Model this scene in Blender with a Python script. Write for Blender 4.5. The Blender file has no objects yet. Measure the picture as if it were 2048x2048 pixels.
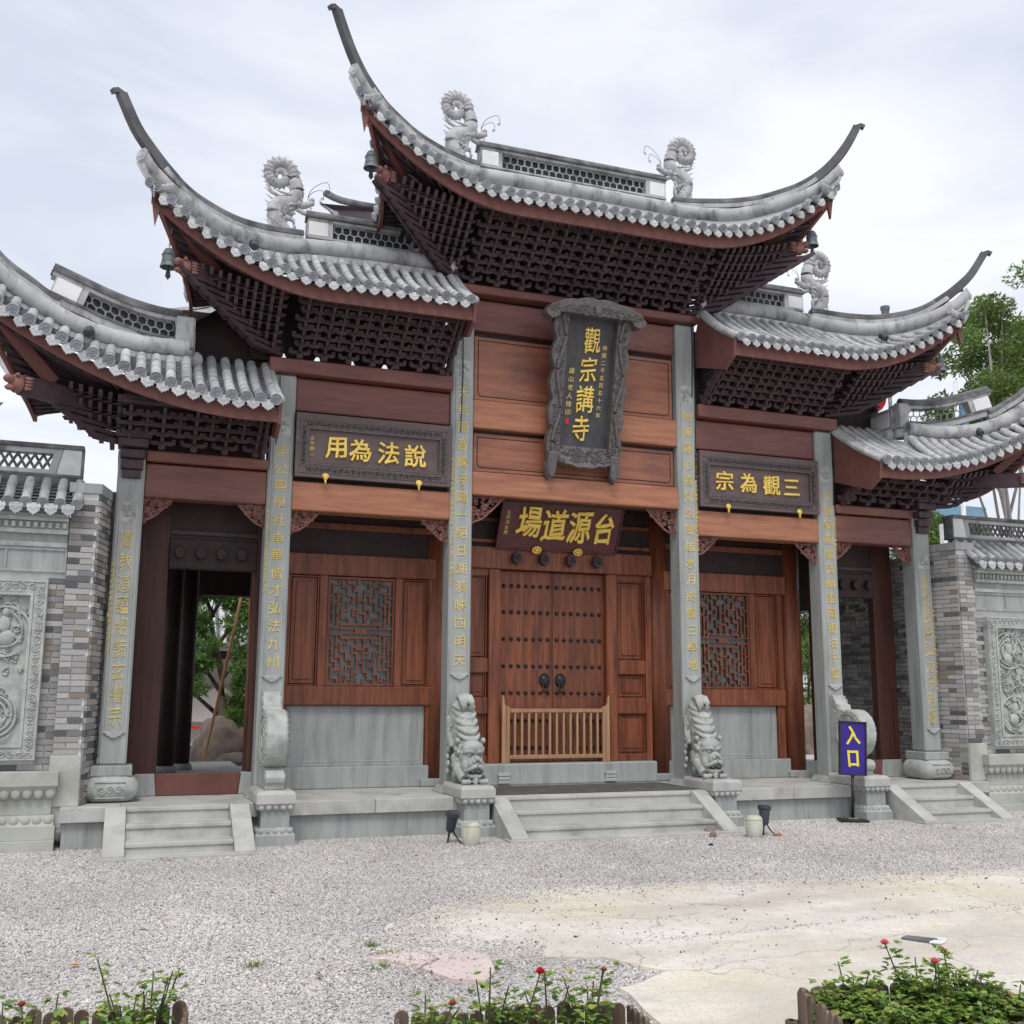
import bpy, bmesh, math, random
from math import sin, cos, pi, radians
from mathutils import Vector, Matrix, noise

random.seed(7)
scene = bpy.context.scene
COL = scene.collection
# ------------------------------------------------------------------ camera
CX, CY, CZ = -5.4666, -12.3661, 1.69
YAW, PITCH, ROLL, FPX = radians(20.14), radians(9.671), radians(0.342), 2120.0
_f = Vector((sin(YAW) * cos(PITCH), cos(YAW) * cos(PITCH), sin(PITCH)))
_r = Vector((cos(YAW), -sin(YAW), 0))
_u = _r.cross(_f)
_r2 = _r * cos(ROLL) + _u * sin(ROLL)
_u2 = _u * cos(ROLL) - _r * sin(ROLL)
cam_d = bpy.data.cameras.new('camera')
cam_d.sensor_width = 36.0
cam_d.lens = 36.0 * FPX / 2048.0
cam_d.clip_start = 0.05
cam_d.clip_end = 2000
cam = bpy.data.objects.new('camera', cam_d)
mw = Matrix.Identity(4)
for i in range(3):
    mw[i][0], mw[i][1], mw[i][2] = _r2[i], _u2[i], -_f[i]
mw[0][3], mw[1][3], mw[2][3] = CX, CY, CZ
cam.matrix_world = mw
COL.objects.link(cam)
scene.camera = cam
# ------------------------------------------------------------------ sky: bright overcast
SUN_EL, SUN_AZ = radians(58), radians(200)      # azimuth measured from +y clockwise: sun stands in front of the gate, a little left
world = bpy.data.worlds.new('World')
scene.world = world
world.use_nodes = True
wt = world.node_tree
wt.nodes.clear()
_out = wt.nodes.new('ShaderNodeOutputWorld')
_sky = wt.nodes.new('ShaderNodeTexSky')
_sky.sky_type = 'NISHITA'
_sky.sun_disc = False
_sky.sun_elevation = SUN_EL
_sky.sun_rotation = SUN_AZ
_bg1 = wt.nodes.new('ShaderNodeBackground')
_bg1.inputs['Strength'].default_value = 0.11
wt.links.new(_sky.outputs[0], _bg1.inputs['Color'])
_tc = wt.nodes.new('ShaderNodeTexCoord')
_mp = wt.nodes.new('ShaderNodeMapping')
_mp.inputs['Scale'].default_value = (1.1, 1.7, 3.6)
_mp.inputs['Rotation'].default_value = (0.2, 0.25, 0.3)
_n1 = wt.nodes.new('ShaderNodeTexNoise')
_n1.inputs['Scale'].default_value = 2.1
_n1.inputs['Detail'].default_value = 7
_n1.inputs['Roughness'].default_value = 0.52
_n1.inputs['Distortion'].default_value = 0.35
_cr = wt.nodes.new('ShaderNodeValToRGB')
_cr.color_ramp.elements[0].position = 0.36
_cr.color_ramp.elements[0].color = (0.585, 0.63, 0.725, 1)
_cr.color_ramp.elements[1].position = 0.62
_cr.color_ramp.elements[1].color = (0.835, 0.845, 0.89, 1)
_bg2 = wt.nodes.new('ShaderNodeBackground')
_bg2.inputs['Strength'].default_value = 1.0
_mx = wt.nodes.new('ShaderNodeMixShader')
_mx.inputs[0].default_value = 0.90
wt.links.new(_tc.outputs['Generated'], _mp.inputs[0])
wt.links.new(_mp.outputs[0], _n1.inputs['Vector'])
wt.links.new(_n1.outputs['Fac'], _cr.inputs[0])
wt.links.new(_cr.outputs[0], _bg2.inputs['Color'])
wt.links.new(_bg1.outputs[0], _mx.inputs[1])
wt.links.new(_bg2.outputs[0], _mx.inputs[2])
wt.links.new(_mx.outputs[0], _out.inputs[0])
# ------------------------------------------------------------------ sun behind cloud
sun_d = bpy.data.lights.new('sun', 'SUN')
sun_d.energy = 1.5
sun_d.angle = radians(24)
sun_d.color = (1.0, 0.965, 0.91)
sun = bpy.data.objects.new('sun', sun_d)
_sd = Vector((sin(SUN_AZ) * cos(SUN_EL), cos(SUN_AZ) * cos(SUN_EL), sin(SUN_EL)))
sun.rotation_euler = (-_sd).to_track_quat('-Z', 'Y').to_euler()
sun.location = (0, -20, 30)
COL.objects.link(sun)
vs = scene.view_settings
vs.view_transform = 'Standard'
vs.look = 'None'
vs.gamma = 1.0
vs.exposure = 0.36
vs.use_curve_mapping = False
scene.cycles.max_bounces = 7
scene.cycles.diffuse_bounces = 4

# ------------------------------------------------------------------ materials
def _nodes(name):
    m = bpy.data.materials.new(name)
    m.use_nodes = True
    nt = m.node_tree
    b = nt.nodes['Principled BSDF']
    return m, nt, b

def _ramp(nt, stops, interp='LINEAR'):
    r = nt.nodes.new('ShaderNodeValToRGB')
    r.color_ramp.interpolation = interp
    e = r.color_ramp.elements
    while len(e) < len(stops):
        e.new(0.5)
    for el, (p, c) in zip(e, stops):
        el.position = p
        el.color = (c[0], c[1], c[2], 1)
    return r

def mat(name, c1, c2, scale=3.0, stretch=(1, 1, 1), rough=0.7, bump=0.15, bscale=40.0, spec=0.3, metal=0.0,
        vary=0.0, stain=None, stain_scale=1.2, stain_stretch=(1, 1, 1), detail=6, lo=0.35, hi=0.68, bstretch=None):
    """c1/c2 mixed by a stretched noise; optional large stain colour; optional per-object brightness variation; fine bump."""
    m, nt, b = _nodes(name)
    L = nt.links.new
    tc = nt.nodes.new('ShaderNodeTexCoord')
    mp = nt.nodes.new('ShaderNodeMapping')
    mp.inputs['Scale'].default_value = stretch
    L(tc.outputs['Object'], mp.inputs[0])
    n = nt.nodes.new('ShaderNodeTexNoise')
    n.inputs['Scale'].default_value = scale
    n.inputs['Detail'].default_value = detail
    n.inputs['Roughness'].default_value = 0.6
    L(mp.outputs[0], n.inputs['Vector'])
    r = _ramp(nt, [(lo, c1), (hi, c2)])
    L(n.outputs['Fac'], r.inputs[0])
    col = r.outputs[0]
    if stain:
        mp2 = nt.nodes.new('ShaderNodeMapping')
        mp2.inputs['Scale'].default_value = stain_stretch
        mp2.inputs['Location'].default_value = (3.1, 7.7, 1.3)
        L(tc.outputs['Object'], mp2.inputs[0])
        n2 = nt.nodes.new('ShaderNodeTexNoise')
        n2.inputs['Scale'].default_value = stain_scale
        n2.inputs['Detail'].default_value = 8
        n2.inputs['Roughness'].default_value = 0.65
        L(mp2.outputs[0], n2.inputs['Vector'])
        r2 = _ramp(nt, [(0.50, (0, 0, 0)), (0.72, (1, 1, 1))])
        L(n2.outputs['Fac'], r2.inputs[0])
        mx = nt.nodes.new('ShaderNodeMix')
        mx.data_type = 'RGBA'
        L(r2.outputs[0], mx.inputs[0])
        L(col, mx.inputs[6])
        mx.inputs[7].default_value = (*stain, 1)
        col = mx.outputs[2]
    if vary:
        oi = nt.nodes.new('ShaderNodeObjectInfo')
        mr = nt.nodes.new('ShaderNodeMapRange')
        mr.inputs[3].default_value = 1 - vary
        mr.inputs[4].default_value = 1 + vary
        L(oi.outputs['Random'], mr.inputs[0])
        hs = nt.nodes.new('ShaderNodeHueSaturation')
        L(mr.outputs[0], hs.inputs['Value'])
        L(col, hs.inputs['Color'])
        col = hs.outputs[0]
    L(col, b.inputs['Base Color'])
    b.inputs['Roughness'].default_value = rough
    b.inputs['Specular IOR Level'].default_value = spec
    b.inputs['Metallic'].default_value = metal
    if bump:
        n3 = nt.nodes.new('ShaderNodeTexNoise')
        n3.inputs['Scale'].default_value = bscale
        n3.inputs['Detail'].default_value = 4
        if bstretch:
            mp3 = nt.nodes.new('ShaderNodeMapping')
            mp3.inputs['Scale'].default_value = bstretch
            L(tc.outputs['Object'], mp3.inputs[0])
            L(mp3.outputs[0], n3.inputs['Vector'])
        else:
            L(tc.outputs['Object'], n3.inputs['Vector'])
        bp = nt.nodes.new('ShaderNodeBump')
        bp.inputs['Strength'].default_value = bump
        bp.inputs['Distance'].default_value = 0.01
        L(n3.outputs['Fac'], bp.inputs['Height'])
        L(bp.outputs[0], b.inputs['Normal'])
    return m

def rnd_mat(name, stops, rough=0.85, bump=0.3, bscale=60, noise_amt=0.25, nscale=30, spec=0.25):
    """colour picked by object random + island random (bricks, stones, slats)"""
    m, nt, b = _nodes(name)
    L = nt.links.new
    oi = nt.nodes.new('ShaderNodeObjectInfo')
    ge = nt.nodes.new('ShaderNodeNewGeometry')
    ad = nt.nodes.new('ShaderNodeMath')
    ad.operation = 'ADD'
    L(oi.outputs['Random'], ad.inputs[0])
    L(ge.outputs['Random Per Island'], ad.inputs[1])
    fr = nt.nodes.new('ShaderNodeMath')
    fr.operation = 'FRACT'
    L(ad.outputs[0], fr.inputs[0])
    r = _ramp(nt, stops)
    L(fr.outputs[0], r.inputs[0])
    tc = nt.nodes.new('ShaderNodeTexCoord')
    n = nt.nodes.new('ShaderNodeTexNoise')
    n.inputs['Scale'].default_value = nscale
    n.inputs['Detail'].default_value = 5
    L(tc.outputs['Object'], n.inputs['Vector'])
    mr = nt.nodes.new('ShaderNodeMapRange')
    mr.inputs[1].default_value = 0.3
    mr.inputs[2].default_value = 0.7
    mr.inputs[3].default_value = 1 - noise_amt
    mr.inputs[4].default_value = 1 + noise_amt
    L(n.outputs['Fac'], mr.inputs[0])
    hs = nt.nodes.new('ShaderNodeHueSaturation')
    L(mr.outputs[0], hs.inputs['Value'])
    L(r.outputs[0], hs.inputs['Color'])
    L(hs.outputs[0], b.inputs['Base Color'])
    b.inputs['Roughness'].default_value = rough
    b.inputs['Specular IOR Level'].default_value = spec
    if bump:
        n3 = nt.nodes.new('ShaderNodeTexNoise')
        n3.inputs['Scale'].default_value = bscale
        L(tc.outputs['Object'], n3.inputs['Vector'])
        bp = nt.nodes.new('ShaderNodeBump')
        bp.inputs['Strength'].default_value = bump
        bp.inputs['Distance'].default_value = 0.005
        L(n3.outputs['Fac'], bp.inputs['Height'])
        L(bp.outputs[0], b.inputs['Normal'])
    return m

WOODC = ((0.150, 0.043, 0.020), (0.27, 0.086, 0.038))
MT = {}
MT['stone'] = mat('grey_stone', (0.315, 0.335, 0.325), (0.395, 0.415, 0.40), 2.2, (3, 3, 0.5), 0.75, 0.12, 90, 0.25, stain=(0.235, 0.25, 0.24), stain_scale=2.6, stain_stretch=(4, 4, .35))
MT['stone_side'] = MT['stone']
MT['stone_light'] = mat('pale_step_stone', (0.42, 0.42, 0.395), (0.52, 0.515, 0.485), 2.5, (1, 1, 1), 0.8, 0.15, 80, 0.2, stain=(0.30, 0.295, 0.27), stain_scale=2.2, vary=0.05)
MT['stone_carved'] = mat('carved_grey_stone', (0.36, 0.375, 0.355), (0.49, 0.505, 0.48), 9, (1, 1, 1), 0.8, 0.35, 60, 0.2, stain=(0.25, 0.26, 0.25), stain_scale=4)
MT['stone_old'] = mat('mossy_base_stone', (0.40, 0.41, 0.37), (0.50, 0.51, 0.46), 2.0, (1, 1, 1), 0.85, 0.2, 70, 0.2, stain=(0.33, 0.33, 0.28), stain_scale=2.2)
MT['stool'] = mat('lichen_stone', (0.50, 0.50, 0.40), (0.62, 0.62, 0.54), 7, (1, 1, .5), 0.9, 0.3, 50, 0.15, stain=(0.22, 0.23, 0.17), stain_scale=5, stain_stretch=(1, 1, .4))
MT['wood_h'] = mat('red_brown_beam_wood', (0.135, 0.050, 0.042), (0.20, 0.075, 0.058), 2.4, (0.8, 8, 8), 0.42, 0.08, 30, 0.45, bstretch=(.6, 8, 8), stain=(0.24, 0.092, 0.058), stain_scale=1.2, stain_stretch=(.7, 2, 3))
MT['wood_v'] = mat('red_brown_door_wood', *WOODC, 2.4, (9, 9, 0.5), 0.45, 0.12, 30, 0.4, bstretch=(9, 9, .6), vary=.14, stain=(0.085, 0.024, 0.014), stain_scale=2.6, stain_stretch=(3, 3, .45))
MT['wood_mid'] = mat('russet_panel_wood', (0.21, 0.076, 0.045), (0.34, 0.134, 0.072), 2.2, (0.7, 8, 8), 0.40, 0.1, 30, 0.5, bstretch=(.6, 8, 8), stain=(0.145, 0.050, 0.042), stain_scale=1.1, stain_stretch=(.8, 2, 2.5), vary=.08)  # warmer and brighter: light reflected onto the central panels put into the colour
MT['wood_warm'] = mat('warm_beam_wood', (0.31, 0.120, 0.062), (0.43, 0.182, 0.095), 2.0, (0.8, 9, 9), 0.38, 0.08, 30, 0.5, bstretch=(.6, 8, 8), stain=(0.22, 0.075, 0.045), stain_scale=1.4, stain_stretch=(.5, 2, 5))
MT['wood_jamb'] = mat('shade_darkened_jamb_wood', (0.045, 0.018, 0.014), (0.080, 0.029, 0.020), 2.4, (9, 9, 0.5), 0.5, 0.1, 30, 0.35, bstretch=(9, 9, .6))  # same wood as the door, with the passage shade put into its colour
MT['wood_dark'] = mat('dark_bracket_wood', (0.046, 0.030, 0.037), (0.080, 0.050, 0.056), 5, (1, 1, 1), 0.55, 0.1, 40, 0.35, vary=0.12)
MT['wood_deep'] = mat('deep_shadow_wood', (0.030, 0.019, 0.020), (0.050, 0.028, 0.027), 3, (2, 2, 2), 0.6, 0.1, 30, 0.3)  # wood darkened so its colour carries the shade of recesses and passages
MT['fascia'] = mat('painted_fascia_board', (0.140, 0.058, 0.050), (0.185, 0.078, 0.066), 2.0, (2, 2, 2), 0.6, 0.06, 30, 0.3)
MT['wood_raw'] = mat('pale_fence_wood', (0.33, 0.185, 0.105), (0.45, 0.27, 0.155), 3, (8, 8, .6), 0.6, 0.1, 40, 0.25, vary=0.12)
MT['carve'] = mat('carved_red_wood', (0.17, 0.075, 0.062), (0.30, 0.15, 0.125), 16, (1, 1, 1), 0.6, 0.4, 60, 0.3)
MT['tile'] = mat('weathered_roof_tile', (0.54, 0.54, 0.54), (0.36, 0.365, 0.375), 4.0, (1, 1, 1), 0.85, 0.35, 60, 0.2, vary=0.16, stain=(0.20, 0.20, 0.21), stain_scale=4.0)
MT['disc'] = mat('grey_tile_end', (0.20, 0.215, 0.24), (0.34, 0.355, 0.375), 30, (1, 1, 1), 0.85, 0.6, 90, 0.2, vary=0.14)
MT['pan'] = mat('dark_pan_tile', (0.10, 0.105, 0.11), (0.22, 0.225, 0.23), 6, (1, 1, 1), 0.9, 0.3, 60, 0.2)
MT['ridge'] = mat('weathered_ridge_plaster', (0.38, 0.38, 0.385), (0.52, 0.52, 0.52), 2.5, (1, 1, 1), 0.85, 0.2, 50, 0.2, stain=(0.10, 0.10, 0.105), stain_scale=3.6, stain_stretch=(1.3, 1, .6))
MT['ridge_dark'] = mat('blackened_ridge_cap', (0.085, 0.085, 0.09), (0.25, 0.25, 0.25), 4.5, (1, 1, 1), 0.9, 0.25, 50, 0.2)
MT['tip'] = mat('blackened_horn_tip', (0.085, 0.085, 0.095), (0.15, 0.15, 0.16), 4, (1, 1, 1), 0.8, 0.2, 50, 0.25)
MT['white'] = mat('white_lime_plaster', (0.72, 0.72, 0.72), (0.83, 0.83, 0.83), 2.5, (1, 1, 1), 0.85, 0.1, 40, 0.2, stain=(0.60, 0.60, 0.59), stain_scale=2.5)
MT['dragon'] = mat('pale_dragon_clay', (0.40, 0.40, 0.41), (0.58, 0.58, 0.58), 8, (1, 1, 1), 0.85, 0.5, 70, 0.2, stain=(0.28, 0.28, 0.29), stain_scale=6)
MT['gold'] = mat('gold_leaf_lettering', (0.78, 0.52, 0.08), (0.92, 0.70, 0.20), 12, (1, 1, 1), 0.38, 0.15, 60, 0.5, metal=0.35)
MT['gold_dull'] = mat('dull_gilt_lettering', (0.62, 0.45, 0.11), (0.80, 0.63, 0.24), 14, (1, 1, 1), 0.5, 0.1, 60, 0.4, metal=0.1)
MT['plaque'] = mat('dark_plaque_board', (0.045, 0.045, 0.05), (0.075, 0.075, 0.08), 3, (3, 3, .8), 0.45, 0.08, 30, 0.4)
MT['plaque2'] = mat('purple_brown_plaque_board', (0.105, 0.072, 0.072), (0.15, 0.105, 0.10), 3, (.8, 3, 3), 0.5, 0.08, 30, 0.4)
MT['plaque_frame'] = mat('carved_black_frame', (0.075, 0.065, 0.065), (0.15, 0.13, 0.13), 22, (1, 1, 1), 0.45, 0.7, 45, 0.5)
MT['maroon'] = mat('maroon_lacquer', (0.085, 0.022, 0.024), (0.115, 0.03, 0.032), 3, (1, 1, 1), 0.4, 0.03, 20, 0.5)
MT['iron'] = mat('black_iron', (0.02, 0.02, 0.022), (0.045, 0.045, 0.05), 10, (1, 1, 1), 0.42, 0.2, 60, 0.5, metal=0.4)
MT['black'] = mat('black_paint', (0.015, 0.015, 0.018), (0.03, 0.03, 0.035), 6, (1, 1, 1), 0.5, 0.1, 40, 0.4)
MT['bell'] = mat('grey_bronze_bell', (0.12, 0.14, 0.15), (0.22, 0.25, 0.26), 10, (1, 1, 1), 0.55, 0.2, 60, 0.4, metal=0.3)
MT['blue'] = mat('royal_blue_sign_paint', (0.030, 0.018, 0.21), (0.045, 0.026, 0.27), 4, (1, 1, 1), 0.55, 0.03, 30, 0.3)
MT['yellow'] = mat('yellow_tape_lettering', (0.80, 0.66, 0.03), (0.88, 0.75, 0.06), 8, (1, 1, 1), 0.6, 0.05, 30, 0.3)
MT['mat'] = mat('dark_rubber_matting', (0.085, 0.08, 0.08), (0.14, 0.13, 0.13), 8, (1, 1, 1), 0.9, 0.5, 120, 0.2)
MT['red'] = mat('bright_red_enamel', (0.55, 0.015, 0.02), (0.66, 0.03, 0.03), 4, (1, 1, 1), 0.5, 0.05, 30, 0.4)
MT['glass'] = mat('grey_window_backing', (0.075, 0.095, 0.10), (0.125, 0.15, 0.155), 2, (1, 1, 1), 0.35, 0.02, 20, 0.5)
MT['rock'] = mat('brown_boulder', (0.20, 0.155, 0.13), (0.36, 0.29, 0.25), 3, (1, 1, 1), 0.9, 0.6, 25, 0.2, stain=(0.10, 0.08, 0.07), stain_scale=1.8)
MT['bark'] = mat('tree_bark', (0.10, 0.075, 0.06), (0.20, 0.155, 0.125), 9, (1, 1, .4), 0.9, 0.6, 30, 0.15)
MT['bark_pale'] = mat('pale_bark', (0.26, 0.24, 0.22), (0.40, 0.37, 0.34), 6, (1, 1, .4), 0.9, 0.5, 30, 0.15)
MT['pole'] = mat('orange_bamboo_pole', (0.42, 0.20, 0.10), (0.56, 0.29, 0.16), 5, (1, 1, .4), 0.6, 0.1, 40, 0.3)
MT['paving'] = mat('courtyard_paving', (0.46, 0.43, 0.39), (0.56, 0.53, 0.49), 2, (1, 1, 1), 0.85, 0.2, 40, 0.2)
MT['slat'] = mat('weathered_planter_wood', (0.11, 0.078, 0.058), (0.26, 0.19, 0.145), 3, (10, 10, .7), 0.8, 0.3, 30, 0.2, bstretch=(12, 12, .7), vary=0.25)
MT['soil'] = mat('dark_soil', (0.03, 0.022, 0.016), (0.07, 0.05, 0.035), 20, (1, 1, 1), 0.95, 0.8, 60, 0.1)
MT['stem'] = mat('rose_stem', (0.06, 0.07, 0.03), (0.11, 0.12, 0.05), 10, (1, 1, .4), 0.7, 0.1, 40, 0.3)
MT['rose'] = mat('red_petal', (0.50, 0.012, 0.03), (0.62, 0.03, 0.06), 10, (1, 1, 1), 0.6, 0.1, 40, 0.3)
MT['rose_pink'] = mat('pink_petal', (0.72, 0.13, 0.17), (0.80, 0.24, 0.26), 10, (1, 1, 1), 0.6, 0.1, 40, 0.3)
MT['rose_rust'] = mat('withered_rust_petal', (0.36, 0.11, 0.06), (0.50, 0.20, 0.12), 12, (1, 1, 1), 0.7, 0.1, 40, 0.2)
MT['yellow_wall'] = mat('ochre_wall', (0.62, 0.45, 0.16), (0.72, 0.54, 0.22), 2, (1, 1, 1), 0.85, 0.1, 30, 0.2)
MT['plastic'] = mat('dark_blue_grey_plastic', (0.035, 0.045, 0.055), (0.06, 0.07, 0.085), 6, (1, 1, 1), 0.45, 0.05, 30, 0.4)
MT['mortar'] = mat('white_mortar', (0.66, 0.66, 0.65), (0.78, 0.78, 0.77), 8, (1, 1, 1), 0.95, 0.3, 60, 0.1)
MT['brick'] = rnd_mat('old_grey_brick', [(0.0, (0.09, 0.09, 0.095)), (0.10, (0.15, 0.15, 0.155)), (0.18, (0.28, 0.275, 0.27)), (0.55, (0.38, 0.37, 0.36)), (0.80, (0.45, 0.435, 0.415)), (0.92, (0.26, 0.225, 0.19)), (0.96, (0.25, 0.205, 0.16)), (1.0, (0.19, 0.19, 0.20))], noise_amt=.3, nscale=18)
MT['gravel'] = rnd_mat('grey_gravel', [(0.0, (0.14, 0.13, 0.125)), (0.05, (0.34, 0.315, 0.295)), (0.2, (0.52, 0.49, 0.465)), (0.62, (0.63, 0.595, 0.565)), (1.0, (0.76, 0.725, 0.69))], noise_amt=.15, bump=0.2)
def weather(m, lo=.72, hi=1.08, scale=.55):
    """large soft patches (dust, damp, wear) that lie on the ground in world space"""
    nt = m.node_tree
    b = nt.nodes['Principled BSDF']
    src = b.inputs['Base Color'].links[0].from_socket
    ge = nt.nodes.new('ShaderNodeNewGeometry')
    n = nt.nodes.new('ShaderNodeTexNoise')
    n.inputs['Scale'].default_value = scale
    n.inputs['Detail'].default_value = 7
    n.inputs['Roughness'].default_value = .62
    nt.links.new(ge.outputs['Position'], n.inputs['Vector'])
    mr = nt.nodes.new('ShaderNodeMapRange')
    mr.inputs[1].default_value, mr.inputs[2].default_value = .34, .66
    mr.inputs[3].default_value, mr.inputs[4].default_value = lo, hi
    nt.links.new(n.outputs['Fac'], mr.inputs[0])
    hs = nt.nodes.new('ShaderNodeHueSaturation')
    nt.links.new(mr.outputs[0], hs.inputs['Value'])
    nt.links.new(src, hs.inputs['Color'])
    nt.links.new(hs.outputs[0], b.inputs['Base Color'])
weather(MT['gravel'], .80, 1.04)
MT['leaf_fall'] = rnd_mat('fallen_leaf', [(0, (0.42, 0.20, 0.08)), (0.5, (0.55, 0.34, 0.16)), (1, (0.45, 0.14, 0.08))])

def leaf_mat(name, cols, trans=0.35, rough=0.5):
    m, nt, b = _nodes(name)
    L = nt.links.new
    ge = nt.nodes.new('ShaderNodeNewGeometry')
    r = _ramp(nt, [(i / (len(cols) - 1), c) for i, c in enumerate(cols)])
    L(ge.outputs['Random Per Island'], r.inputs[0])
    L(r.outputs[0], b.inputs['Base Color'])
    b.inputs['Roughness'].default_value = rough
    b.inputs['Specular IOR Level'].default_value = 0.35
    tr = nt.nodes.new('ShaderNodeBsdfTranslucent')
    L(r.outputs[0], tr.inputs['Color'])
    mx = nt.nodes.new('ShaderNodeMixShader')
    mx.inputs[0].default_value = trans
    L(b.outputs[0], mx.inputs[1])
    L(tr.outputs[0], mx.inputs[2])
    L(mx.outputs[0], nt.nodes['Material Output'].inputs[0])
    return m
MT['leaf'] = leaf_mat('rose_leaf', [(0.085, 0.16, 0.04), (0.14, 0.25, 0.055), (0.20, 0.35, 0.07), (0.31, 0.44, 0.09), (0.48, 0.46, 0.11)])
MT['pine'] = leaf_mat('pine_needle', [(0.10, 0.19, 0.06), (0.16, 0.29, 0.085), (0.24, 0.40, 0.12), (0.31, 0.47, 0.15)], 0.45)
MT['foliage'] = leaf_mat('tree_leaf', [(0.075, 0.115, 0.045), (0.11, 0.175, 0.05), (0.16, 0.26, 0.055), (0.24, 0.36, 0.08), (0.17, 0.185, 0.12)], 0.4)
MT['grass'] = leaf_mat('grass_blade', [(0.10, 0.18, 0.04), (0.20, 0.30, 0.07), (0.34, 0.36, 0.12)], 0.35)

# ------------------------------------------------------------------ mesh helpers
class MB:
    def __init__(s):
        s.v, s.f = [], []
    def add(s, vs_, fs_):
        n = len(s.v)
        s.v += [tuple(v) for v in vs_]
        s.f += [tuple(i + n for i in f) for f in fs_]
        return s
    def box(s, x0, x1, y0, y1, z0, z1):
        if x0 > x1: x0, x1 = x1, x0
        if y0 > y1: y0, y1 = y1, y0
        return s.hexa([(x0, y0, z0), (x1, y0, z0), (x1, y1, z0), (x0, y1, z0), (x0, y0, z1), (x1, y0, z1), (x1, y1, z1), (x0, y1, z1)])
    def hexa(s, p):
        return s.add(p, [(0, 3, 2, 1), (4, 5, 6, 7), (0, 1, 5, 4), (1, 2, 6, 5), (2, 3, 7, 6), (3, 0, 4, 7)])
    def prism(s, poly, a0, a1, axis='y'):
        """poly of 2-D points: axis y -> (x,z), axis x -> (y,z), axis z -> (x,y)"""
        def P(u, v, w):
            return (u, w, v) if axis == 'y' else ((w, u, v) if axis == 'x' else (u, v, w))
        n = len(poly)
        vs_ = [P(u, v, a0) for u, v in poly] + [P(u, v, a1) for u, v in poly]
        fs_ = [tuple(range(n)), tuple(range(2 * n - 1, n - 1, -1))] + [(i, n + i, n + (i + 1) % n, (i + 1) % n) for i in range(n)]
        return s.add(vs_, fs_)
    def grid(s, rows, close=False):
        m = len(rows[0])
        vs_ = [p for r in rows for p in r]
        fs_ = []
        for i in range(len(rows) - 1):
            for j in range(m - 1 if not close else m):
                k = (j + 1) % m
                fs_.append((i * m + j, i * m + k, (i + 1) * m + k, (i + 1) * m + j))
        return s.add(vs_, fs_)
    def sweep(s, path, prof, up=(0, 0, 1), cap=True):
        """closed profile [(side, up)] swept along a 3-D path; prof may be a function of the path fraction"""
        path = [Vector(p) for p in path]
        up = Vector(up)
        n = len(path)
        rows = []
        for i, p in enumerate(path):
            t = (path[min(i + 1, n - 1)] - path[max(i - 1, 0)])
            t = t.normalized() if t.length > 1e-9 else Vector((1, 0, 0))
            lat = t.cross(up)
            if lat.length < 1e-4:
                lat = t.cross(Vector((0, 1, 0)))
            lat.normalize()
            u2 = lat.cross(t)
            pr = prof(i / max(1, n - 1)) if callable(prof) else prof
            rows.append([p + lat * a + u2 * b for a, b in pr])
        m = len(rows[0])
        base = len(s.v)
        s.grid(rows, close=True)
        if cap:
            s.f.append(tuple(base + j for j in range(m - 1, -1, -1)))
            s.f.append(tuple(base + (n - 1) * m + j for j in range(m)))
        return s
    def tube(s, path, r, n=8, cap=True, sy=1.0):
        def pr(t):
            rr = r(t) if callable(r) else (r if not isinstance(r, (list, tuple)) else r[min(len(r) - 1, int(round(t * (len(r) - 1))))])
            return [(cos(2 * pi * k / n) * rr * sy, sin(2 * pi * k / n) * rr) for k in range(n)]
        return s.sweep(path, pr, cap=cap)
    def lathe(s, prof, cx=0, cy=0, n=20, sq=None):
        rows = []
        for r, z in prof:
            row = []
            for k in range(n):
                a = 2 * pi * (k + .5) / n
                rr = r
                if sq:
                    rr = r / ((abs(cos(a)) ** sq + abs(sin(a)) ** sq) ** (1 / sq))
                row.append((cx + cos(a) * rr, cy + sin(a) * rr, z))
            rows.append(row)
        b = len(s.v)
        s.grid(rows, close=True)
        s.f.append(tuple(b + j for j in range(n - 1, -1, -1)))
        s.f.append(tuple(b + (len(rows) - 1) * n + j for j in range(n)))
        return s
    def ball(s, c, r, nu=10, nv=7, rot=None):
        r = (r, r, r) if not isinstance(r, (tuple, list)) else r
        rows = []
        for i in range(nv + 1):
            ph = -pi / 2 + pi * i / nv
            ph = max(-pi / 2 + .03, min(pi / 2 - .03, ph))
            row = []
            for k in range(nu):
                a = 2 * pi * k / nu
                p = Vector((cos(ph) * cos(a) * r[0], cos(ph) * sin(a) * r[1], sin(ph) * r[2]))
                if rot: p = rot @ p
                row.append((c[0] + p.x, c[1] + p.y, c[2] + p.z))
            rows.append(row)
        b = len(s.v)
        s.grid(rows, close=True)
        s.f.append(tuple(b + j for j in range(nu - 1, -1, -1)))
        s.f.append(tuple(b + nv * nu + j for j in range(nu)))
        return s
    def mirror_x(s):
        m = MB()
        m.v = [(-x, y, z) for x, y, z in s.v]
        m.f = [tuple(reversed(f)) for f in s.f]
        return m
    def moved(s, dx=0, dy=0, dz=0, M=None):
        m = MB()
        for v in s.v:
            p = Vector(v)
            if M is not None: p = M @ p
            m.v.append((p.x + dx, p.y + dy, p.z + dz))
        m.f = list(s.f)
        return m
    def join(s, o):
        return s.add(o.v, o.f)
    def mesh(s, name, material, smooth=False):
        me = bpy.data.meshes.new(name)
        me.from_pydata(s.v, [], s.f)
        if smooth:
            me.polygons.foreach_set('use_smooth', [True] * len(me.polygons))
        me.materials.append(MT[material] if isinstance(material, str) else material)
        return me
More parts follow.
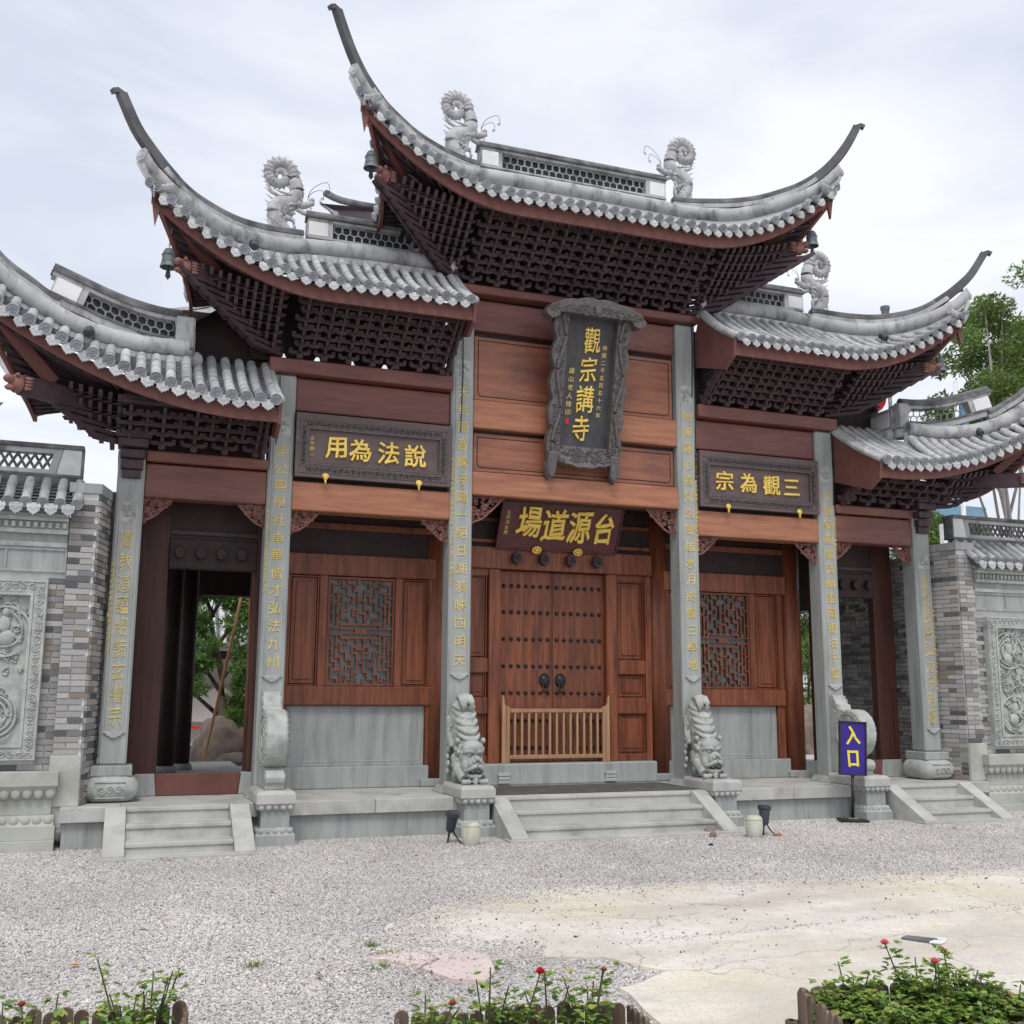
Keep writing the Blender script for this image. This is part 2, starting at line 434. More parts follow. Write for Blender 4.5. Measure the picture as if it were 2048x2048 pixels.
    def build(s, name, material, parent=None, smooth=False, bevel=0.0, segs=2, auto=False, recalc=True):
        me = s.mesh(name, material, smooth or auto)
        if recalc:
            bm = bmesh.new()
            bm.from_mesh(me)
            bmesh.ops.recalc_face_normals(bm, faces=bm.faces)
            bm.to_mesh(me)
            bm.free()
        if auto:
            me.set_sharp_from_angle(angle=radians(38))
        o = bpy.data.objects.new(name, me)
        COL.objects.link(o)
        if parent is not None:
            attach(o, parent)
        if bevel:
            md = o.modifiers.new('edge', 'BEVEL')
            md.width = bevel
            md.segments = segs
            md.limit_method = 'ANGLE'
            md.angle_limit = radians(40)
        return o

def world_of(o):
    m = Matrix.Translation(o.location) @ o.rotation_euler.to_matrix().to_4x4() @ Matrix.Diagonal((*o.scale, 1))
    return (world_of(o.parent) @ o.matrix_parent_inverse @ m) if o.parent else m

def attach(o, parent):
    """parent without moving: the child's own coordinates stay world coordinates"""
    o.parent = parent
    o.matrix_parent_inverse = world_of(parent).inverted()

def empty(name, loc, label=None, cat=None, group=None):
    e = bpy.data.objects.new(name, None)
    e.empty_display_size = 0.1
    e.location = loc
    COL.objects.link(e)
    if label: tag(e, label, cat, group)
    return e

def tag(o, label, cat, group=None):
    o['label'] = label
    o['category'] = cat
    if group: o['group'] = group
    return o

def structure(o):
    o['kind'] = 'structure'
    return o

def inst(me, name, loc, parent, rot=(0, 0, 0), sc=(1, 1, 1)):
    o = bpy.data.objects.new(name, me)
    o.location = loc
    o.rotation_euler = rot
    o.scale = sc
    COL.objects.link(o)
    if parent is not None:
        attach(o, parent)
    return o

def interp(tab, x):
    """smooth interpolation of rows (x, ...) at x"""
    n = len(tab)
    if x <= tab[0][0]:
        i = 0
    elif x >= tab[-1][0]:
        i = n - 2
    else:
        i = max(k for k in range(n - 1) if tab[k][0] <= x)
    p0, p1, p2, p3 = tab[max(0, i - 1)], tab[i], tab[i + 1], tab[min(n - 1, i + 2)]
    t = (x - p1[0]) / (p2[0] - p1[0])
    out = []
    for k in range(1, len(p1)):
        m1 = (p2[k] - p0[k]) / (p2[0] - p0[0]) if p2[0] != p0[0] else 0
        m2 = (p3[k] - p1[k]) / (p3[0] - p1[0]) if p3[0] != p1[0] else 0
        h = p2[0] - p1[0]
        out.append((2 * t**3 - 3 * t**2 + 1) * p1[k] + (t**3 - 2 * t**2 + t) * h * m1 + (-2 * t**3 + 3 * t**2) * p2[k] + (t**3 - t**2) * h * m2)
    return out

def frange(a, b, n):
    return [a + (b - a) * i / (n - 1) for i in range(n)]

def text_mb(chars, size, depth=0.012, offset=0.0, bevel=0.0, brush=0.0, seed=0, res=2):
    """one glyph mesh in the xz plane, facing -y, centred on its own box"""
    c = bpy.data.curves.new('glyph', 'FONT')
    c.body = chars
    c.size = 1.0
    c.extrude = depth / size
    c.offset = offset
    c.bevel_depth = bevel / size
    c.bevel_resolution = 1
    c.resolution_u = res
    o = bpy.data.objects.new('glyph', c)
    COL.objects.link(o)
    dg = bpy.context.evaluated_depsgraph_get()
    me = bpy.data.meshes.new_from_object(o.evaluated_get(dg))
    bpy.data.objects.remove(o)
    bpy.data.curves.remove(c)
    mb = MB()
    if len(me.vertices):
        xs = [v.co.x for v in me.vertices]
        ys = [v.co.y for v in me.vertices]
        mx, my = (min(xs) + max(xs)) / 2, (min(ys) + max(ys)) / 2
        for v in me.vertices:
            x, y = v.co.x - mx, v.co.y - my
            if brush:
                n1 = noise.noise_vector(Vector((x * 2.3 + seed * 3.7, y * 2.3, seed)))
                x, y = x + n1.x * brush + y * .06 * brush * 4, y + n1.y * brush + x * brush * .9
            mb.v.append((x * size, -v.co.z * size, y * size))
        mb.f = [tuple(p.vertices) for p in me.polygons]
    bpy.data.meshes.remove(me)
    return mb

# ================================================================== GROUND
G = 0.10           # ground level in front of the gate
ZP = 0.52          # platform level
def ground_mat():
    m, nt, b = _nodes('gravel_bed')
    L = nt.links.new
    tc = nt.nodes.new('ShaderNodeTexCoord')
    v = nt.nodes.new('ShaderNodeTexVoronoi')
    v.inputs['Scale'].default_value = 52
    L(tc.outputs['Object'], v.inputs['Vector'])
    sp = nt.nodes.new('ShaderNodeSeparateColor')
    L(v.outputs['Color'], sp.inputs[0])
    r = _ramp(nt, [(0, (0.12, 0.115, 0.12)), (0.25, (0.44, 0.425, 0.41)), (0.7, (0.60, 0.58, 0.56)), (1, (0.74, 0.715, 0.69))])
    L(sp.outputs[0], r.inputs[0])
    L(r.outputs[0], b.inputs['Base Color'])
    b.inputs['Roughness'].default_value = 0.9
    bp = nt.nodes.new('ShaderNodeBump')
    bp.inputs['Strength'].default_value = 0.8
    bp.inputs['Distance'].default_value = 0.015
    bp.invert = True
    L(v.outputs['Distance'], bp.inputs['Height'])
    L(bp.outputs[0], b.inputs['Normal'])
    return m
MT['ground'] = ground_mat()
g = MB()
g.add([(-300, -300, G), (300, -300, G), (300, 300, G), (-300, 300, G)], [(0, 1, 2, 3)])
structure(g.build('ground', 'ground'))

def concrete_mat():
    m, nt, b = _nodes('pale_worn_concrete')
    L = nt.links.new
    tc = nt.nodes.new('ShaderNodeTexCoord')
    def nz(sc, det, st=(1, 1, 1), loc=(0, 0, 0)):
        mp = nt.nodes.new('ShaderNodeMapping')
        mp.inputs['Scale'].default_value = st
        mp.inputs['Location'].default_value = loc
        L(tc.outputs['Object'], mp.inputs[0])
        n = nt.nodes.new('ShaderNodeTexNoise')
        n.inputs['Scale'].default_value = sc
        n.inputs['Detail'].default_value = det
        n.inputs['Roughness'].default_value = 0.65
        L(mp.outputs[0], n.inputs['Vector'])
        return n.outputs['Fac']
    def mixc(fac, a, bb):
        mx = nt.nodes.new('ShaderNodeMix')
        mx.data_type = 'RGBA'
        L(fac, mx.inputs[0])
        if isinstance(a, tuple): mx.inputs[6].default_value = (*a, 1)
        else: L(a, mx.inputs[6])
        if isinstance(bb, tuple): mx.inputs[7].default_value = (*bb, 1)
        else: L(bb, mx.inputs[7])
        return mx.outputs[2]
    base = _ramp(nt, [(0.33, (0.58, 0.535, 0.465)), (0.66, (0.79, 0.74, 0.665))])
    L(nz(1.1, 9), base.inputs[0])
    r1 = _ramp(nt, [(0.48, (0, 0, 0)), (0.64, (1, 1, 1))])
    L(nz(0.9, 7, (.6, 1.8, 1), (4, 2, 0)), r1.inputs[0])
    c = mixc(r1.outputs[0], base.outputs[0], (0.55, 0.50, 0.43))
    r2 = _ramp(nt, [(0.50, (0, 0, 0)), (0.74, (.42, .42, .42))])
    L(nz(0.55, 5, (1, 1.6, 1), (9, 1, 0)), r2.inputs[0])
    c = mixc(r2.outputs[0], c, (0.76, 0.66, 0.36))
    r5 = _ramp(nt, [(0.45, (0, 0, 0)), (0.75, (.40, .40, .40))])
    L(nz(7, 8, (1, 1.3, 1), (2, 5, 0)), r5.inputs[0])
    c = mixc(r5.outputs[0], c, (0.45, 0.41, 0.36))
    r3 = _ramp(nt, [(0.585, (0, 0, 0)), (0.66, (1, 1, 1))])
    L(nz(52, 3), r3.inputs[0])
    c = mixc(r3.outputs[0], c, (0.42, 0.385, 0.34))
    # thin wandering cracks
    v = nt.nodes.new('ShaderNodeTexVoronoi')
    v.feature = 'DISTANCE_TO_EDGE'
    v.inputs['Scale'].default_value = 0.62
    nv = nt.nodes.new('ShaderNodeTexNoise')
    nv.inputs['Scale'].default_value = 2.4
    nv.inputs['Detail'].default_value = 6
    L(tc.outputs['Object'], nv.inputs['Vector'])
    va = nt.nodes.new('ShaderNodeVectorMath')
    va.operation = 'MULTIPLY_ADD'
    va.inputs[1].default_value = (.55, .55, 0)
    L(nv.outputs['Color'], va.inputs[0])
    L(tc.outputs['Object'], va.inputs[2])
    L(va.outputs[0], v.inputs['Vector'])
    r4 = _ramp(nt, [(0.0, (.8, .8, .8)), (0.0045, (0, 0, 0))])
    L(v.outputs['Distance'], r4.inputs[0])
    c = mixc(r4.outputs[0], c, (0.22, 0.205, 0.19))
    L(c, b.inputs['Base Color'])
    b.inputs['Roughness'].default_value = 0.9
    bp = nt.nodes.new('ShaderNodeBump')
    bp.inputs['Strength'].default_value = 0.35
    bp.inputs['Distance'].default_value = 0.01
    L(nz(38, 5), bp.inputs['Height'])
    L(bp.outputs[0], b.inputs['Normal'])
    return m
MT['concrete'] = concrete_mat()
ZS = G + 0.020
def ragged(pts, seed, amp=0.05, step=0.11, closed=True):
    out = []
    n = len(pts)
    for i in range(n if closed else n - 1):
        a, b_ = Vector((*pts[i], 0)), Vector((*pts[(i + 1) % n], 0))
        L_ = (b_ - a).length
        k = max(1, int(L_ / step)) if L_ < 12 else 1
        for j in range(k):
            p = a.lerp(b_, j / k)
            nn = noise.noise_vector(Vector((p.x * 3.1 + seed, p.y * 3.1, seed)))
            n2 = noise.noise_vector(Vector((p.x * 9.1 + seed, p.y * 9.1, seed)))
            out.append((p.x + (nn.x + .5 * n2.x) * amp, p.y + (nn.y + .5 * n2.y) * amp))
    return out
slab_pts = [(40, -4.0), (12, -4.2), (2.52, -4.41), (0.63, -4.35), (-1.15, -4.02), (-2.0, -4.0), (-2.5, -4.06), (-3.1, -4.35), (-3.5, -4.78), (-3.66, -5.05),
            (-3.70, -5.35), (-3.88, -5.62), (-3.50, -5.80), (-3.20, -5.98), (-2.95, -6.10), (-2.62, -6.20), (-2.58, -6.32), (-2.36, -6.62), (-2.52, -6.72), (-2.80, -6.86), (-3.2, -9.5), (-3.0, -14), (40, -14)]
structure(MB().prism(ragged(slab_pts, 2.0), G - .05, ZS, 'z').build('concrete_pavement', 'concrete'))
MT['pinkcon'] = mat('pinkish_render_patch', (0.60, 0.48, 0.445), (0.70, 0.58, 0.54), 3, (1, 1, 1), 0.9, 0.2, 40, 0.2, stain=(0.66, 0.6, 0.55))
for k_, pp in enumerate(([(-3.95, -5.76), (-3.80, -5.68), (-3.61, -5.63), (-3.56, -5.93), (-3.74, -6.10), (-3.84, -5.92)], [(-3.595, -5.64), (-3.42, -5.72), (-3.30, -5.85), (-3.26, -6.02), (-3.50, -6.06), (-3.545, -5.94)], [(-3.27, -6.04), (-3.30, -6.28), (-3.45, -6.5), (-3.62, -6.42), (-3.72, -6.12), (-3.555, -5.96), (-3.495, -6.075)])):
    structure(MB().prism(ragged(pp, 5.0 + k_, .022, .06), G - .04, ZS + .002 + .003 * k_, 'z').build('pavement_patch', 'pinkcon'))
# gravel: one square metre of loose stones, laid out tile by tile
def stone_mesh(nstones, seed, size=0.0078, area=1.0, clump=None):
    rnd = random.Random(seed)
    mb = MB()
    base = [(1, 0, 0), (-1, 0, 0), (0, 1, 0), (0, -1, 0), (0, 0, 1), (0, 0, -1)]
    fc = [(0, 2, 4), (2, 1, 4), (1, 3, 4), (3, 0, 4), (2, 0, 5), (1, 2, 5), (3, 1, 5), (0, 3, 5)]
    for i in range(nstones):
        if clump:
            x, y = clump(rnd)
        else:
            x, y = rnd.uniform(-area / 2, area / 2), rnd.uniform(-area / 2, area / 2)
        s = size * rnd.uniform(.6, 1.35)
        if rnd.random() < .03: s *= 1.5
        R_ = Matrix.Rotation(rnd.uniform(0, 6.3), 3, 'Z') @ Matrix.Rotation(rnd.uniform(-.7, .7), 3, 'X') @ Matrix.Rotation(rnd.uniform(-.7, .7), 3, 'Y')
        d = [rnd.uniform(.75, 1.25) for _ in range(6)]
        sx, sy, sz = s * rnd.uniform(.9, 1.3), s * rnd.uniform(.7, 1.05), s * rnd.uniform(.5, .85)
        zc = rnd.uniform(0, .006)
        vs_ = []
        for k, p in enumerate(base):
            q = R_ @ Vector((p[0] * sx * d[k], p[1] * sy * d[k], p[2] * sz * d[k]))
            vs_.append((x + q.x, y + q.y, zc + q.z))
        mb.add(vs_, fc)
    return mb
tile_me = stone_mesh(6000, 3).mesh('gravel_square', 'gravel')
tile_o = bpy.data.objects.new('gravel_square', tile_me)      # source for the instancer, linked nowhere
pts = []
for ix in range(-9, 10):
    for iy in range(-9, 2):
        x, y = ix + .5 - .5, iy - .45
        if y > .6 or (y > -1.2 and -5.6 < x < 5.6 and y > -.4): continue
        if x > -1.2 and y < -5.2: continue
        pts.append((x, y, G))
pm = bpy.data.meshes.new('gravel')
pm.from_pydata(pts, [], [])
gravel = bpy.data.objects.new('gravel', pm)
COL.objects.link(gravel)
gravel['kind'] = 'stuff'
gravel['label'] = 'loose grey gravel covering the forecourt'
ng = bpy.data.node_groups.new('gravel_scatter', 'GeometryNodeTree')
ng.interface.new_socket('Geometry', in_out='INPUT', socket_type='NodeSocketGeometry')
ng.interface.new_socket('Geometry', in_out='OUTPUT', socket_type='NodeSocketGeometry')
gi, go = ng.nodes.new('NodeGroupInput'), ng.nodes.new('NodeGroupOutput')
mp_ = ng.nodes.new('GeometryNodeMeshToPoints')
oi_ = ng.nodes.new('GeometryNodeObjectInfo')
oi_.inputs['Object'].default_value = tile_o
iop = ng.nodes.new('GeometryNodeInstanceOnPoints')
ri = ng.nodes.new('FunctionNodeRandomValue')
ri.data_type = 'INT'
ri.inputs[4].default_value = 0
ri.inputs[5].default_value = 3
mu = ng.nodes.new('ShaderNodeMath')
mu.operation = 'MULTIPLY'
mu.inputs[1].default_value = pi / 2
cxyz = ng.nodes.new('ShaderNodeCombineXYZ')
lk = ng.links.new
lk(gi.outputs[0], mp_.inputs[0])
lk(mp_.outputs[0], iop.inputs['Points'])
lk(oi_.outputs['Geometry'], iop.inputs['Instance'])
lk(ri.outputs[2], mu.inputs[0])
lk(mu.outputs[0], cxyz.inputs[2])
lk(cxyz.outputs[0], iop.inputs['Rotation'])
lk(iop.outputs[0], go.inputs[0])
gm = gravel.modifiers.new('scatter', 'NODES')
gm.node_group = ng
# stones strayed onto the pavement, thick by its ragged edge and thinning inwards
def stray(rnd):
    while True:
        i = rnd.randrange(2, 14)
        a, b_ = slab_pts[i], slab_pts[i + 1]
        t = rnd.random()
        d = abs(rnd.gauss(0, .20)) if rnd.random() < .86 else rnd.uniform(0, 2.5)
        x, y = a[0] + (b_[0] - a[0]) * t, a[1] + (b_[1] - a[1]) * t
        ex, ey = b_[0] - a[0], b_[1] - a[1]
        l = math.hypot(ex, ey)
        return x - ey / l * d, y + ex / l * d
st = stone_mesh(6500, 9, 0.0078, clump=stray).moved(0, 0, ZS).build('strayed_gravel', 'gravel', recalc=False)
st['kind'] = 'stuff'
st2 = stone_mesh(900, 19, 0.0078, clump=lambda r: (-3.6 + r.gauss(0, .34), -6.02 + r.gauss(0, .30))).moved(0, 0, ZS + .004).build('strayed_gravel', 'gravel', recalc=False)
st2['kind'] = 'stuff'
MT['pebble'] = rnd_mat('dark_pebbles', [(0, (0.06, 0.055, 0.05)), (0.6, (0.16, 0.15, 0.14)), (1, (0.30, 0.28, 0.26))])
dkp = stone_mesh(120, 23, 0.010, clump=lambda r: (r.uniform(-3.4, 2.5), -4.3 - abs(r.gauss(0, 1.0)))).moved(0, 0, ZS).build('scattered_pebbles', 'pebble', recalc=False)
dkp['kind'] = 'stuff'
# straight expansion joint filled with grit
jt = stone_mesh(700, 12, 0.007, clump=lambda r: (lambda t: (-2.4 + 5.5 * t + r.gauss(0, .02), -5.95 + 1.3 * t * .25 + r.gauss(0, .025)))(r.random())).moved(0, 0, ZS).build('joint_grit', 'gravel', recalc=False)
jt['kind'] = 'stuff'
# courtyard behind the gate
structure(MB().box(-60, 60, 5.4, 60, 0.0, 0.46).build('courtyard_pavement', 'paving'))

# ================================================================== THE GATE
XC, XB, XA, HW = 1.60, 3.825, 5.465, 0.145
gate = empty('temple_gate', (0, 0, G), 'triple-roofed temple gate of grey stone columns, red-brown timber and upswept tiled eaves', 'gate')
# platform: base wall, edge slabs with open joints
MB().box(-5.90, 5.90, -.44, 5.3, G - .05, .365).build('platform_base', 'stone', gate, bevel=.006)
MB().box(-5.90, 5.90, -.20, 5.3, .366, ZP - .002).build('platform_floor', 'stone_light', gate)
cuts = [-5.93, -5.35, -4.2, -3.66, -2.7, -1.79, -.6, .62, 1.79, 2.75, 3.66, 4.25, 5.3, 5.93]
for a, b_ in zip(cuts, cuts[1:]):
    MB().box(a + .002, b_ - .002, -.50, -.195, .37, ZP).build('edge_slab', 'stone_light', gate, bevel=.008)

COLS = [(-XA, 4.62, 'a'), (-XB, 5.415, 'b'), (-XC, 6.73, 'c'), (XC, 6.73, 'c'), (XB, 5.415, 'b'), (XA, 4.62, 'a')]
TXT = {-XC: ('天封龍音騰浮圖一絕日湖漪映四明天', 5.42, 2.07, .155), XC: ('地擁蓮心喜梵剎雙雄水月終歸三學地', 5.42, 2.07, .155),
       -XB: ('諦公興學社卓華僧才弘法九州', 4.47, 2.02, .155), XB: ('介祖築觀堂清幽靈蘭揚名千載', 4.47, 1.98, .15),
       -XA: ('闡教道蘊紹諦玄繼宗', 3.33, 1.42, .17), XA: ('欣會投喜弘力守利觀', 3.30, 1.39, .165)}
SIDE = {-XC: (4.55, 2.9), XC: (4.9, 3.5), -XB: (3.75, 2.75), XB: (4.15, 3.6), -XA: (3.05, 2.0), XA: (2.9, 1.7)}
def scroll(mb, cx, cz, y, r, turns, rad, flip=1, a0=0, n=16):
    path = []
    for i in range(n + 1):
        t = i / n
        a = a0 + flip * t * turns * 2 * pi
        rr = r * (1 - .82 * t)
        path.append((cx + cos(a) * rr, y, cz + sin(a) * rr))
    mb.tube(path, rad, 5)
for cx, top, kind in COLS:
    zb = .90 if kind == 'a' else ZP
    c = MB().box(cx - HW, cx + HW, 0, 2 * HW, zb, top).build('stone_column', 'stone', gate, bevel=.022, segs=1)
    if kind == 'a':
        d = MB()
        d.lathe([(.20, .525), (.235, .54), (.275, .60), (.29, .66), (.275, .72), (.235, .775), (.20, .79)], cx, HW, 32, sq=5)
        b2 = d.build('column_base', 'stone_carved', c, auto=True)
        MB().box(cx - .21, cx + .21, HW - .21, HW + .21, .788, .90).build('column_neck', 'stone', c, bevel=.012)
        k = MB()
        for sx in (-1, 0, 1):
            scroll(k, cx + sx * .085, .655, HW - .292, .042, 1.6, .008, 1 if sx >= 0 else -1)
        for zz in (.735, .575):
            k.box(cx - .15, cx + .15, HW - .285, HW - .25, zz - .006, zz + .006)
        k.build('base_carving', 'stone_carved', c)
    else:
        MB().hexa([(cx - .225, -.08, ZP), (cx + .225, -.08, ZP), (cx + .225, .37, ZP), (cx - .225, .37, ZP), (cx - .165, -.02, .60), (cx + .165, -.02, .60), (cx + .165, .31, .60), (cx - .165, .31, .60)]).build('column_foot', 'stone', c, bevel=.01)
    chars, zt, zl, size = TXT[cx]
    lot = zl - (.19 if kind != 'a' else .20)
    MB().box(cx - .098, cx + .098, -.010, .02, lot + .03, zt + .20).build('inscription_panel', 'stone', c, bevel=.004, segs=1)
    # lotus rest below the panel
    p = [(-.115, .035), (.115, .035), (.115, .022), (.08, .012), (.072, -.012), (.045, -.012), (.035, -.034), (.012, -.030), (0, -.048), (-.012, -.030), (-.035, -.034), (-.045, -.012), (-.072, -.012), (-.08, .012), (-.115, .022)]
    MB().prism([(cx + u, lot + v) for u, v in p], -.026, .01, 'y').build('lotus_rest', 'stone_carved', c, bevel=.004, segs=1)
    # beast relief above the panel
    bz = zt + .31
    k = MB().box(cx - .095, cx + .095, -.004, .01, bz - .12, bz + .12)
    rr = random.Random(int(cx * 10))
    for i in range(26):
        a = rr.uniform(0, 2 * pi); q = rr.uniform(.02, .10)
        scroll(k, cx + cos(a) * q * .75, bz + sin(a) * q, -.006, rr.uniform(.014, .026), 1.3, .005, rr.choice((-1, 1)), a, 8)
    for sx in (-1, 1):
        k.ball((cx + sx * .035, -.006, bz + .03), (.014, .012, .014), 8, 5)
    k.ball((cx, -.008, bz - .02), (.03, .016, .022), 8, 5)
    k.build('beast_relief', 'stone_carved', c)
    # gilt couplet, one character below the other
    n = len(chars)
    for i, ch in enumerate(chars):
        z = zt + (zl - zt) * i / (n - 1)
        t = text_mb(ch, size, .004, -.004 if kind != 'a' else -.012, 0, .03 if kind != 'a' else .05, i + cx)
        s_ = 1.32 if kind == 'a' else 1.0
        t.moved(cx, -.014, z, Matrix.Diagonal((.88 if kind == 'a' else 1, 1, s_))).build('gilt_character', 'gold_dull', c, recalc=False)
    sm = MB()
    z0, z1 = SIDE[cx]
    for i in range(int((z0 - z1) / .062)):
        t = text_mb('歲次壬辰年仲春吉日敬書立石'[i % 13], .052, .002, 0, 0, .06, i, 1)
        sm.join(t.moved(cx - (.118 if cx < 0 else -.118), -.003, z0 - i * .062))
    sm.build('small_inscription', 'gold_dull', c, recalc=False)['kind'] = 'stuff'

# ---- beams and boards
def beam(name, m_, x0, x1, y0, y1, z0, z1, bev=.02, par=None):
    return MB().box(x0, x1, y0, y1, z0, z1).build(name, m_, par or gate, bevel=bev)
def panel(x0, x1, z0, z1, y, m_='wood_h', rail=.05, par=None):
    """sunk board with a raised, notched field line"""
    o = beam('board_panel', m_, x0, x1, y, y + .06, z0, z1, .004, par)
    q = .035
    mb = MB()
    for pts_ in [[(x0 + rail, z0 + rail + q), (x0 + rail + q * .5, z0 + rail + q * .5), (x0 + rail + q, z0 + rail), (x1 - rail - q, z0 + rail), (x1 - rail - q * .5, z0 + rail + q * .5), (x1 - rail, z0 + rail + q), (x1 - rail, z1 - rail), (x0 + rail, z1 - rail)]]:
        n = len(pts_)
        for i in range(n):
            a, b_ = pts_[i], pts_[(i + 1) % n]
            mb.tube([(a[0], y - .001, a[1]), (b_[0], y - .001, b_[1])], .006, 4)
    mb.build('field_moulding', 'wood_deep', o)
    return o
x0, x1 = -XC + HW, XC - HW
beam('cap_board', 'wood_h', -1.78, 1.78, -.09, .34, 6.735, 6.85)
beam('tie_beam', 'wood_h', x0, x1, .05, .26, 6.285, 6.70)
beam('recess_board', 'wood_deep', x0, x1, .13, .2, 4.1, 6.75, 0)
panel(x0 + .03, x1 - .03, 5.375, 6.215, .085, 'wood_mid')
beam('tie_beam', 'wood_warm', x0, x1, .010, .27, 4.985, 5.355)
panel(x0 + .03, x1 - .03, 4.445, 4.935, .085, 'wood_mid')
beam('tie_beam', 'wood_warm', x0, x1, .005, .28, 4.125, 4.425)
for s in (-1, 1):
    a, b_ = sorted((s * (XC + HW), s * (XB - HW)))
    beam('cap_board', 'wood_h', min(a, s * (XB + .19)), max(b_, s * (XB + .19)), -.08, .32, 5.42, 5.60)
    beam('tie_beam', 'wood_h', a, b_, .05, .26, 4.995, 5.405)
    beam('recess_board', 'wood_deep', a, b_, .13, .2, 3.8, 5.42, 0)
    beam('tie_beam', 'wood_warm', a, b_, .005, .28, 3.79, 4.135)
    a, b_ = sorted((s * (XB + HW), s * (XA - HW)))
    beam('cap_board', 'wood_h', a, b_, -.03, .30, 4.235, 4.36)
    beam('tie_beam', 'wood_h', a, b_, .03, .26, 3.83, 4.22)
    # stepped console in front of the outer column head
    k = MB()
    for i, (w, z) in enumerate(((.10, 4.02), (.12, 4.12), (.13, 4.24), (.16, 4.36), (.19, 4.46))):
        k.box(s * XA - w, s * XA + w, -.06 - i * .035, .1, z, z + .095)
    k.build('column_console', 'wood_dark', gate, bevel=.01)

# ---- carved corner brackets below the lowest beams
def corner_bracket(xc, zt, w, h, s, seed):
    """openwork spandrel: xc at the column, s the side it grows towards"""
    rr = random.Random(seed)
    mb = MB()
    edge = []
    for i in range(13):
        t = i / 12
        edge.append((xc + s * w * (1 - t) * (1 - .05 * sin(t * 9)), .10, zt - h * (t ** .75) * (1 + .04 * sin(t * 12))))
    mb.tube(edge, .014, 5)
    mb.tube([(xc + s * .008, .1, zt), (xc + s * .008, .1, zt - h)], .012, 4)
    mb.tube([(xc, .1, zt - .008), (xc + s * w, .1, zt - .008)], .012, 4)
    k = 0
    while k < 44:
        u, v = rr.random(), rr.random()
        if v > (1 - u) ** .75 * .95: continue
        k += 1
        scroll(mb, xc + s * u * w, zt - v * h, .10 + rr.uniform(-.025, .02), rr.uniform(.022, .038), rr.uniform(1.0, 1.7), rr.uniform(.007, .012), rr.choice((-1, 1)), rr.uniform(0, 6), 9)
    return mb.build('carved_spandrel', 'carve', gate)
for s in (-1, 1):
    corner_bracket(s * (XC - HW), 4.12, .44, .37, -s, 1 + s)
    corner_bracket(s * (XC + HW), 3.785, .34, .28, s, 5 + s)
    corner_bracket(s * (XB - HW), 3.785, .34, .28, -s, 9 + s)
    corner_bracket(s * (XB + HW), 3.825, .31, .27, s, 13 + s)
    corner_bracket(s * (XA - HW), 3.825, .31, .27, -s, 17 + s)

# ---- recessed timber front: wooden posts, door, windows
YW = 0.90
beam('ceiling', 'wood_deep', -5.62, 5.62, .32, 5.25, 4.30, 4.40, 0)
for s in (-1, 1):
    for xx in (XC + .02, XB + .0):
        p = MB().lathe([(.17, ZP + .10), (.172, 2.0), (.165, 4.3)], s * xx, YW + .12, 20).build('timber_post', 'wood_v', gate, smooth=True)
        MB().box(s * xx - .21, s * xx + .21, YW - .10, YW + .34, ZP, ZP + .10).build('post_plinth', 'stone', p, bevel=.02)
def framed_panel(x0, x1, z0, z1, y, par):
    """frame rails round a fielded timber panel"""
    o = beam('sunk_panel', 'wood_v', x0 + .03, x1 - .03, y + .028, y + .06, z0 + .03, z1 - .03, 0, par)
    for k, d in ((0, .012), (.028, .022)):
        mb = MB()
        q = .016
        a, b_, c_, d_ = x0 + k, x1 - k, z0 + k, z1 - k
        mb.box(a, a + q, y + d - .006, y + .05, c_, d_)
        mb.box(b_ - q, b_, y + d - .006, y + .05, c_, d_)
        mb.box(a + q, b_ - q, y + d - .006, y + .05, c_, c_ + q)
        mb.box(a + q, b_ - q, y + d - .006, y + .05, d_ - q, d_)
        mb.build('panel_moulding', 'wood_v', o)
    beam('panel_field', 'wood_v', x0 + .075, x1 - .075, y + .014, y + .05, z0 + .075, z1 - .075, .008, o)
# central door bay
MB().box(-1.46, 1.46, YW - .16, YW + .12, ZP, .79).build('door_sill', 'stone', gate, bevel=.02)
for xx in (-.75, .75):
    k = MB()
    for i in range(3):
        k.box(xx - .085 + .008 * (i % 2), xx + .085 - .008 * (i % 2), YW - .195, YW - .15, .545 + i * .045, .583 + i * .045)
    k.build('sill_block', 'stone_carved', gate, bevel=.006)
beam('door_lintel', 'wood_v', -1.46, 1.46, YW - .08, YW + .12, 3.31, 3.60, .012)
beam('transom_board', 'wood_deep', -1.46, 1.46, YW + .02, YW + .10, 3.60, 4.30, 0)
for zz in (3.66, 3.95):
    beam('transom_rail', 'wood_v', -1.46, 1.46, YW - .03, YW + .05, zz, zz + .05, .008)
for xx in (-.58, -.19, .20, .59):
    MB().prism([(xx + cos(2 * pi * (k + .5) / 6) * .075, 3.455 + sin(2 * pi * (k + .5) / 6) * .088) for k in range(6)], YW - .20, YW - .07, 'y').build('lintel_stud', 'wood_dark', gate, bevel=.015)
    k = MB()
    scroll(k, xx, 3.455, YW - .203, .05, 2.2, .006, 1, 1, 18)
    k.build('stud_carving', 'wood_deep', gate)
for s in (-1, 1):
    beam('door_jamb', 'wood_v', *sorted((s * .77, s * .93)), YW - .05, YW + .12, .79, 3.31, .012)
    beam('jamb_stile', 'wood_v', *sorted((s * 1.37, s * 1.46)), YW - .03, YW + .1, .79, 3.31, .008)
    for z0, z1 in ((2.13, 3.22), (1.62, 1.95), (.88, 1.42)):
        a, b_ = sorted((s * .945, s * 1.36))
        framed_panel(a, b_, z0, z1, YW + .0, gate)
    for z0, z1 in ((3.22, 3.31), (1.95, 2.13), (1.42, 1.62), (.79, .88)):
        a, b_ = sorted((s * .93, s * 1.37))
        beam('jamb_rail', 'wood_v', a, b_, YW - .02, YW + .08, z0, z1, .006)
nail = MB().ball((0, 0, 0), (.024, .024, .024), 12, 8)
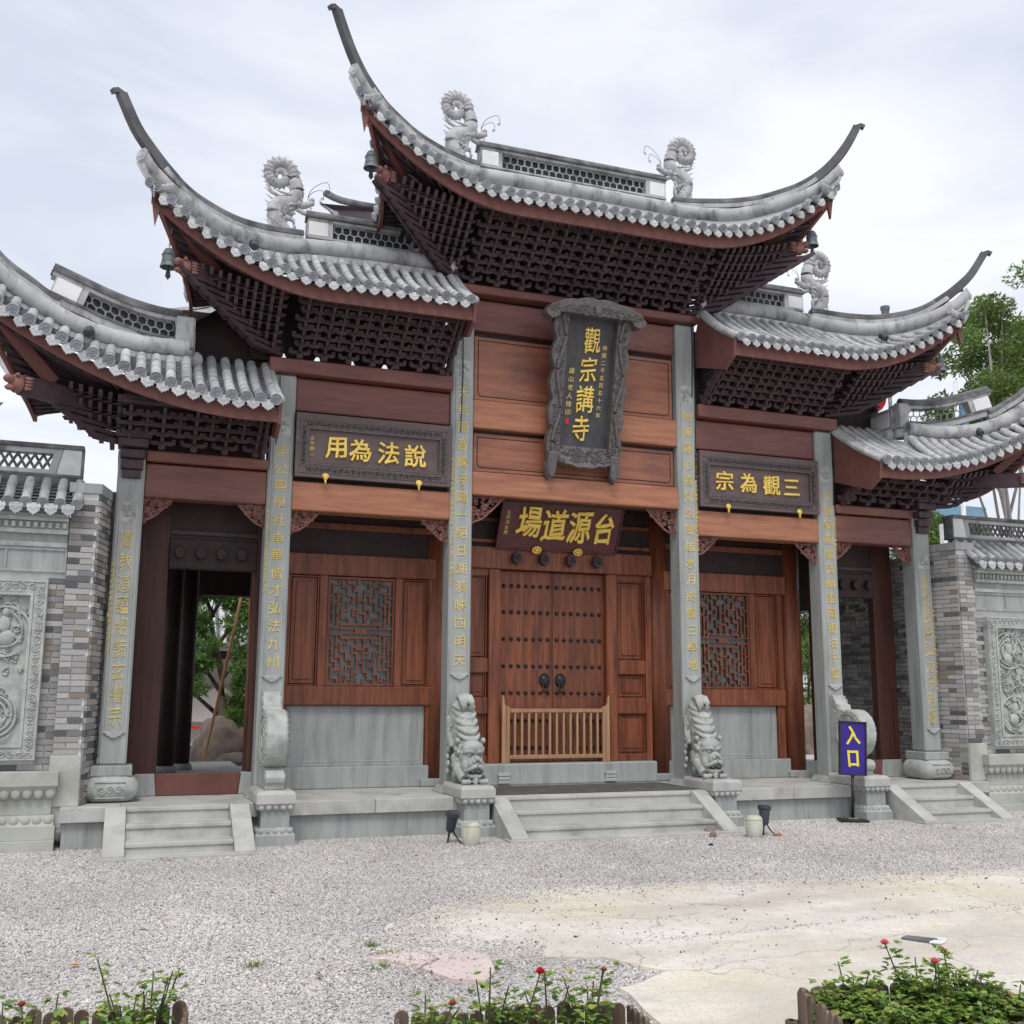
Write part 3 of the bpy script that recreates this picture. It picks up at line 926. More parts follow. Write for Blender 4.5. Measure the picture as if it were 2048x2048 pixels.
nail.lathe([(.028, -.006), (.026, .004)], 0, 0, 12)
nail_me = nail.mesh('door_nail', 'iron', True)
for s in (-1, 1):
    a, b_ = sorted((s * .004, s * .765))
    leaf = MB().box(a, b_, YW + .04, YW + .10, .80, 3.30).build('door_leaf', 'wood_v', gate, bevel=.004)
    # plank joints as thin proud strips
    for i in range(7):
        for z in (3.10, 2.75, 2.395, 2.04, 1.69, 1.335, .98):
            inst(nail_me, 'door_nail', (s * (.065 + i * .105), YW + .032, z), leaf, (pi / 2, 0, 0))
    # lion-mask knocker
    kx, kz = s * .115, 1.84
    k = MB()
    k.ball((kx, YW + .03, kz), (.062, .03, .085), 14, 10)
    for i in range(18):
        a_ = 2 * pi * i / 18
        k.ball((kx + cos(a_) * .064, YW + .03, kz + .02 + sin(a_) * .078), (.017, .016, .017), 6, 4)
    for q in (-1, 1):
        k.ball((kx + q * .023, YW + .004, kz + .02), .012, 6, 5)
        k.tube([(kx + q * .05, YW + .01, kz - .035), (kx + q * .03, YW - .005, kz - .02), (kx, YW - .004, kz - .028)], .009, 5)
    k.ball((kx, YW - .002, kz - .008), (.019, .018, .014), 8, 5)
    k.tube([(kx + cos(t) * .036, YW - .004 + .006 * sin(t), kz - .085 + sin(t) * .048) for t in frange(0, 2 * pi, 17)], .009, 6)
    for q in (-.015, .015):
        k.ball((kx + q, YW + .01, kz - .135), (.013, .01, .018), 6, 4)
    k.build('lion_knocker', 'iron', leaf, smooth=True)

# window bays
def lattice(x0, x1, z0, z1, y, par):
    W, H = x1 - x0, z1 - z0
    cx, cz = (x0 + x1) / 2, (z0 + z1) / 2
    segs = []
    # quarter pattern in units u (0 centre..1 edge), v (0 centre..1 edge)
    Q = [[(0, .13), (.62, .13), (.62, .06), (.96, .06)], [(.12, .13), (.12, .30), (.26, .30), (.26, .42), (.10, .42), (.10, .78)],
         [(.38, .13), (.38, .24), (.62, .24), (.62, .40), (.44, .40), (.44, .55), (.26, .55), (.26, .68)],
         [(.76, .06), (.76, .50), (.60, .50), (.60, .66)], [(.90, .18), (.90, .58), (.76, .58), (.76, .74)],
         [(.10, .78), (.24, .78), (.24, .92)], [(.24, .68), (.44, .68), (.44, .84), (.60, .84), (.60, .94)], [(.60, .74), (.90, .74), (.90, .90), (.70, .90), (.70, .97)],
         [(0, .60), (.10, .60)], [(.10, .92), (.10, 1.0)], [(.44, .94), (.44, 1.0)], [(0, .34), (.12, .34)], [(.90, .66), (1.0, .66)], [(.90, .34), (1, .34)], [(.24, .92), (.40, .92)]]
    bar = MB()
    r = .0115
    for pl in Q:
        for a, b_ in zip(pl, pl[1:]):
            for sx in (-1, 1):
                for sz in (-1, 1):
                    xa, xb = sorted((cx + sx * a[0] * W / 2, cx + sx * b_[0] * W / 2))
                    za, zb = sorted((cz + sz * a[1] * H / 2, cz + sz * b_[1] * H / 2))
                    j = random.uniform(0, .002)
                    bar.box(xa - r, xb + r, y - .02 - j, y + .012, za - r, zb + r)
    for u, v in ((.12, .2), (.5, .24), (.35, .55), (.76, .3), (.10, .55), (.5, .84), (.9, .45), (.24, .86)):
        for sx in (-1, 1):
            for sz in (-1, 1):
                bar.ball((cx + sx * u * W / 2, y - .022, cz + sz * v * H / 2), .019, 6, 4)
    bar.box(cx - .33 * W, cx + .33 * W, y - .018, y + .01, cz - .035, cz - .02)
    bar.box(cx - .33 * W, cx + .33 * W, y - .018, y + .01, cz + .02, cz + .035)
    bar.box(cx - .09 * W, cx + .09 * W, y - .022, y + .01, cz - .02, cz + .02)
    f = MB()
    for a, b_, c_, d_ in ((x0 - .03, x0, z0 - .03, z1 + .03), (x1, x1 + .03, z0 - .03, z1 + .03), (x0, x1, z0 - .03, z0), (x0, x1, z1, z1 + .03)):
        f.box(a, b_, y - .03, y + .03, c_, d_)
    fr = f.build('lattice_window', 'wood_v', par, bevel=.004)
    bar.build('lattice_bars', 'wood_v', fr, recalc=False)
    beam('window_backing', 'glass', x0, x1, y + .022, y + .04, z0, z1, 0, fr)
for s in (-1, 1):
    def X(a, b_):
        return sorted((s * a, s * b_))
    MB().box(*X(1.68, 3.68), YW - .02, YW + .15, ZP, .782).build('dado_plinth', 'stone', gate, bevel=.012)
    d = MB().box(*X(1.76, 3.50), YW + .04, YW + .12, .782, 1.52).build('stone_dado', 'stone', gate, bevel=.006)
    a, b_ = X(1.79, 3.47)
    k = MB()
    q = .04
    loop = [(a + .02, .84 + q), (a + .02 + q, .84), (b_ - .02 - q, .84), (b_ - .02, .84 + q), (b_ - .02, 1.50), (a + .02, 1.50)]
    for i in range(6):
        p, r_ = loop[i], loop[(i + 1) % 6]
        k.tube([(p[0], YW + .04, p[1]), (r_[0], YW + .04, r_[1])], .005, 4)
    k.build('dado_moulding', 'stone_carved', d)
    beam('window_sill', 'wood_v', *X(1.66, 3.62), YW - .04, YW + .12, 1.525, 1.755, .01)
    beam('dado_stile', 'wood_v', *X(1.66, 1.755), YW - .01, YW + .1, .785, 1.525, .006)
    beam('dado_stile', 'wood_v', *X(3.505, 3.62), YW - .01, YW + .1, .785, 1.525, .006)
    for xx0, xx1 in ((1.66, 1.74), (2.10, 2.19), (3.06, 3.16), (3.53, 3.62)):
        beam('window_stile', 'wood_v', *X(xx0, xx1), YW - .02, YW + .1, 1.755, 3.13, .008)
    framed_panel(*X(1.745, 2.095), 1.76, 3.12, YW, gate)
    framed_panel(*X(3.165, 3.525), 1.76, 3.12, YW, gate)
    lattice(*X(2.225, 3.025), 1.79, 3.09, YW + .02, gate)
    beam('window_head', 'wood_v', *X(1.66, 3.68), YW - .04, YW + .12, 3.13, 3.40, .012)
    beam('transom_board', 'wood_deep', *X(1.66, 3.68), YW + .03, YW + .1, 3.40, 4.30, 0)
    beam('transom_rail', 'wood_v', *X(1.66, 3.68), YW - .02, YW + .06, 3.72, 3.80, .008)
    # ---- side passage
    YS = .55
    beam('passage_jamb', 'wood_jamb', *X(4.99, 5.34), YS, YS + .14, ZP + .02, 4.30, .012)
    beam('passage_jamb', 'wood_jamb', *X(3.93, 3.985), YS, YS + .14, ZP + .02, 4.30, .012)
    beam('passage_lintel', 'wood_deep', *X(3.987, 4.99), YS - .02, YS + .12, 3.10, 3.45, .012)
    beam('passage_transom', 'wood_deep', *X(3.987, 4.99), YS + .02, YS + .08, 3.45, 4.30, 0)
    beam('transom_rail', 'wood_dark', *X(3.987, 4.99), YS - .01, YS + .09, 3.50, 3.55, .006)
    for i in range(4):
        xx = s * (4.17 + i * .235)
        MB().prism([(xx + cos(2 * pi * k / 8) * .062, 3.28 + sin(2 * pi * k / 8) * .075) for k in range(8)], YS - .10, YS - .01, 'y').build('lintel_stud', 'wood_deep', gate, bevel=.01)
    xl, xr = X(4.06, 5.0)
    MB().prism([(xl + .025, ZP + .002), (xr - .03, ZP + .002), (xr, .765), (xl, .765)], YS - .02, YS + .03, 'y').build('threshold_board', 'fascia', gate, bevel=.006)
    MB().prism([(xl - .22, ZP), (xl + .02, ZP), (xl - .005, .765), (xl - .22, .765)], YS - .01, YS + .1, 'y').build('threshold_block', 'stone', gate, bevel=.01)
    MB().prism([(xr - .02, ZP), (xr + .35, ZP), (xr + .35, .765), (xr + .005, .765)], YS - .01, YS + .1, 'y').build('threshold_block', 'stone', gate, bevel=.01)
    MB().box(*X(3.72, 5.60), .75, 5.25, ZP - .001, .60).build('passage_floor', 'stone_light', gate)
    # partition between the passage and the shut bays, rear columns and beam
    beam('partition_wall', 'wood_deep', *X(3.66, 3.72), 1.0, 2.55, ZP, 4.30, 0)
    for xx, yy in ((4.80, 3.05), (4.57, 3.50), (5.45, 4.9)):
        p = MB().lathe([(.125, .66), (.125, 4.3)], s * xx, yy, 22).build('timber_post', 'wood_deep', gate, smooth=True)
        MB().lathe([(.155, .60), (.17, .625), (.16, .66), (.14, .69)], s * xx, yy, 22).build('post_plinth', 'stone', p, smooth=True)
    beam('rear_beam', 'wood_deep', *X(3.66, 5.62), 4.85, 5.1, 3.17, 3.75, .01)
    beam('rear_board', 'wood_deep', *X(3.66, 5.62), 4.95, 5.0, 3.75, 4.3, 0)
    corner = corner_bracket(s * 4.62, 3.17, .33, .32, -s, 40 + s)
    corner.location.y = 4.85
beam('rear_wall', 'wood_deep', -3.72, 3.72, 2.555, 2.62, ZP, 4.3, 0)
beam('rear_beam', 'wood_deep', -3.66, 3.66, 4.85, 5.1, 3.17, 3.75, .01)

# ================================================================== ROOFS
YM = 0.145       # plan axis of the gate
T_C = [(0, -.10, 8.36), (1.0, -.09, 8.36), (1.4, -.08, 8.355), (1.7, -.16, 8.315), (2.1, -.43, 8.235), (2.33, -.575, 8.245), (2.6, -.75, 8.30), (2.85, -.91, 8.385), (3.02, -1.02, 8.455), (3.19, -1.13, 8.575), (3.357, -1.238, 8.75)]
K_C = [(1.45, .0, 8.57), (1.62, -.06, 8.55), (1.9, -.245, 8.505), (2.14, -.40, 8.48), (2.42, -.58, 8.485), (2.65, -.73, 8.53), (2.93, -.91, 8.625), (3.18, -1.07, 8.80), (3.35, -1.18, 9.00), (3.46, -1.26, 9.18), (3.56, -1.32, 9.39)]
T_M = [(1.76, -.10, 7.04), (2.9, -.10, 7.04), (3.6, -.08, 7.02), (3.85, -.10, 6.98), (4.09, -.24, 6.925), (4.34, -.38, 6.88), (4.59, -.525, 6.873), (4.83, -.66, 6.91), (5.06, -.80, 6.98), (5.26, -.91, 7.08), (5.45, -1.02, 7.20), (5.575, -1.10, 7.34)]
K_M = [(3.7, .0, 7.23), (3.9, -.07, 7.20), (4.2, -.25, 7.125), (4.5, -.42, 7.09), (4.8, -.60, 7.115), (5.07, -.75, 7.195), (5.3, -.89, 7.345), (5.48, -1.00, 7.505), (5.63, -1.083, 7.67), (5.79, -1.18, 7.95)]
T_L = [(4.0, -.30, 5.47), (4.6, -.36, 5.47), (5.07, -.42, 5.455), (5.4, -.49, 5.43), (5.7, -.56, 5.44), (5.95, -.617, 5.475), (6.2, -.68, 5.545), (6.48, -.74, 5.665), (6.71, -.79, 5.80), (6.87, -.83, 5.91), (7.1, -.92, 6.10), (7.25, -1.0, 6.28)]
K_L = [(6.3, -.55, 5.82), (6.45, -.575, 5.885), (6.6, -.61, 5.98), (6.77, -.64, 6.08), (6.9, -.67, 6.18), (7.15, -.78, 6.42), (7.35, -.95, 6.75), (7.45, -1.05, 6.98)]
RF = {
    'c': dict(z0=7.62, xl=1.3, a=.22, y0=-1.10, b=.035, xi=0, xe=3.25, T=T_C, K=K_C, xw=1.745, xm=2.78, zs=.30, r=.047, xr=1.4, td=.25),
    'm': dict(z0=6.25, xl=3.5, a=.195, y0=-1.00, b=.03, xi=1.775, xe=5.45, T=T_M, K=K_M, xw=3.97, xm=4.98, zs=.26, r=.047, xr=3.62, td=.18),
    'l': dict(z0=4.80, xl=4.35, a=.118, y0=-1.00, b=.012, xi=3.99, xe=7.12, T=T_L, K=K_L, xw=5.61, xm=6.55, zs=.22, r=.055, xr=6.4, td=.16)}
def eave(R_, ax):
    d = max(0, ax - R_['xl'])
    return Vector((ax, R_['y0'] - R_['b'] * d * d, R_['z0'] + R_['a'] * d * d))
def top(R_, ax):
    if R_ is RF['l'] and ax < 4.93:          # inner rows run on up under the middle roof
        return Vector((ax, .12, 5.50))
    y, z = interp(R_['T'], ax)
    return Vector((ax, y - .03, z - R_['td']))
def slope_path(R_, ax, n=9, lift=0.0, over=0.0):
    e, t = eave(R_, ax), top(R_, ax)
    if (t - e).length < .05: t = e + Vector((0, .05, .03))
    pts_ = []
    for i in range(n):
        q = i / (n - 1)
        p = e.lerp(t, q)
        p.z += -.045 * sin(pi * q) * min(1, (t - e).length) + lift
        pts_.append(p)
    d = (pts_[1] - pts_[0]).normalized()
    if over: pts_[0] = pts_[0] - d * over
    return pts_
def side_eave(R_, t):
    c = eave(R_, R_['xe'])
    w = t ** 2.2
    return Vector((R_['xm'] + (c.x - R_['xm']) * w, YM + (c.y - YM) * t, R_['z0'] + (c.z - R_['z0']) * w))

# shared small pieces
dm = MB().lathe([(.001, .0), (.040, .0), (.044, .006), (.052, .008), (.056, .002), (.056, -.028), (.001, -.028)], 0, 0, 16)
for k in range(8):
    dm.ball((cos(k * pi / 4) * .024, sin(k * pi / 4) * .024, .003), (.009, .009, .006), 6, 4)
dm.ball((0, 0, .004), (.010, .010, .007), 6, 4)
DISC = dm.mesh('tile_end', 'disc', False)
dp = [(-.060, .045), (-.062, .01), (-.052, -.008), (-.056, -.022), (-.036, -.034), (-.024, -.048), (-.010, -.050), (0, -.066), (.010, -.050), (.024, -.048), (.036, -.034), (.056, -.022), (.052, -.008), (.062, .01), (.060, .045)]
ddm = MB().prism(dp, -.010, .008, 'y')
ddm.ball((0, -.011, -.008), (.022, .006, .018), 8, 5)
for q in (-1, 1):
    ddm.ball((q * .034, -.011, .002), (.012, .006, .012), 6, 4)
DRIP = ddm.mesh('drip_tile', 'tile', False)

def coin_lattice(mb, p_of, n, rr, rad=.0075):
    """two staggered rows of overlapping rings; p_of(u, v) -> point and the two in-plane axes"""
    for i in range(n):
        for v in (.27, .73):
            u = (i + (.25 if v < .5 else .75)) / (n + .0)
            c, ax, az = p_of(u, v)
            path = [c + ax * (cos(a) * rr) + az * (sin(a) * rr) for a in frange(0, 2 * pi, 13)]
            mb.tube(path, rad, 4, cap=False)

def make_roof(kind, s):
    R_ = RF[kind]
    both = kind == 'c'
    def mx(p): return Vector((p[0] * s, p[1], p[2]))
    name = {'c': 'crowning_roof', 'm': 'middle_roof', 'l': 'lower_roof'}[kind]
    xs = frange(R_['xi'], R_['xe'], 30)
    if both: xs = [-x for x in reversed(xs[1:])] + xs
    deck = MB()
    tops = MB()
    for back in (0, 1):
        def B(p):
            if back:         # the rear corners are plain: they lift far less
                dz_ = 0 if kind != 'm' else .7 * R_['a'] * max(0, abs(p[0]) - R_['xl']) ** 2
                return (p[0] * s, 2 * YM - p[1], p[2] - dz_)
            return (p[0] * s, p[1], p[2])
        rows = []
        for x in xs:
            sg = -1 if x < 0 else 1
            sp = slope_path(R_, abs(x), 7, -.045)
            rows.append([B((p.x * sg, p.y, p.z)) for p in sp])
        tops.grid(rows)
        rows = []
        for x in xs:     # soffit
            sg = -1 if x < 0 else 1
            e = eave(R_, abs(x))
            rows.append([B((e.x * sg, e.y + .05, e.z - .10)), B((min(abs(x), R_['xw']) * sg, -.02, R_['z0'] + R_['zs']))])
        deck.grid(rows)
        for sg in ((-1, 1) if both else (1,)):
            rows, rows2 = [], []
            for i in range(12):
                t = i / 11
                se = side_eave(R_, t)
                xr = R_['xr'] + (R_['xe'] - R_['xr']) * t
                h = top(R_, xr)
                y_h = h.y if t > 0 else YM
                rows.append([B((se.x * sg, se.y, se.z - .03)), B(((se.x + h.x) / 2 * sg, (se.y + y_h) / 2, (se.z + h.z) / 2 - .06)), B((h.x * sg, y_h, h.z))])
                rows2.append([B(((se.x - .05) * sg, se.y, se.z - .10)), B((R_['xw'] * sg, min(se.y, YM) if t < .15 else -.02 + (YM + .02) * max(0, 1 - t * 2), R_['z0'] + R_['zs']))])
            tops.grid(rows)
            deck.grid(rows2)
    roof = deck.build(name, 'wood_dark', gate)
    tops.build('tile_bed', 'tile', roof, smooth=True)
    for sg in ((-1, 1) if both else ()):
        MB().tube([Vector((x * sg, 2 * YM - interp(R_['T'], x)[0], interp(R_['T'], x)[1] - .08 - (0 if both else .7 * R_['a'] * max(0, x - R_['xl']) ** 2))) for x in frange(R_['xr'], R_['xe'] - .06, 20)], .05, 8).build('rear_hip_roll', 'ridge_dark', roof, smooth=True)
    # fascia boards
    f = MB()
    outer, inner = [], []
    for x in xs:
        sg = -1 if x < 0 else 1
        e = eave(R_, abs(x))
        q = max(0, abs(x) - R_['xl']) / (R_['xe'] - R_['xl'])
        hh = .168 - .065 * q
        outer.append([(e.x * sg * s, e.y + .035, e.z - .055), (e.x * sg * s, e.y + .035, e.z - .055 - hh), (e.x * sg * s, e.y + .075, e.z - .055 - hh), (e.x * sg * s, e.y + .075, e.z - .055)])
    f.grid(outer, close=True)
    f.f.append((0, 1, 2, 3)); nv = len(f.v); f.f.append((nv - 4, nv - 3, nv - 2, nv - 1))
    f.build('eave_fascia', 'fascia', roof, smooth=False)
    for sg in ((-1, 1) if both else (1,)):
        f = MB()
        rows = []
        for i in range(14):
            t = i / 13
            e = side_eave(R_, t)
            rows.append([((e.x - .03) * sg * s, e.y, e.z - .05), ((e.x - .03) * sg * s, e.y, e.z - .19), ((e.x - .07) * sg * s, e.y, e.z - .19), ((e.x - .07) * sg * s, e.y, e.z - .05)])
        f.grid(rows, close=True)
        f.build('side_fascia', 'fascia', roof)
    # side eave tiles seen edge on
    for sg in ((-1, 1) if both else (1,)):
        for i in range(9):
            sd = MB()
            e = side_eave(R_, .98 - i * .115)
            d2 = (Vector((1, 0, .35))).normalized()
            sd.tube([mx((e.x * sg + sg * .03, e.y, e.z)), mx((e.x * sg - sg * .2, e.y, e.z + .08))], R_['r'], 8)
            sd.prism([(e.y - .055 + u * .9, e.z - .03 + v) for u, v in dp], (e.x * sg) * s - .01, (e.x * sg) * s + .01, 'x')
            sd.build('side_tile', 'tile', roof)
    # pan tiles between the rolls: overlapping shallow plates
    sp_ = .155
    if both:
        n = int(R_['xe'] / sp_)
        cols = [(-1 if i < 0 else 1) * abs(i) * sp_ for i in range(-n, n + 1)]
    else:
        n = int((R_['xe'] - R_['xi'] - .04) / sp_)
        cols = [R_['xi'] + .06 + i * sp_ for i in range(n + 1)]
    pan = MB()
    for i, x in enumerate(cols):
        sg = -1 if x < 0 else 1
        xm_ = x + sp_ / 2
        if abs(xm_) > R_['xe']: continue
        sg2 = -1 if xm_ < 0 else 1
        pth = slope_path(R_, abs(xm_), 14, -.012)
        for a, b_ in zip(pth, pth[1:]):
            if (b_ - a).length < .012: continue
            q = .075
            u = (b_ - a).normalized()
            nrm = Vector((0, -u.z, u.y))
            o_ = nrm * .020
            a2 = a + o_
            b2 = b_ + u * .03
            for w0, w1, dz0, dz1 in ((-q, 0, .018, 0), (0, q, 0, .018)):
                P4 = []
                for (pp, lift) in ((a2, 1), (b2, 1)):
                    P4.append((sg2 * s * pp.x + s * w0, pp.y, pp.z + dz0))
                    P4.append((sg2 * s * pp.x + s * w1, pp.y, pp.z + dz1))
                pan.add([P4[0], P4[1], P4[3], P4[2], (P4[0][0], P4[0][1] + .004, P4[0][2] - .018), (P4[1][0], P4[1][1] + .004, P4[1][2] - .018)], [(0, 1, 2, 3), (0, 4, 5, 1)])
    po = pan.build('pan_tiles', 'pan', roof, recalc=False)
    po['kind'] = 'stuff'
    # roll tiles with their end discs, drip tiles between
    for i, x in enumerate(cols):
        sg = -1 if x < 0 else 1
        ax = abs(x)
        pth = slope_path(R_, ax, 12, .03, .05)
        L_ = sum((b_ - a).length for a, b_ in zip(pth, pth[1:]))
        # resample with joint lips
        nseg = max(1, int(round(L_ / .19)))
        P_, rad = [], []
        def at(q):
            d = q * L_
            for a, b_ in zip(pth, pth[1:]):
                l = (b_ - a).length
                if d <= l or b_ is pth[-1]:
                    return a.lerp(b_, min(1, d / l if l else 0))
                d -= l
        for k in range(nseg):
            for q, r_ in ((.0, 1.0), (.93, .96), (.95, .86), (.995, .86)):
                P_.append(at((k + q) / nseg))
                rad.append(R_['r'] * r_)
        row = MB()
        path3 = [mx((p.x * sg, p.y, p.z)) for p in P_]
        rows = []
        for k, p in enumerate(path3):
            t = (path3[min(k + 1, len(path3) - 1)] - path3[max(k - 1, 0)]).normalized()
            lat = Vector((1, 0, 0))
            u2 = lat.cross(t)
            rows.append([p + lat * cos(a) * rad[k] + u2 * sin(a) * rad[k] for a in frange(-.5, pi + .5, 8)])
        row.grid(rows)
        jx = random.uniform(-.008, .008)
        ro_ = row.build('roof_tile_roll', 'tile', roof, auto=True, recalc=False)
        ro_.location = (jx, 0, random.uniform(-.006, .006))
        d = (pth[0] - pth[1]).normalized()
        d = Vector((d.x * sg * s, d.y, d.z * .6)).normalized()
        c = mx((pth[0].x * sg, pth[0].y, pth[0].z))
        k = R_['r'] / .047
        inst(DISC, 'tile_end', c + d * .008 + Vector((jx, 0, 0)), roof, d.to_track_quat('Z', 'Y').to_euler(), (k, k, 1))
        xm_ = x + sp_ / 2
        if abs(xm_) < R_['xe']:
            sg2 = -1 if xm_ < 0 else 1
            e = eave(R_, abs(xm_))
            e2 = eave(R_, abs(xm_) + .05)
            tilt = math.atan2(e2.z - e.z, .05) * sg2 * s
            inst(DRIP, 'drip_tile', (e.x * sg2 * s, e.y - .035 + random.uniform(-.006, .006), e.z - .055 + random.uniform(-.004, .004)), roof, (-.22, -tilt * .8, random.uniform(-.06, .06)), (1.0 * k, 1, 1.05 * k))
    # ridge roll: jointed half-round running out along the hips
    Tt = R_['T']
    xr0, xr1 = (4.96 if kind == 'l' else Tt[0][0]), Tt[-1][0]
    def roll_path(n):
        if both:
            return [Vector((x, *interp(Tt, abs(x)))) for x in frange(-xr1, xr1, n)]
        return [Vector((x * s, *interp(Tt, x))) for x in frange(xr0, xr1, n)]
    rp = roll_path(96 if both else 64)
    rb = MB()
    cnt = len(rp)
    def rr_(t):
        k = t * (cnt - 1)
        rad = .098
        e_ = min(k, cnt - 1 - k) / (cnt - 1) if both else (cnt - 1 - k) / (cnt - 1)
        rad *= .72 + .28 * min(1, e_ / (.10 if both else .16))
        return rad * (1.05 if int(round(k)) % 5 == 0 else 1.0)
    rb.tube(rp, rr_, 14)
    rb.build('ridge_roll', 'ridge', roof, auto=True)
    ends = [rp[0], rp[-1]] if both else [rp[-1]]
    wed = MB()
    wp = [p + Vector((0, .03, -.04)) for p in rp]
    nw = len(wp)
    def wpr(t):
        e_ = min(t, 1 - t) / .16 if both else (1 - t) / .22
        d_ = -.05 - .15 * min(1, e_)
        return [(-.045, d_), (.045, d_), (.045, .0), (-.045, .0)]
    wed.sweep(wp, wpr)
    wed.build('hip_plaster', 'white', roof)
    for e in ends:
        sg = 1 if e.x > 0 else -1
        q = MB().lathe([(.001, .0), (.058, .0), (.068, -.010), (.068, -.03), (.001, -.03)], 0, 0, 20)
        o = q.build('roll_end', 'ridge', roof, auto=True)
        o.location = e + Vector((sg * .012, -.02, .0))
        o.scale = (1, 1.35, 1)
        o.rotation_euler = Vector((sg * .75, -.8, .35)).to_track_quat('Z', 'Y').to_euler()
        ce = eave(R_, R_['xe'])
        MB().sweep([e + Vector((sg * .0, .0, -.06)), e.lerp(Vector((sg * ce.x, ce.y, ce.z)), .5) + Vector((sg * .02, -.015, 0)), Vector((sg * ce.x, ce.y - .01, ce.z + .0))], [(-.022, -.02), (.022, -.02), (.022, .02), (-.022, .02)]).build('corner_plaster', 'ridge', roof, bevel=.01)
        inst(DISC, 'tile_end', (sg * (ce.x + .03), ce.y - .05, ce.z + .02), roof, Vector((sg * .5, -.8, -.1)).to_track_quat('Z', 'Y').to_euler())
    # hip cap moulding and black horn
    Kt = R_['K']
    for sg in ((-1, 1) if both else (s,)):
        kp = [Vector((x * sg, *interp(Kt, x))) for x in frange(Kt[0][0], Kt[-1][0], 40)]
        cut = int(len(kp) * .74)
        low = [p + Vector((0, .02, -.16)) for p in kp[:cut]]
        MB().sweep(low, [(-.05, -.06), (.05, -.06), (.05, .07), (-.05, .07)]).build('hip_neck', 'ridge_dark', roof)
        mid_ = [p + Vector((0, .01, -.10)) for p in kp[:int(len(kp) * .80)]]
        MB().sweep(mid_, [(-.082, -.03), (.082, -.03), (.082, .028), (-.082, .028)]).build('hip_band', 'ridge', roof)
        capw = lambda t: [(-.075 + .02 * t, -.06), (.075 - .02 * t, -.06), (.075 - .02 * t, -.008), (.04, .016), (-.04, .016), (-.075 + .02 * t, -.008)]
        MB().sweep(kp[:cut], capw).build('hip_cap', 'ridge_dark', roof)
        hp = kp[cut - 1:]
        last = hp[-1]
        dirn = (hp[-1] - hp[-2]).normalized()
        hp = hp + [last + dirn * .012]
        hw = lambda t: [(-.045 + .006 * t, -.115 + .03 * t), (.045 - .006 * t, -.115 + .03 * t), (.045 - .006 * t, .014), (-.045 + .006 * t, .014)]
        h = MB().sweep(hp, hw)
        out = Vector((sg * .7, -.35, .08)).normalized()
        h.sweep([last - dirn * .03, last + out * .09 + Vector((0, 0, -.002)), last + out * .135 + Vector((0, 0, -.035))], [(-.038, -.026), (.038, -.026), (.038, .024), (-.038, .024)])
        for fr in (.74, .84):
            b0 = kp[int(len(kp) * fr) - 1]
            dd = (kp[int(len(kp) * fr) - 1] - kp[int(len(kp) * fr) - 3]).normalized()
            perp = Vector((sg * .75, -.55, -.25)).normalized()
            h.sweep([b0 - dd * .16 + perp * .085, b0 + perp * .095, b0 + dd * .035 + perp * .125], [(-.03, -.035), (.03, -.035), (.03, .03), (-.03, .03)])
        h.build('horn_tip', 'tip', roof)
    # rafters fanning to the corner, corner beam with beast head, hanging red strut
    for sg in ((-1, 1) if both else (s,)):
        fr = MB()
        for i in range(15):
            t = i / 14
            se = side_eave(R_, .15 + .85 * t)
            a0 = Vector((sg * (R_['xw'] - .05), YM - .15 * t, R_['z0'] + R_['zs'] - .10))
            fr.tube([a0, Vector((sg * (se.x - .08), se.y, se.z - .15))], .026, 5)
        for i in range(11):
            xx = R_['xw'] + .1 + i * (R_['xe'] - R_['xw'] - .15) / 10
            e = eave(R_, xx)
            a0 = Vector((sg * (R_['xw'] - .05 + .03 * i), -.10, R_['z0'] + R_['zs'] - .10))
            fr.tube([a0, Vector((sg * e.x, e.y + .12, e.z - .16))], .026, 5)
        fr.build('fan_rafters', 'wood_dark', roof)
        ce = eave(R_, R_['xe'])
        hb = {'c': (2.86, -.86, 7.69), 'm': (5.03, -.82, 6.24), 'l': (6.58, -.90, 4.74)}[kind]
        h0 = Vector((sg * R_['xw'], -.0, R_['z0'] - .02))
        h1 = Vector((sg * hb[0], hb[1], hb[2]))
        MB().sweep([h0, h1], [(-.06, -.10), (.06, -.10), (.06, .10), (-.06, .10)]).build('corner_beam', 'wood_dark', roof, bevel=.01)
        MB().sweep([h0.lerp(h1, .7) + Vector((0, 0, .12)), Vector((sg * (ce.x - .12), ce.y + .10, ce.z - .14))], [(-.045, -.06), (.045, -.06), (.045, .05), (-.045, .05)]).build('corner_rafter', 'fascia', roof)
        d = (h1 - h0).normalized()
        bh = MB()
        bh.ball(h1 + d * .04, (.085, .085, .10), 10, 7)
        bh.ball(h1 + d * .13 + Vector((0, 0, .035)), (.06, .06, .045), 8, 6)
        bh.ball(h1 + d * .12 + Vector((0, 0, -.055)), (.05, .05, .03), 8, 5)
        lat = d.cross(Vector((0, 0, 1))).normalized()
        for q in (-1, 1):
            bh.ball(h1 + d * .08 + lat * q * .06 + Vector((0, 0, .075)), .025, 6, 5)
            for j in range(4):
                p0 = h1 + lat * q * .07 + Vector((0, 0, .05 - j * .035))
                bh.tube([p0, p0 + lat * q * .03 - d * .04, p0 + lat * q * .02 - d * .09 + Vector((0, 0, .02))], [.022, .017, .004], 5)
        bh.build('beast_head', 'carve', roof, smooth=True)
        cc = Vector((sg * ce.x, ce.y, ce.z))
        MB().prism([(sg * (ce.x - .05), ce.z - .08), (sg * (ce.x - .0), ce.z - .10), (sg * (ce.x - .05), ce.z - .42), (sg * (ce.x - .085), ce.z - .25)], ce.y + .03, ce.y + .075, 'y').build('corner_tongue', 'fascia', roof)
    return roof

roofs = {('c', 1): make_roof('c', 1)}
for s in (-1, 1):
    roofs[('m', s)] = make_roof('m', s)
    roofs[('l', s)] = make_roof('l', s)
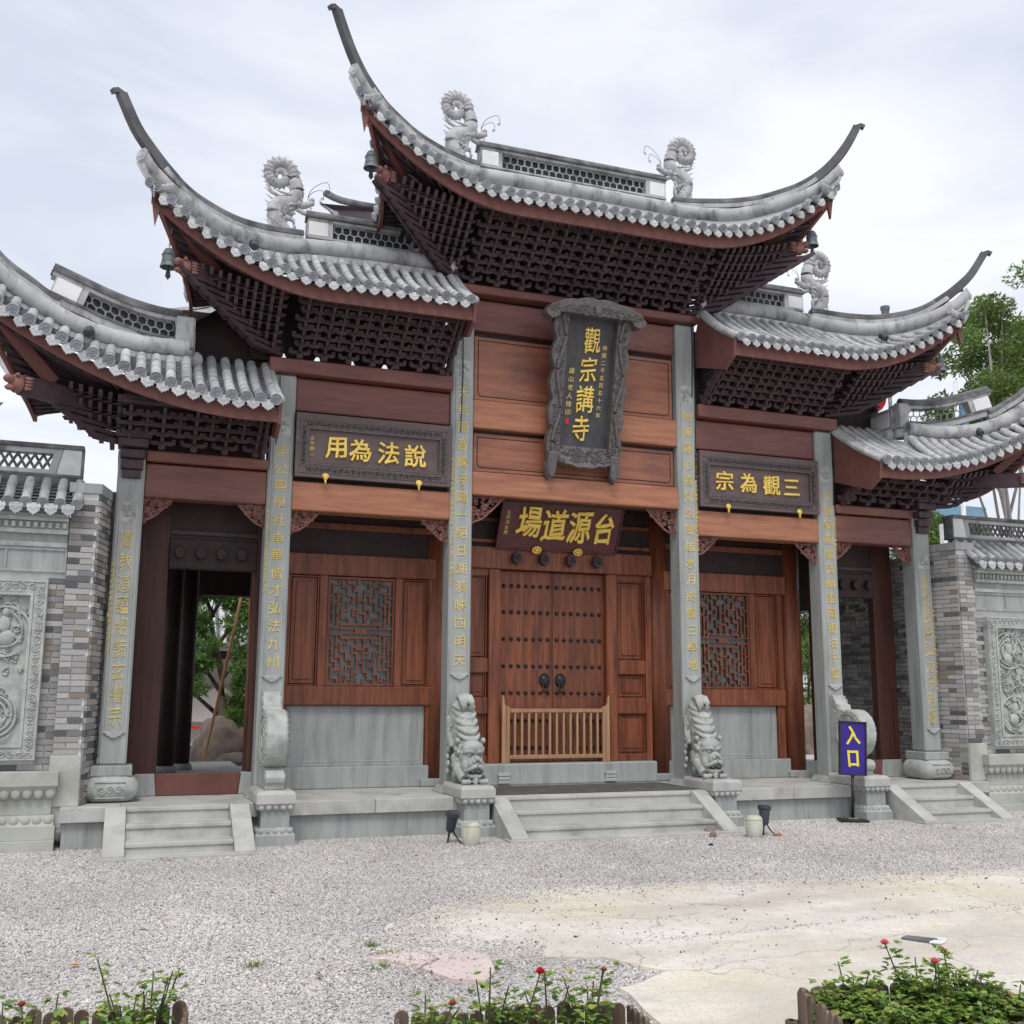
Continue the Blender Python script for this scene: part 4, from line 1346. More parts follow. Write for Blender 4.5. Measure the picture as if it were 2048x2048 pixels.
# verge boards and verge tiles on the inner ends of the stepped roofs
for kind in 'ml':
    R_ = RF[kind]
    for s in (-1, 1):
        rf = roofs[(kind, s)]
        pth = slope_path(R_, R_['xi'] + .001, 9, 0)
        poly = [(p.y, p.z - .02) for p in pth] + [(.0, pth[-1].z - .3), (.0, R_['z0'] - .12), (R_['y0'] + .25, R_['z0'] - .36), (R_['y0'] + .035, R_['z0'] - .24)]
        MB().prism(poly, s * (R_['xi'] - .02), s * (R_['xi'] + .02), 'x').build('verge_board', 'fascia', rf)
        MB().tube([Vector((s * (R_['xi'] - .005), p.y, p.z + .02)) for p in pth], .045, 8).build('verge_tile', 'tile', rf, smooth=True)

# ---- ridge walls with coin lattice
def ridge_wall(kind, s):
    rf = roofs[(kind, s)]
    if kind == 'c':
        xa, xb, z0, z1, blocks, la, lb = -1.38, 1.38, 8.46, 8.90, ((-1.36, -1.13), (1.13, 1.36)), -1.07, 1.07
    else:
        xa, xb, z0, z1 = 1.95, 3.61, 7.10, 7.52
        blocks, la, lb = ((3.36, 3.60), (1.97, 2.24)), 2.30, 3.30
    sx = lambda a, b_: sorted((s * a, s * b_))
    y = .06
    w = MB()
    X0, X1 = sx(xa, xb)
    w.box(X0, X1, y, y + .17, z0, z0 + .10)
    w.box(X0, X1, y - .02, y + .19, z0 + .10, z0 + .13)
    w.box(X0, X1, y, y + .17, z1 - .085, z1 - .05)
    for a, b_ in blocks:
        w.box(*sx(a - .02 if a < b_ else a, b_ + .02), y + .004, y + .166, z0 + .13, z1 - .085)
    LA, LB = sx(la, lb)
    w.box(LA - .05, LA, y + .004, y + .166, z0 + .13, z1 - .085)
    w.box(LB, LB + .05, y + .004, y + .166, z0 + .13, z1 - .085)
    ro = w.build('ridge_wall', 'ridge', rf, bevel=.006)
    MB().box(X0 - .02, X1 + .02, y - .035, y + .205, z1 - .05, z1 - .01).build('ridge_coping', 'ridge_dark', rf, bevel=.012)
    MB().tube([(X0 - .02, y + .085, z1 - .005), (X1 + .02, y + .085, z1 - .005)], .075, 10).build('coping_roll', 'ridge_dark', rf, smooth=True)
    for a, b_ in blocks:
        A, B_ = sx(a, b_)
        MB().box(A, B_, y - .006, y + .02, z0 + .145, z1 - .095).build('white_block', 'white', rf, bevel=.004)
    zz0, zz1 = z0 + .13, z1 - .085
    lt = MB()
    n = int((lb - la) / .10)
    coin_lattice(lt, lambda u, v: (Vector((LA + (LB - LA) * u, y + .05, zz0 + (zz1 - zz0) * v)), Vector((1, 0, 0)), Vector((0, 0, 1))), n, .057)
    lt.build('coin_lattice', 'ridge', rf, recalc=False)
    MB().box(LA, LB, y + .10, y + .12, zz0, zz1).build('lattice_backing_or_shade', 'plastic', rf)
ridge_wall('c', 1)
for s in (-1, 1): ridge_wall('m', s)
R_TOP = [(5.0, -.30, 5.90), (5.3, -.357, 5.90), (5.6, -.41, 5.94), (5.86, -.465, 6.00), (6.13, -.52, 6.085), (6.4, -.57, 6.17)]
for s in (-1, 1):
    rf = roofs[('l', s)]
    P_ = lambda x, dz=0, dy=0: Vector((s * x, interp(R_TOP, x)[0] + dy, interp(R_TOP, x)[1] + dz))
    xs_ = frange(5.0, 6.4, 22)
    def strip(z0, z1, w, nm, m_, xa=5.0, xb=6.4):
        MB().sweep([P_(x, (z0 + z1) / 2, .08) for x in frange(xa, xb, 20)], [(-w, (z0 - z1) / 2), (w, (z0 - z1) / 2), (w, (z1 - z0) / 2), (-w, (z1 - z0) / 2)]).build(nm, m_, rf)
    strip(-.40, -.32, .085, 'ridge_wall', 'ridge')
    strip(-.32, -.29, .10, 'ridge_band', 'ridge_dark')
    strip(-.095, -.05, .085, 'ridge_band', 'ridge')
    strip(-.05, -.01, .11, 'ridge_coping', 'ridge_dark')
    MB().tube([P_(x, -.005, .08) for x in xs_], .07, 10).build('coping_roll', 'ridge_dark', rf, smooth=True)
    strip(-.29, -.095, .08, 'ridge_pier', 'ridge', 6.06, 6.39)
    strip(-.28, -.105, .088, 'white_block', 'white', 6.13, 6.375)
    strip(-.29, -.095, .08, 'ridge_pier', 'ridge', 5.0, 5.10)
    lt = MB()
    def pf(u, v):
        x = 5.10 + .96 * u
        return P_(x, -.29 + .195 * v, .08), (P_(x + .02) - P_(x - .02)).normalized(), Vector((0, 0, 1))
    coin_lattice(lt, pf, 10, .053)
    lt.build('coin_lattice', 'ridge', rf, recalc=False)
    if s < 0: MB().sweep([P_(x, -.19, .135) for x in frange(5.08, 6.08, 14)], [(-.006, -.10), (.006, -.10), (.006, .10), (-.006, .10)]).build('lattice_backing_or_shade', 'plastic', rf)  # dark strip added to stand for the shade inside this lattice
    # end post and inner return of the low ridge
    MB().box(s * 3.98, s * 5.02, .26, .30, 4.42, 6.15).build('added_dark_flank_sheet', 'wood_deep', rf)  # added dark sheet standing for the darkness under the middle roof
    p = P_(5.0)
    MB().box(p.x - .10, p.x + .06 if s > 0 else p.x + .10, p.y - .06, p.y + .20, 5.50, 5.86).build('ridge_post', 'ridge', rf, bevel=.02)
    MB().lathe([(.10, 0), (.12, .03), (.09, .08), (.12, .12), (.04, .13)], p.x, p.y + .06, 14).moved(0, 0, 5.36).build('post_foot', 'ridge', rf, smooth=True)
    MB().tube([(p.x - .11, p.y + .02, 5.80), (p.x + .11, p.y + .02, 5.80)], .07, 14).build('post_scroll', 'ridge', rf, auto=True)
    MB().box(p.x - s * .12, p.x - s * .03, p.y + .10, 1.2, 5.48, 5.82).build('return_ridge', 'ridge', rf, bevel=.01)
    MB().box(p.x - s * .126, p.x - s * .11, p.y + .16, p.y + .60, 5.54, 5.76).build('white_block', 'white', rf)
    MB().tube([(p.x - s * .13, p.y + .1, 5.42), (p.x - s * .13, 1.2, 5.42)], .09, 10).build('return_roll', 'ridge', rf, smooth=True)

# ---- bracket sets
def bracket_mesh(n, dy, dz, wide, nm, beak=True):
    mb = MB()
    f = dz / .098
    for k in range(n):
        y, z = -.06 - k * dy, .05 + k * dz
        w = wide if k % 2 == 0 else wide * .62
        if not beak:
            if k == 0: continue
            w = wide * .40 if k % 2 == 0 else wide * .62
            y += .004
        ty = dy * .17
        mb.prism([(-w / 2, z + .065 * f), (w / 2, z + .065 * f), (w / 2, z + .036 * f), (w / 2 - .03 * f, z + .010 * f), (w / 2 - .07 * f, z), (-w / 2 + .07 * f, z), (-w / 2 + .03 * f, z + .010 * f), (-w / 2, z + .036 * f)], y - ty, y + ty * .8, 'y')
        for q in (-w / 2 + .032 * f, 0, w / 2 - .032 * f):
            a_, b_ = .022 * f, .034 * f
            mb.hexa([(q - a_, y - .03 * f, z + .066 * f), (q + a_, y - .03 * f, z + .066 * f), (q + a_, y + .03 * f, z + .066 * f), (q - a_, y + .03 * f, z + .066 * f),
                     (q - b_, y - .04 * f, z + .102 * f), (q + b_, y - .04 * f, z + .102 * f), (q + b_, y + .04 * f, z + .102 * f), (q - b_, y + .04 * f, z + .102 * f)])
        yo = y - dy * .95
        if not beak: continue
        mb.prism([(.06, z + .01 * f), (y, z + .01 * f), (yo + .03 * f, z + .035 * f), (yo - .02 * f, z + .09 * f), (yo - .035 * f, z + .115 * f), (yo + .02 * f, z + .098 * f), (.06, z + .085 * f)], -.024 * f, .024 * f, 'x')
    if beak: mb.box(-.05 * f, .05 * f, -.09, .05, .002, .055)
    else: mb.sweep([(0, -.06 - dy, .08 + dz), (0, -.06 - (n - 1) * dy, .08 + (n - 1) * dz)], [(-.02 * f, -.025 * f), (.02 * f, -.025 * f), (.02 * f, .025 * f), (-.02 * f, .025 * f)])
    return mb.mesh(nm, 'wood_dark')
BP = {'c': (8, .106, .0735, .29), 'm': (7, .105, .068, .26), 'l': (4, .150, .068, .30)}
BR = {'c': (bracket_mesh(*BP['c'], 'bracket_set'), 6.852, [-1.53 + i * .34 for i in range(10)]),
      'm': (bracket_mesh(*BP['m'], 'bracket_set'), 5.602, [1.90 + i * .295 for i in range(7)]),
      'l': (bracket_mesh(*BP['l'], 'bracket_set'), 4.362, [4.13 + i * .345 for i in range(5)])}
def corner_ribs(kind, s):
    R_ = RF[kind]
    me, z0, xs_ = BR[kind]
    n, dy, dz, _w = BP[kind]
    f = dz / .098
    for i in range(10 if kind != 'l' else 6):
        x = R_['xw'] + .02 + i * .098
        mb = MB()
        lift = max(0, x - R_['xl']) ** 2 * R_['a'] * .5
        for k in range(min(n - 1, i * n // 11), n):
            y, z = -.06 - k * dy, z0 + .05 + k * dz + lift * (k + 1) / n
            yo = y - dy * .95
            mb.prism([(y + dy * .6, z - .01), (y, z + .01 * f), (yo + .03 * f, z + .035 * f), (yo - .02 * f, z + .09 * f), (yo - .035 * f, z + .125 * f), (yo + .02 * f, z + .105 * f), (y + dy * .6, z + .095 * f)], s * x - .020, s * x + .020, 'x')
            mb.prism([(s * x - .09, z + .065 * f), (s * x + .09, z + .065 * f), (s * x + .065, z + .01 * f), (s * x - .065, z + .01 * f)], y - .016, y + .016, 'y')
        mb.build('corner_bracket_rib', 'wood_dark', gate)
    # diagonal stacked arms with hooked ends
    dg = MB()
    for k in range(n + 1):
        q = .18 + {'c': .70, 'm': .60, 'l': .36}[kind] * k / n
        z = z0 + .04 + k * dz * 1.05
        for w in (-.035, .075):
            x0_, y0_ = R_['xw'] - .1, .0
            a = Vector((s * x0_, y0_, z))
            b_ = Vector((s * (x0_ + q * 1.35 + .12), y0_ - q * 1.0 - .08 + w, z + .02))
            dg.sweep([a, b_, b_ + Vector((s * .07, -.05, .06))], [(-.020, -.030 * f), (.020, -.030 * f), (.020, .036 * f), (-.020, .036 * f)])
    dg.build('corner_arms', 'wood_dark', gate)
    # arms seen on the flank
    fl = MB()
    for k in range(n):
        z = z0 + .05 + k * dz
        x = s * (R_['xw'] + .08 + k * dy * .8)
        fl.prism([(YM - .22 - k * .04, z + .065), (YM + .3, z + .065), (YM + .25, z), (YM - .16 - k * .04, z)], x - .025, x + .025, 'x')
    fl.build('flank_arms', 'wood_dark', gate)
for kind in 'cml':
    me, z0, xs_ = BR[kind]
    for s in ((1,) if kind == 'c' else (-1, 1)):
        for x in xs_:
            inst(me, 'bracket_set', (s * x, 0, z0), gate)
        mm = bracket_mesh(*BP[kind], 'linking_bracket', False)
        for xa_, xb_ in zip(xs_, xs_[1:]):
            inst(mm, 'linking_bracket', (s * (xa_ + xb_) / 2, 0, z0), gate)
    for s in (-1, 1):
        corner_ribs(kind, s)
        a, b_ = (-1.75, 1.75) if kind == 'c' else sorted((s * (RF[kind]['xi'] + .035), s * (RF[kind]['xw'])))
        if kind != 'c' or s > 0:
            dzt = {'c': .66, 'm': .54, 'l': .37}[kind]
            yt = {'c': -.90, 'm': -.78, 'l': -.62}[kind]
            beam('eave_purlin', 'wood_dark', a, b_, yt - .05, yt + .05, z0 + dzt - .01, z0 + dzt + .09, .02)
            bb = .02
            if kind == 'm' and s < 0:       # daylight shows through low gaps between these sets
                bb = .135
                for x in (1.95, 2.37, 2.79, 3.21, 3.63, 4.05):
                    MB().prism([(s * x - .135, z0), (s * x + .135, z0), (s * x + .195, z0 + .118), (s * x - .195, z0 + .118)], .12, .16, 'y').build('bracket_board', 'wood_deep', gate)
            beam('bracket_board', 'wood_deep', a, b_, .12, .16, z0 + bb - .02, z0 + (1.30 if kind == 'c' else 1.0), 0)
# carved cloud end-boards against the tall columns
for s in (-1, 1):
    for kind, x in (('m', XC + HW + .085), ('l', XB + HW + .085)):
        z0 = BR[kind][1]
        mb = MB()
        rr = random.Random(int(s * 7 + x * 3))
        for i in range(16):
            t = i / 15
            yy, zz = -.05 - .75 * t, z0 + .05 + .50 * t * (1 if kind == 'm' else .65)
            mb.ball((s * x, yy, zz), (.03, rr.uniform(.04, .07), rr.uniform(.05, .09)), 8, 6)
        mb.build('carved_end_board', 'wood_dark', gate, smooth=True)
# small gaps of daylight are left low behind the left and right bracket rows

# lightning/lamp cables running down the inner columns
for s, x, z0, z1 in ((-1, -XC - .02, 6.5, 4.9), (-1, -XB - .06, 5.5, 4.55), (1, XC + .12, 6.9, 4.55), (1, XB + .12, 5.5, 4.35), (1, XC + .09, 6.9, 5.7)):
    MB().tube([(x, -.03, z0), (x + .012, -.018, (z0 + z1) / 2), (x - .008, -.012, z1), (x - .008, .02, z1 - .01)], .008, 5).build('lamp_cable', 'black', gate)

# ================================================================== STEPS
def steps(xa, xb, label, yf=-1.18):
    t = empty('stone_steps', ((xa + xb) / 2, -.8, G), label, 'steps', None)
    ch = .20
    zs = [.24, .38, .516]
    ys = [yf, yf + .29, yf + .58]
    for i in range(3):
        yb_ = ys[i] + .31 if i < 2 else -.503
        st_ = MB().box(xa + ch + .002, xb - ch - .002, ys[i] + .018, yb_, G - .03 if i == 0 else zs[i - 1] - .02, zs[i] - .045).build('step', 'stone_light', t, bevel=.004)
        MB().box(xa + ch + .002, xb - ch - .002, ys[i], yb_, zs[i] - .0445, zs[i]).build('tread', 'stone_light', st_, bevel=.009)
    for a in (xa, xb - ch):
        MB().prism([(-.503, G - .02), (-.503, ZP + .004), (-.62, ZP + .004), (yf - .16, G + .05), (yf - .16, G - .02)], a, a + ch, 'x').build('cheek_stone', 'stone_light', t, bevel=.008)
    MB().box(xa - .03, xb + .03, yf - .20, yf + .02, G - .05, G + .032).build('ground_stone', 'stone_light', t, bevel=.006)
    return t
steps(-1.40, 1.40, 'wide central flight of three pale stone steps before the double door')
steps(-5.50, -4.08, 'narrow flight of stone steps to the open passage showing a pine tree')
steps(4.08, 5.50, 'narrow flight of stone steps to the passage beside the blue sign')
o = MB().box(-1.30, 1.36, -.49, .52, ZP + .003, ZP + .014).build('door_mat', 'mat', None, bevel=.004)
tag(o, 'dark grey rubber mat spread before the double door', 'mat')

# ================================================================== PEDESTALS, LIONS, DRUM STONES
def pedestal(cx, par):
    y0, y1 = -.80, -.06
    p = MB().box(cx - .205, cx + .205, y0 - .01, -.51, G - .03, .215).build('pedestal_foot', 'stone', par, bevel=.006)
    MB().box(cx - .15, cx + .15, y0 + .05, -.51, .28, .46).build('pedestal_waist', 'stone', par, bevel=.006)
    for z0, z1, up in ((.215, .285, 1), (.455, .525, 0)):
        mb = MB()
        w0, w1 = (.20, .155) if up else (.155, .20)
        d0, d1 = (y0, y0 + .045) if up else (y0 + .045, y0)
        mb.hexa([(cx - w0, d0, z0), (cx + w0, d0, z0), (cx + w0, -.51, z0), (cx - w0, -.51, z0), (cx - w1, d1, z1), (cx + w1, d1, z1), (cx + w1, -.51, z1), (cx - w1, -.51, z1)])
        for i in range(5):
            x = cx - .15 + i * .075
            mb.ball((x, (d0 + d1) / 2 - .002, (z0 + z1) / 2), (.032, .022, .033), 8, 6)
        for sx in (-1, 1):
            for i in range(3):
                mb.ball((cx + sx * (w0 + w1) / 2, y0 + .07 + i * .075, (z0 + z1) / 2), (.022, .032, .033), 8, 6)
        mb.build('lotus_band', 'stone_carved', par, auto=True)
    MB().hexa([(cx - .205, y0, .525), (cx + .205, y0, .525), (cx + .205, y1, .525), (cx - .205, y1, .525), (cx - .205, y0, .62), (cx + .205, y0, .62), (cx + .205, y1, .62), (cx - .205, y1, .62)]).build('pedestal_top', 'stone_light', par, bevel=.006)
    MB().hexa([(cx - .203, y0 + .002, .6205), (cx + .203, y0 + .002, .6205), (cx + .203, y1, .6205), (cx - .203, y1, .6205), (cx - .18, y0 + .05, .655), (cx + .18, y0 + .05, .655), (cx + .18, y1, .655), (cx - .18, y1, .655)]).build('pedestal_bevel', 'stone_light', par)

def lion_mesh():
    m = MB()
    # hindquarters up against the column, head down at the front
    for (c, r) in [((0, -.13, .82), (.165, .15, .17)), ((0, -.20, .70), (.19, .18, .17)), ((0, -.26, .56), (.195, .19, .17)), ((0, -.30, .42), (.20, .21, .18)),
                   ((0, -.30, .22), (.20, .26, .22)), ((-.13, -.14, .74), (.07, .12, .17)), ((.13, -.14, .74), (.07, .12, .17)),
                   ((0, -.46, .30), (.185, .17, .185)), ((0, -.50, .40), (.165, .13, .10)), ((0, -.60, .245), (.125, .10, .085)), ((-.11, -.53, .20), (.075, .09, .09)), ((.11, -.53, .20), (.075, .09, .09)),
                   ((0, -.55, .10), (.125, .10, .045)), ((0, -.64, .055), (.038, .035, .075))]:
        m.ball(c, r, 14, 10)
    for s in (-1, 1):
        m.tube([(s * .16, -.28, .30), (s * .185, -.42, .16), (s * .15, -.54, .06)], [.085, .075, .065], 8)
        m.tube([(s * .17, -.08, .75), (s * .19, -.10, .55), (s * .18, -.16, .40)], [.07, .055, .045], 8)
        for k in range(4):
            m.ball((s * (.085 + k * .037), -.635 + .012 * abs(k - 1.5), .032), (.022, .045, .034), 8, 6)
    return m
def lion_detail():
    eyes, brows, lips, ears, mane = [], [], MB(), [], MB()
    for s in (-1, 1):
        eyes.append(MB().ball((s * .075, -.612, .325), (.034, .026, .027), 10, 8))
        b_ = MB().tube([(s * .015, -.630, .345), (s * .06, -.638, .372), (s * .125, -.59, .368), (s * .165, -.53, .34)], [.018, .026, .024, .012], 7)
        brows.append(b_)
        lips.tube([(0, -.700, .215), (s * .05, -.70, .205), (s * .10, -.665, .175), (s * .14, -.60, .15), (s * .165, -.54, .175)], [.020, .024, .024, .020, .012], 7)
        lips.tube([(s * .12, -.60, .115), (s * .075, -.645, .095), (0, -.655, .088)], .018, 6)
        lips.ball((s * .048, -.692, .262), (.028, .024, .024), 8, 6)
        ears.append(MB().ball((s * .175, -.45, .40), (.030, .028, .055), 8, 6))
        for k in range(14):
            mane.ball((s * (.185 + .03 * sin(k * 2.1)), -.36 + .05 * cos(k * 1.7) + (.0 if k < 8 else -.03), .08 + k * .031), (.040, .050, .036), 7, 5)
        for k in range(7):
            mane.ball((s * .195, -.05 - .03 * (k % 2), .12 + k * .085), (.03, .05, .042), 7, 5)
        for k in range(5):
            mane.ball((s * (.01 + k * .035), -.555 + k * .022, .475 - k * .012), (.025, .03, .022), 7, 5)
        mane.tube([(s * .20, -.14 + cos(t_) * .05 * (1 - t_ / 9), .62 + sin(t_) * .055 * (1 - t_ / 9)) for t_ in frange(0, 7, 12)], .012, 5)
    plates, tuft = [], MB()
    for k in range(5):
        z = .50 + k * .082
        y = -.475 + k * .048
        plates.append(MB().tube([(-.185, y + .13, z + .07), (-.15, y + .06, z + .035), (-.075, y + .0, z), (0, y - .012, z - .012), (.075, y + .0, z), (.15, y + .06, z + .035), (.185, y + .13, z + .07)], [.010, .026, .034, .038, .034, .026, .010], 8))
    for k in range(6):
        a = -.085 + k * .034
        tuft.tube([(a * .6, -.10, .90), (a * .95, -.15, 1.01 - abs(k - 2.5) * .010), (a * 1.05, -.25, 1.00 - abs(k - 2.5) * .008), (a * 1.05, -.315, .92), (a * .9, -.325, .84), (a * .5, -.29, .78)], [.030, .032, .033, .033, .028, .010], 7)
    lips.ball((0, -.705, .288), (.036, .028, .026), 10, 7)
    lips.tube([(0, -.70, .28), (0, -.705, .24), (0, -.70, .215)], .022, 6)
    for k in range(7):
        lips.ball((-.06 + k * .02, -.652, .165 - .006 * abs(k - 3)), (.009, .009, .016), 5, 4)
    return {'lion_eye': eyes, 'lion_brow': brows, 'lion_muzzle': [lips], 'lion_ear': ears, 'mane_curls': [mane], 'spine_plate': plates, 'lion_tail': [tuft]}
LION = lion_mesh()
LD = lion_detail()
MT['mouth'] = mat('painted_hollow_shade', (0.05, 0.055, 0.055), (0.09, 0.095, 0.095), 8, (1, 1, 1), 0.9, 0.1, 30, 0.1)  # near-black colour standing in for shade in carved hollows
for s, lab in ((-1, 'grey stone lion climbing head-down, its pedestal by the black stake lamp'), (1, 'grey stone lion climbing head-down between double door and blue sign')):
    cx = s * XC
    t = empty('stone_lion', (cx, -.4, G), lab, 'statue', 'stone lions flanking the central steps')
    pedestal(cx, t)
    M_ = Matrix.Rotation(radians(-4 if s > 0 else 3), 3, 'Z') @ Matrix.Diagonal((.76, .92, 1))
    b = LION.moved(cx, 0, .655, M_).build('lion_body', 'stone_carved', t, smooth=True)
    md = b.modifiers.new('carve', 'REMESH')
    md.mode = 'VOXEL'
    md.voxel_size = .013
    md.use_smooth_shade = True
    ms = b.modifiers.new('soften', 'SMOOTH')
    ms.iterations = 2
    for nm_, part_ in LD.items():
        for q_ in part_:
            o_ = q_.moved(cx, 0, .655, M_).build(nm_, 'stone_carved', t, smooth=True)
            if nm_ == 'mane_curls': o_['kind'] = 'stuff'
    MB().ball((0, -.615, .135), (.10, .05, .028), 10, 6).moved(cx, 0, .655, M_).build('mouth_shade', 'mouth', t, smooth=True)  # solid dark lump in place of a shaded mouth opening
    for q in (-1, 1):
        MB().ball((q * .075, -.634, .325), (.013, .009, .014), 8, 6).moved(cx, 0, .655, M_).build('pupil_shade', 'mouth', t, smooth=True)

for s, lab in ((-1, 'grey drum-shaped stone on a pedestal between pine-tree passage and lattice window'), (1, 'grey drum-shaped stone on a pedestal behind the blue sign')):
    cx = s * XB
    t = empty('drum_stone', (cx, -.4, G), lab, 'stone', 'drum stones at the side passages')
    pedestal(cx, t)
    z0 = .656
    prof = [(0, z0), (-.60, z0)]
    prof += [(-.60, z0 + .05), (-.64, z0 + .08), (-.655, z0 + .13), (-.63, z0 + .18), (-.56, z0 + .20), (-.50, z0 + .19), (-.46, z0 + .22), (-.20, z0 + .3), (0, z0 + .3)]
    MB().prism(prof, cx - .10, cx + .10, 'x').build('scroll_base', 'stone_carved', t, bevel=.012)
    dr = []
    for k in range(40):
        a = 2 * pi * k / 40
        dr.append((-.40 + cos(a) * .295, z0 + .53 + sin(a) * .31))
    MB().prism(dr, cx - .115, cx + .115, 'x').build('drum', 'stone_carved', t, bevel=.03, segs=3)
    k = MB()
    for q in (-1, 1):
        for rr in (.24, .10):
            k.tube([(cx + q * .117, -.40 + cos(a) * rr, z0 + .53 + sin(a) * rr * 1.05) for a in frange(0, 2 * pi, 25)], .009, 5, cap=False)
        for j in range(24):
            a = 2 * pi * j / 24
            k.ball((cx + q * .117, -.40 + cos(a) * .268, z0 + .53 + sin(a) * .282), .011, 5, 4)
        for j in range(8):
            a = 2 * pi * j / 8
            k.ball((cx + q * .114, -.40 + cos(a) * .165, z0 + .53 + sin(a) * .172), (.014, .045, .045), 7, 5)
    k.build('drum_relief', 'stone_carved', t)
    bp_ = [(0, z0 + .25), (-.25, z0 + .25), (-.30, z0 + .80), (-.28, z0 + .83), (-.205, z0 + .85), (-.20, z0 + .90), (-.14, z0 + .915), (-.12, z0 + .96), (-.10, z0 + 1.01), (-.05, z0 + 1.03), (0, z0 + 1.03)]
    MB().prism(bp_, cx - .098, cx + .098, 'x').build('scroll_back', 'stone_carved', t, bevel=.014)
    k = MB()
    for q in (-1, 1):
        for (yy, zz, rr, fl) in ((-.09, z0 + .93, .05, 1), (-.14, z0 + .83, .05, -1), (-.60, z0 + .125, .04, 1)):
            k.tube([(cx + q * .10, yy + fl * cos(a) * rr * (1 - a / 12), zz + sin(a) * rr * (1 - a / 12)) for a in frange(0, 9, 18)], .008, 5)
    k.build('scroll_relief', 'stone_carved', t)

# ================================================================== PLAQUES
def tilted(u0, y0, z0, ang):
    """local (u across, w outwards, v up) leaning forward by ang"""
    return Matrix.Translation((u0, y0, z0)) @ Matrix.Rotation(ang, 4, 'X')
# --- crowning plaque
TP = tilted(0, .0, 4.66, radians(11.5))
pl = empty('name_plaque', TP @ Vector((0, 0, 0)), 'tall black plaque in carved frame with four gold characters one below another', 'plaque')
def put(mb, name, m_, par, **k):
    return mb.moved(M=TP).build(name, m_, par, **k)
put(MB().box(-.36, .36, -.02, .02, .12, 1.90), 'plaque_board', 'plaque', pl)
for s in (-1, 1):
    edge, n = [], 52
    for i in range(n + 1):
        v = -.10 + 1.98 * i / n
        edge.append((s * (.475 + .055 * abs(sin(v * 8.2)) + .02 * v / 2), v))
    inner = [(s * .345, 1.88), (s * .345, .16), (s * .40, -.10), (s * .42, -.22), (s * .455, -.28), (s * .50, -.20)]
    poly = [(s * .50, -.20)] + edge + inner[:5]
    mb = MB().prism(poly, -.13, .0, 'y')
    put(mb, 'side_frame', 'plaque_frame', pl, bevel=.015)
    rl = MB()
    rr = random.Random(5 + s)
    for i in range(70):
        v = rr.uniform(-.05, 1.85)
        scroll(rl, s * rr.uniform(.365, .475), v, -.135, rr.uniform(.02, .04), rr.uniform(1, 1.8), rr.uniform(.007, .013), rr.choice((-1, 1)), rr.uniform(0, 6), 10)
    rl.tube([(s * (.42 + .04 * sin(v * 7)), -.145, v) for v in frange(-.05, 1.85, 40)], .022, 7)
    put(rl, 'frame_carving', 'plaque_frame', pl)
    ear = MB().prism([(s * .36, .10), (s * .50, .10), (s * .505, -.10), (s * .485, -.20), (s * .43, -.25), (s * .385, -.17)], -.17, -.06, 'y')
    put(ear, 'frame_foot', 'plaque_frame', pl, bevel=.02)
cr = []
for i in range(41):
    u = -.70 + 1.40 * i / 40
    h = 2.07 - .16 * (abs(u) / .7) ** 2.2 + .018 * abs(sin(u * 11)) - (.05 if abs(u) > .64 else 0)
    cr.append((u, h))
poly = cr + [(.70, 1.82), (.62, 1.76), (.52, 1.80), (.50, 1.86), (-.50, 1.86), (-.52, 1.80), (-.62, 1.76), (-.70, 1.82)]
put(MB().prism(poly, -.24, -.02, 'y'), 'crest_board', 'plaque_frame', pl, bevel=.015)
rl = MB()
rr = random.Random(3)
for i in range(70):
    u = rr.uniform(-.64, .64)
    scroll(rl, u, rr.uniform(1.87, 1.99 - .1 * abs(u)), -.245, rr.uniform(.02, .045), rr.uniform(1, 1.8), rr.uniform(.006, .012), rr.choice((-1, 1)), rr.uniform(0, 6), 10)
rl.ball((0, -.25, 1.93), (.05, .03, .07), 10, 7)
put(rl, 'crest_carving', 'plaque_frame', pl)
apron = []
for i in range(31):
    u = .46 - .92 * i / 30
    apron.append((u, -.10 - .035 * cos(u * 7) - .018 * abs(sin(u * 16))))
ap = MB().prism([(-.36, .17), (.36, .17)] + apron, -.05, .0, 'y')
ap = ap.moved(M=Matrix.Translation((0, 0, .17)) @ Matrix.Rotation(radians(-30), 4, 'X') @ Matrix.Translation((0, 0, -.17)))
put(ap, 'apron_board', 'plaque_frame', pl, bevel=.01)
rl = MB()
for i in range(60):
    scroll(rl, rr.uniform(-.40, .40), rr.uniform(-.08, .14), -.056, rr.uniform(.018, .04), rr.uniform(1, 1.8), rr.uniform(.006, .011), rr.choice((-1, 1)), rr.uniform(0, 6), 9)
rl = rl.moved(M=Matrix.Translation((0, 0, .17)) @ Matrix.Rotation(radians(-30), 4, 'X') @ Matrix.Translation((0, 0, -.17)))
put(rl, 'apron_carving', 'plaque_frame', pl)
for i, ch in enumerate('觀宗講寺'):
    t = text_mb(ch, (.31, .31, .32, .31)[i], .010, -.010, .006, .07, i + 3, 4).moved(.035 - .022 * i, -.03, 1.58 - .385 * i, Matrix.Diagonal((.80, 1, 1.14)))
    put(t, 'gold_character', 'gold', pl, recalc=False)
for txt, u, v0, dv, sz in (('佛曆二千五百五十六年', .225, 1.50, .098, .068), ('廬山老人傳印', -.215, 1.16, .108, .082)):
    mb = MB()
    for i, ch in enumerate(txt):
        mb.join(text_mb(ch, sz, .004, .002, 0, .05, i).moved(u - i * .003, -.025, v0 - i * dv))
    put(mb, 'signature', 'gold_dull', pl, recalc=False)['kind'] = 'stuff'
put(MB().box(-.255, -.205, -.026, -.018, .47, .545), 'red_seal', 'red', pl)

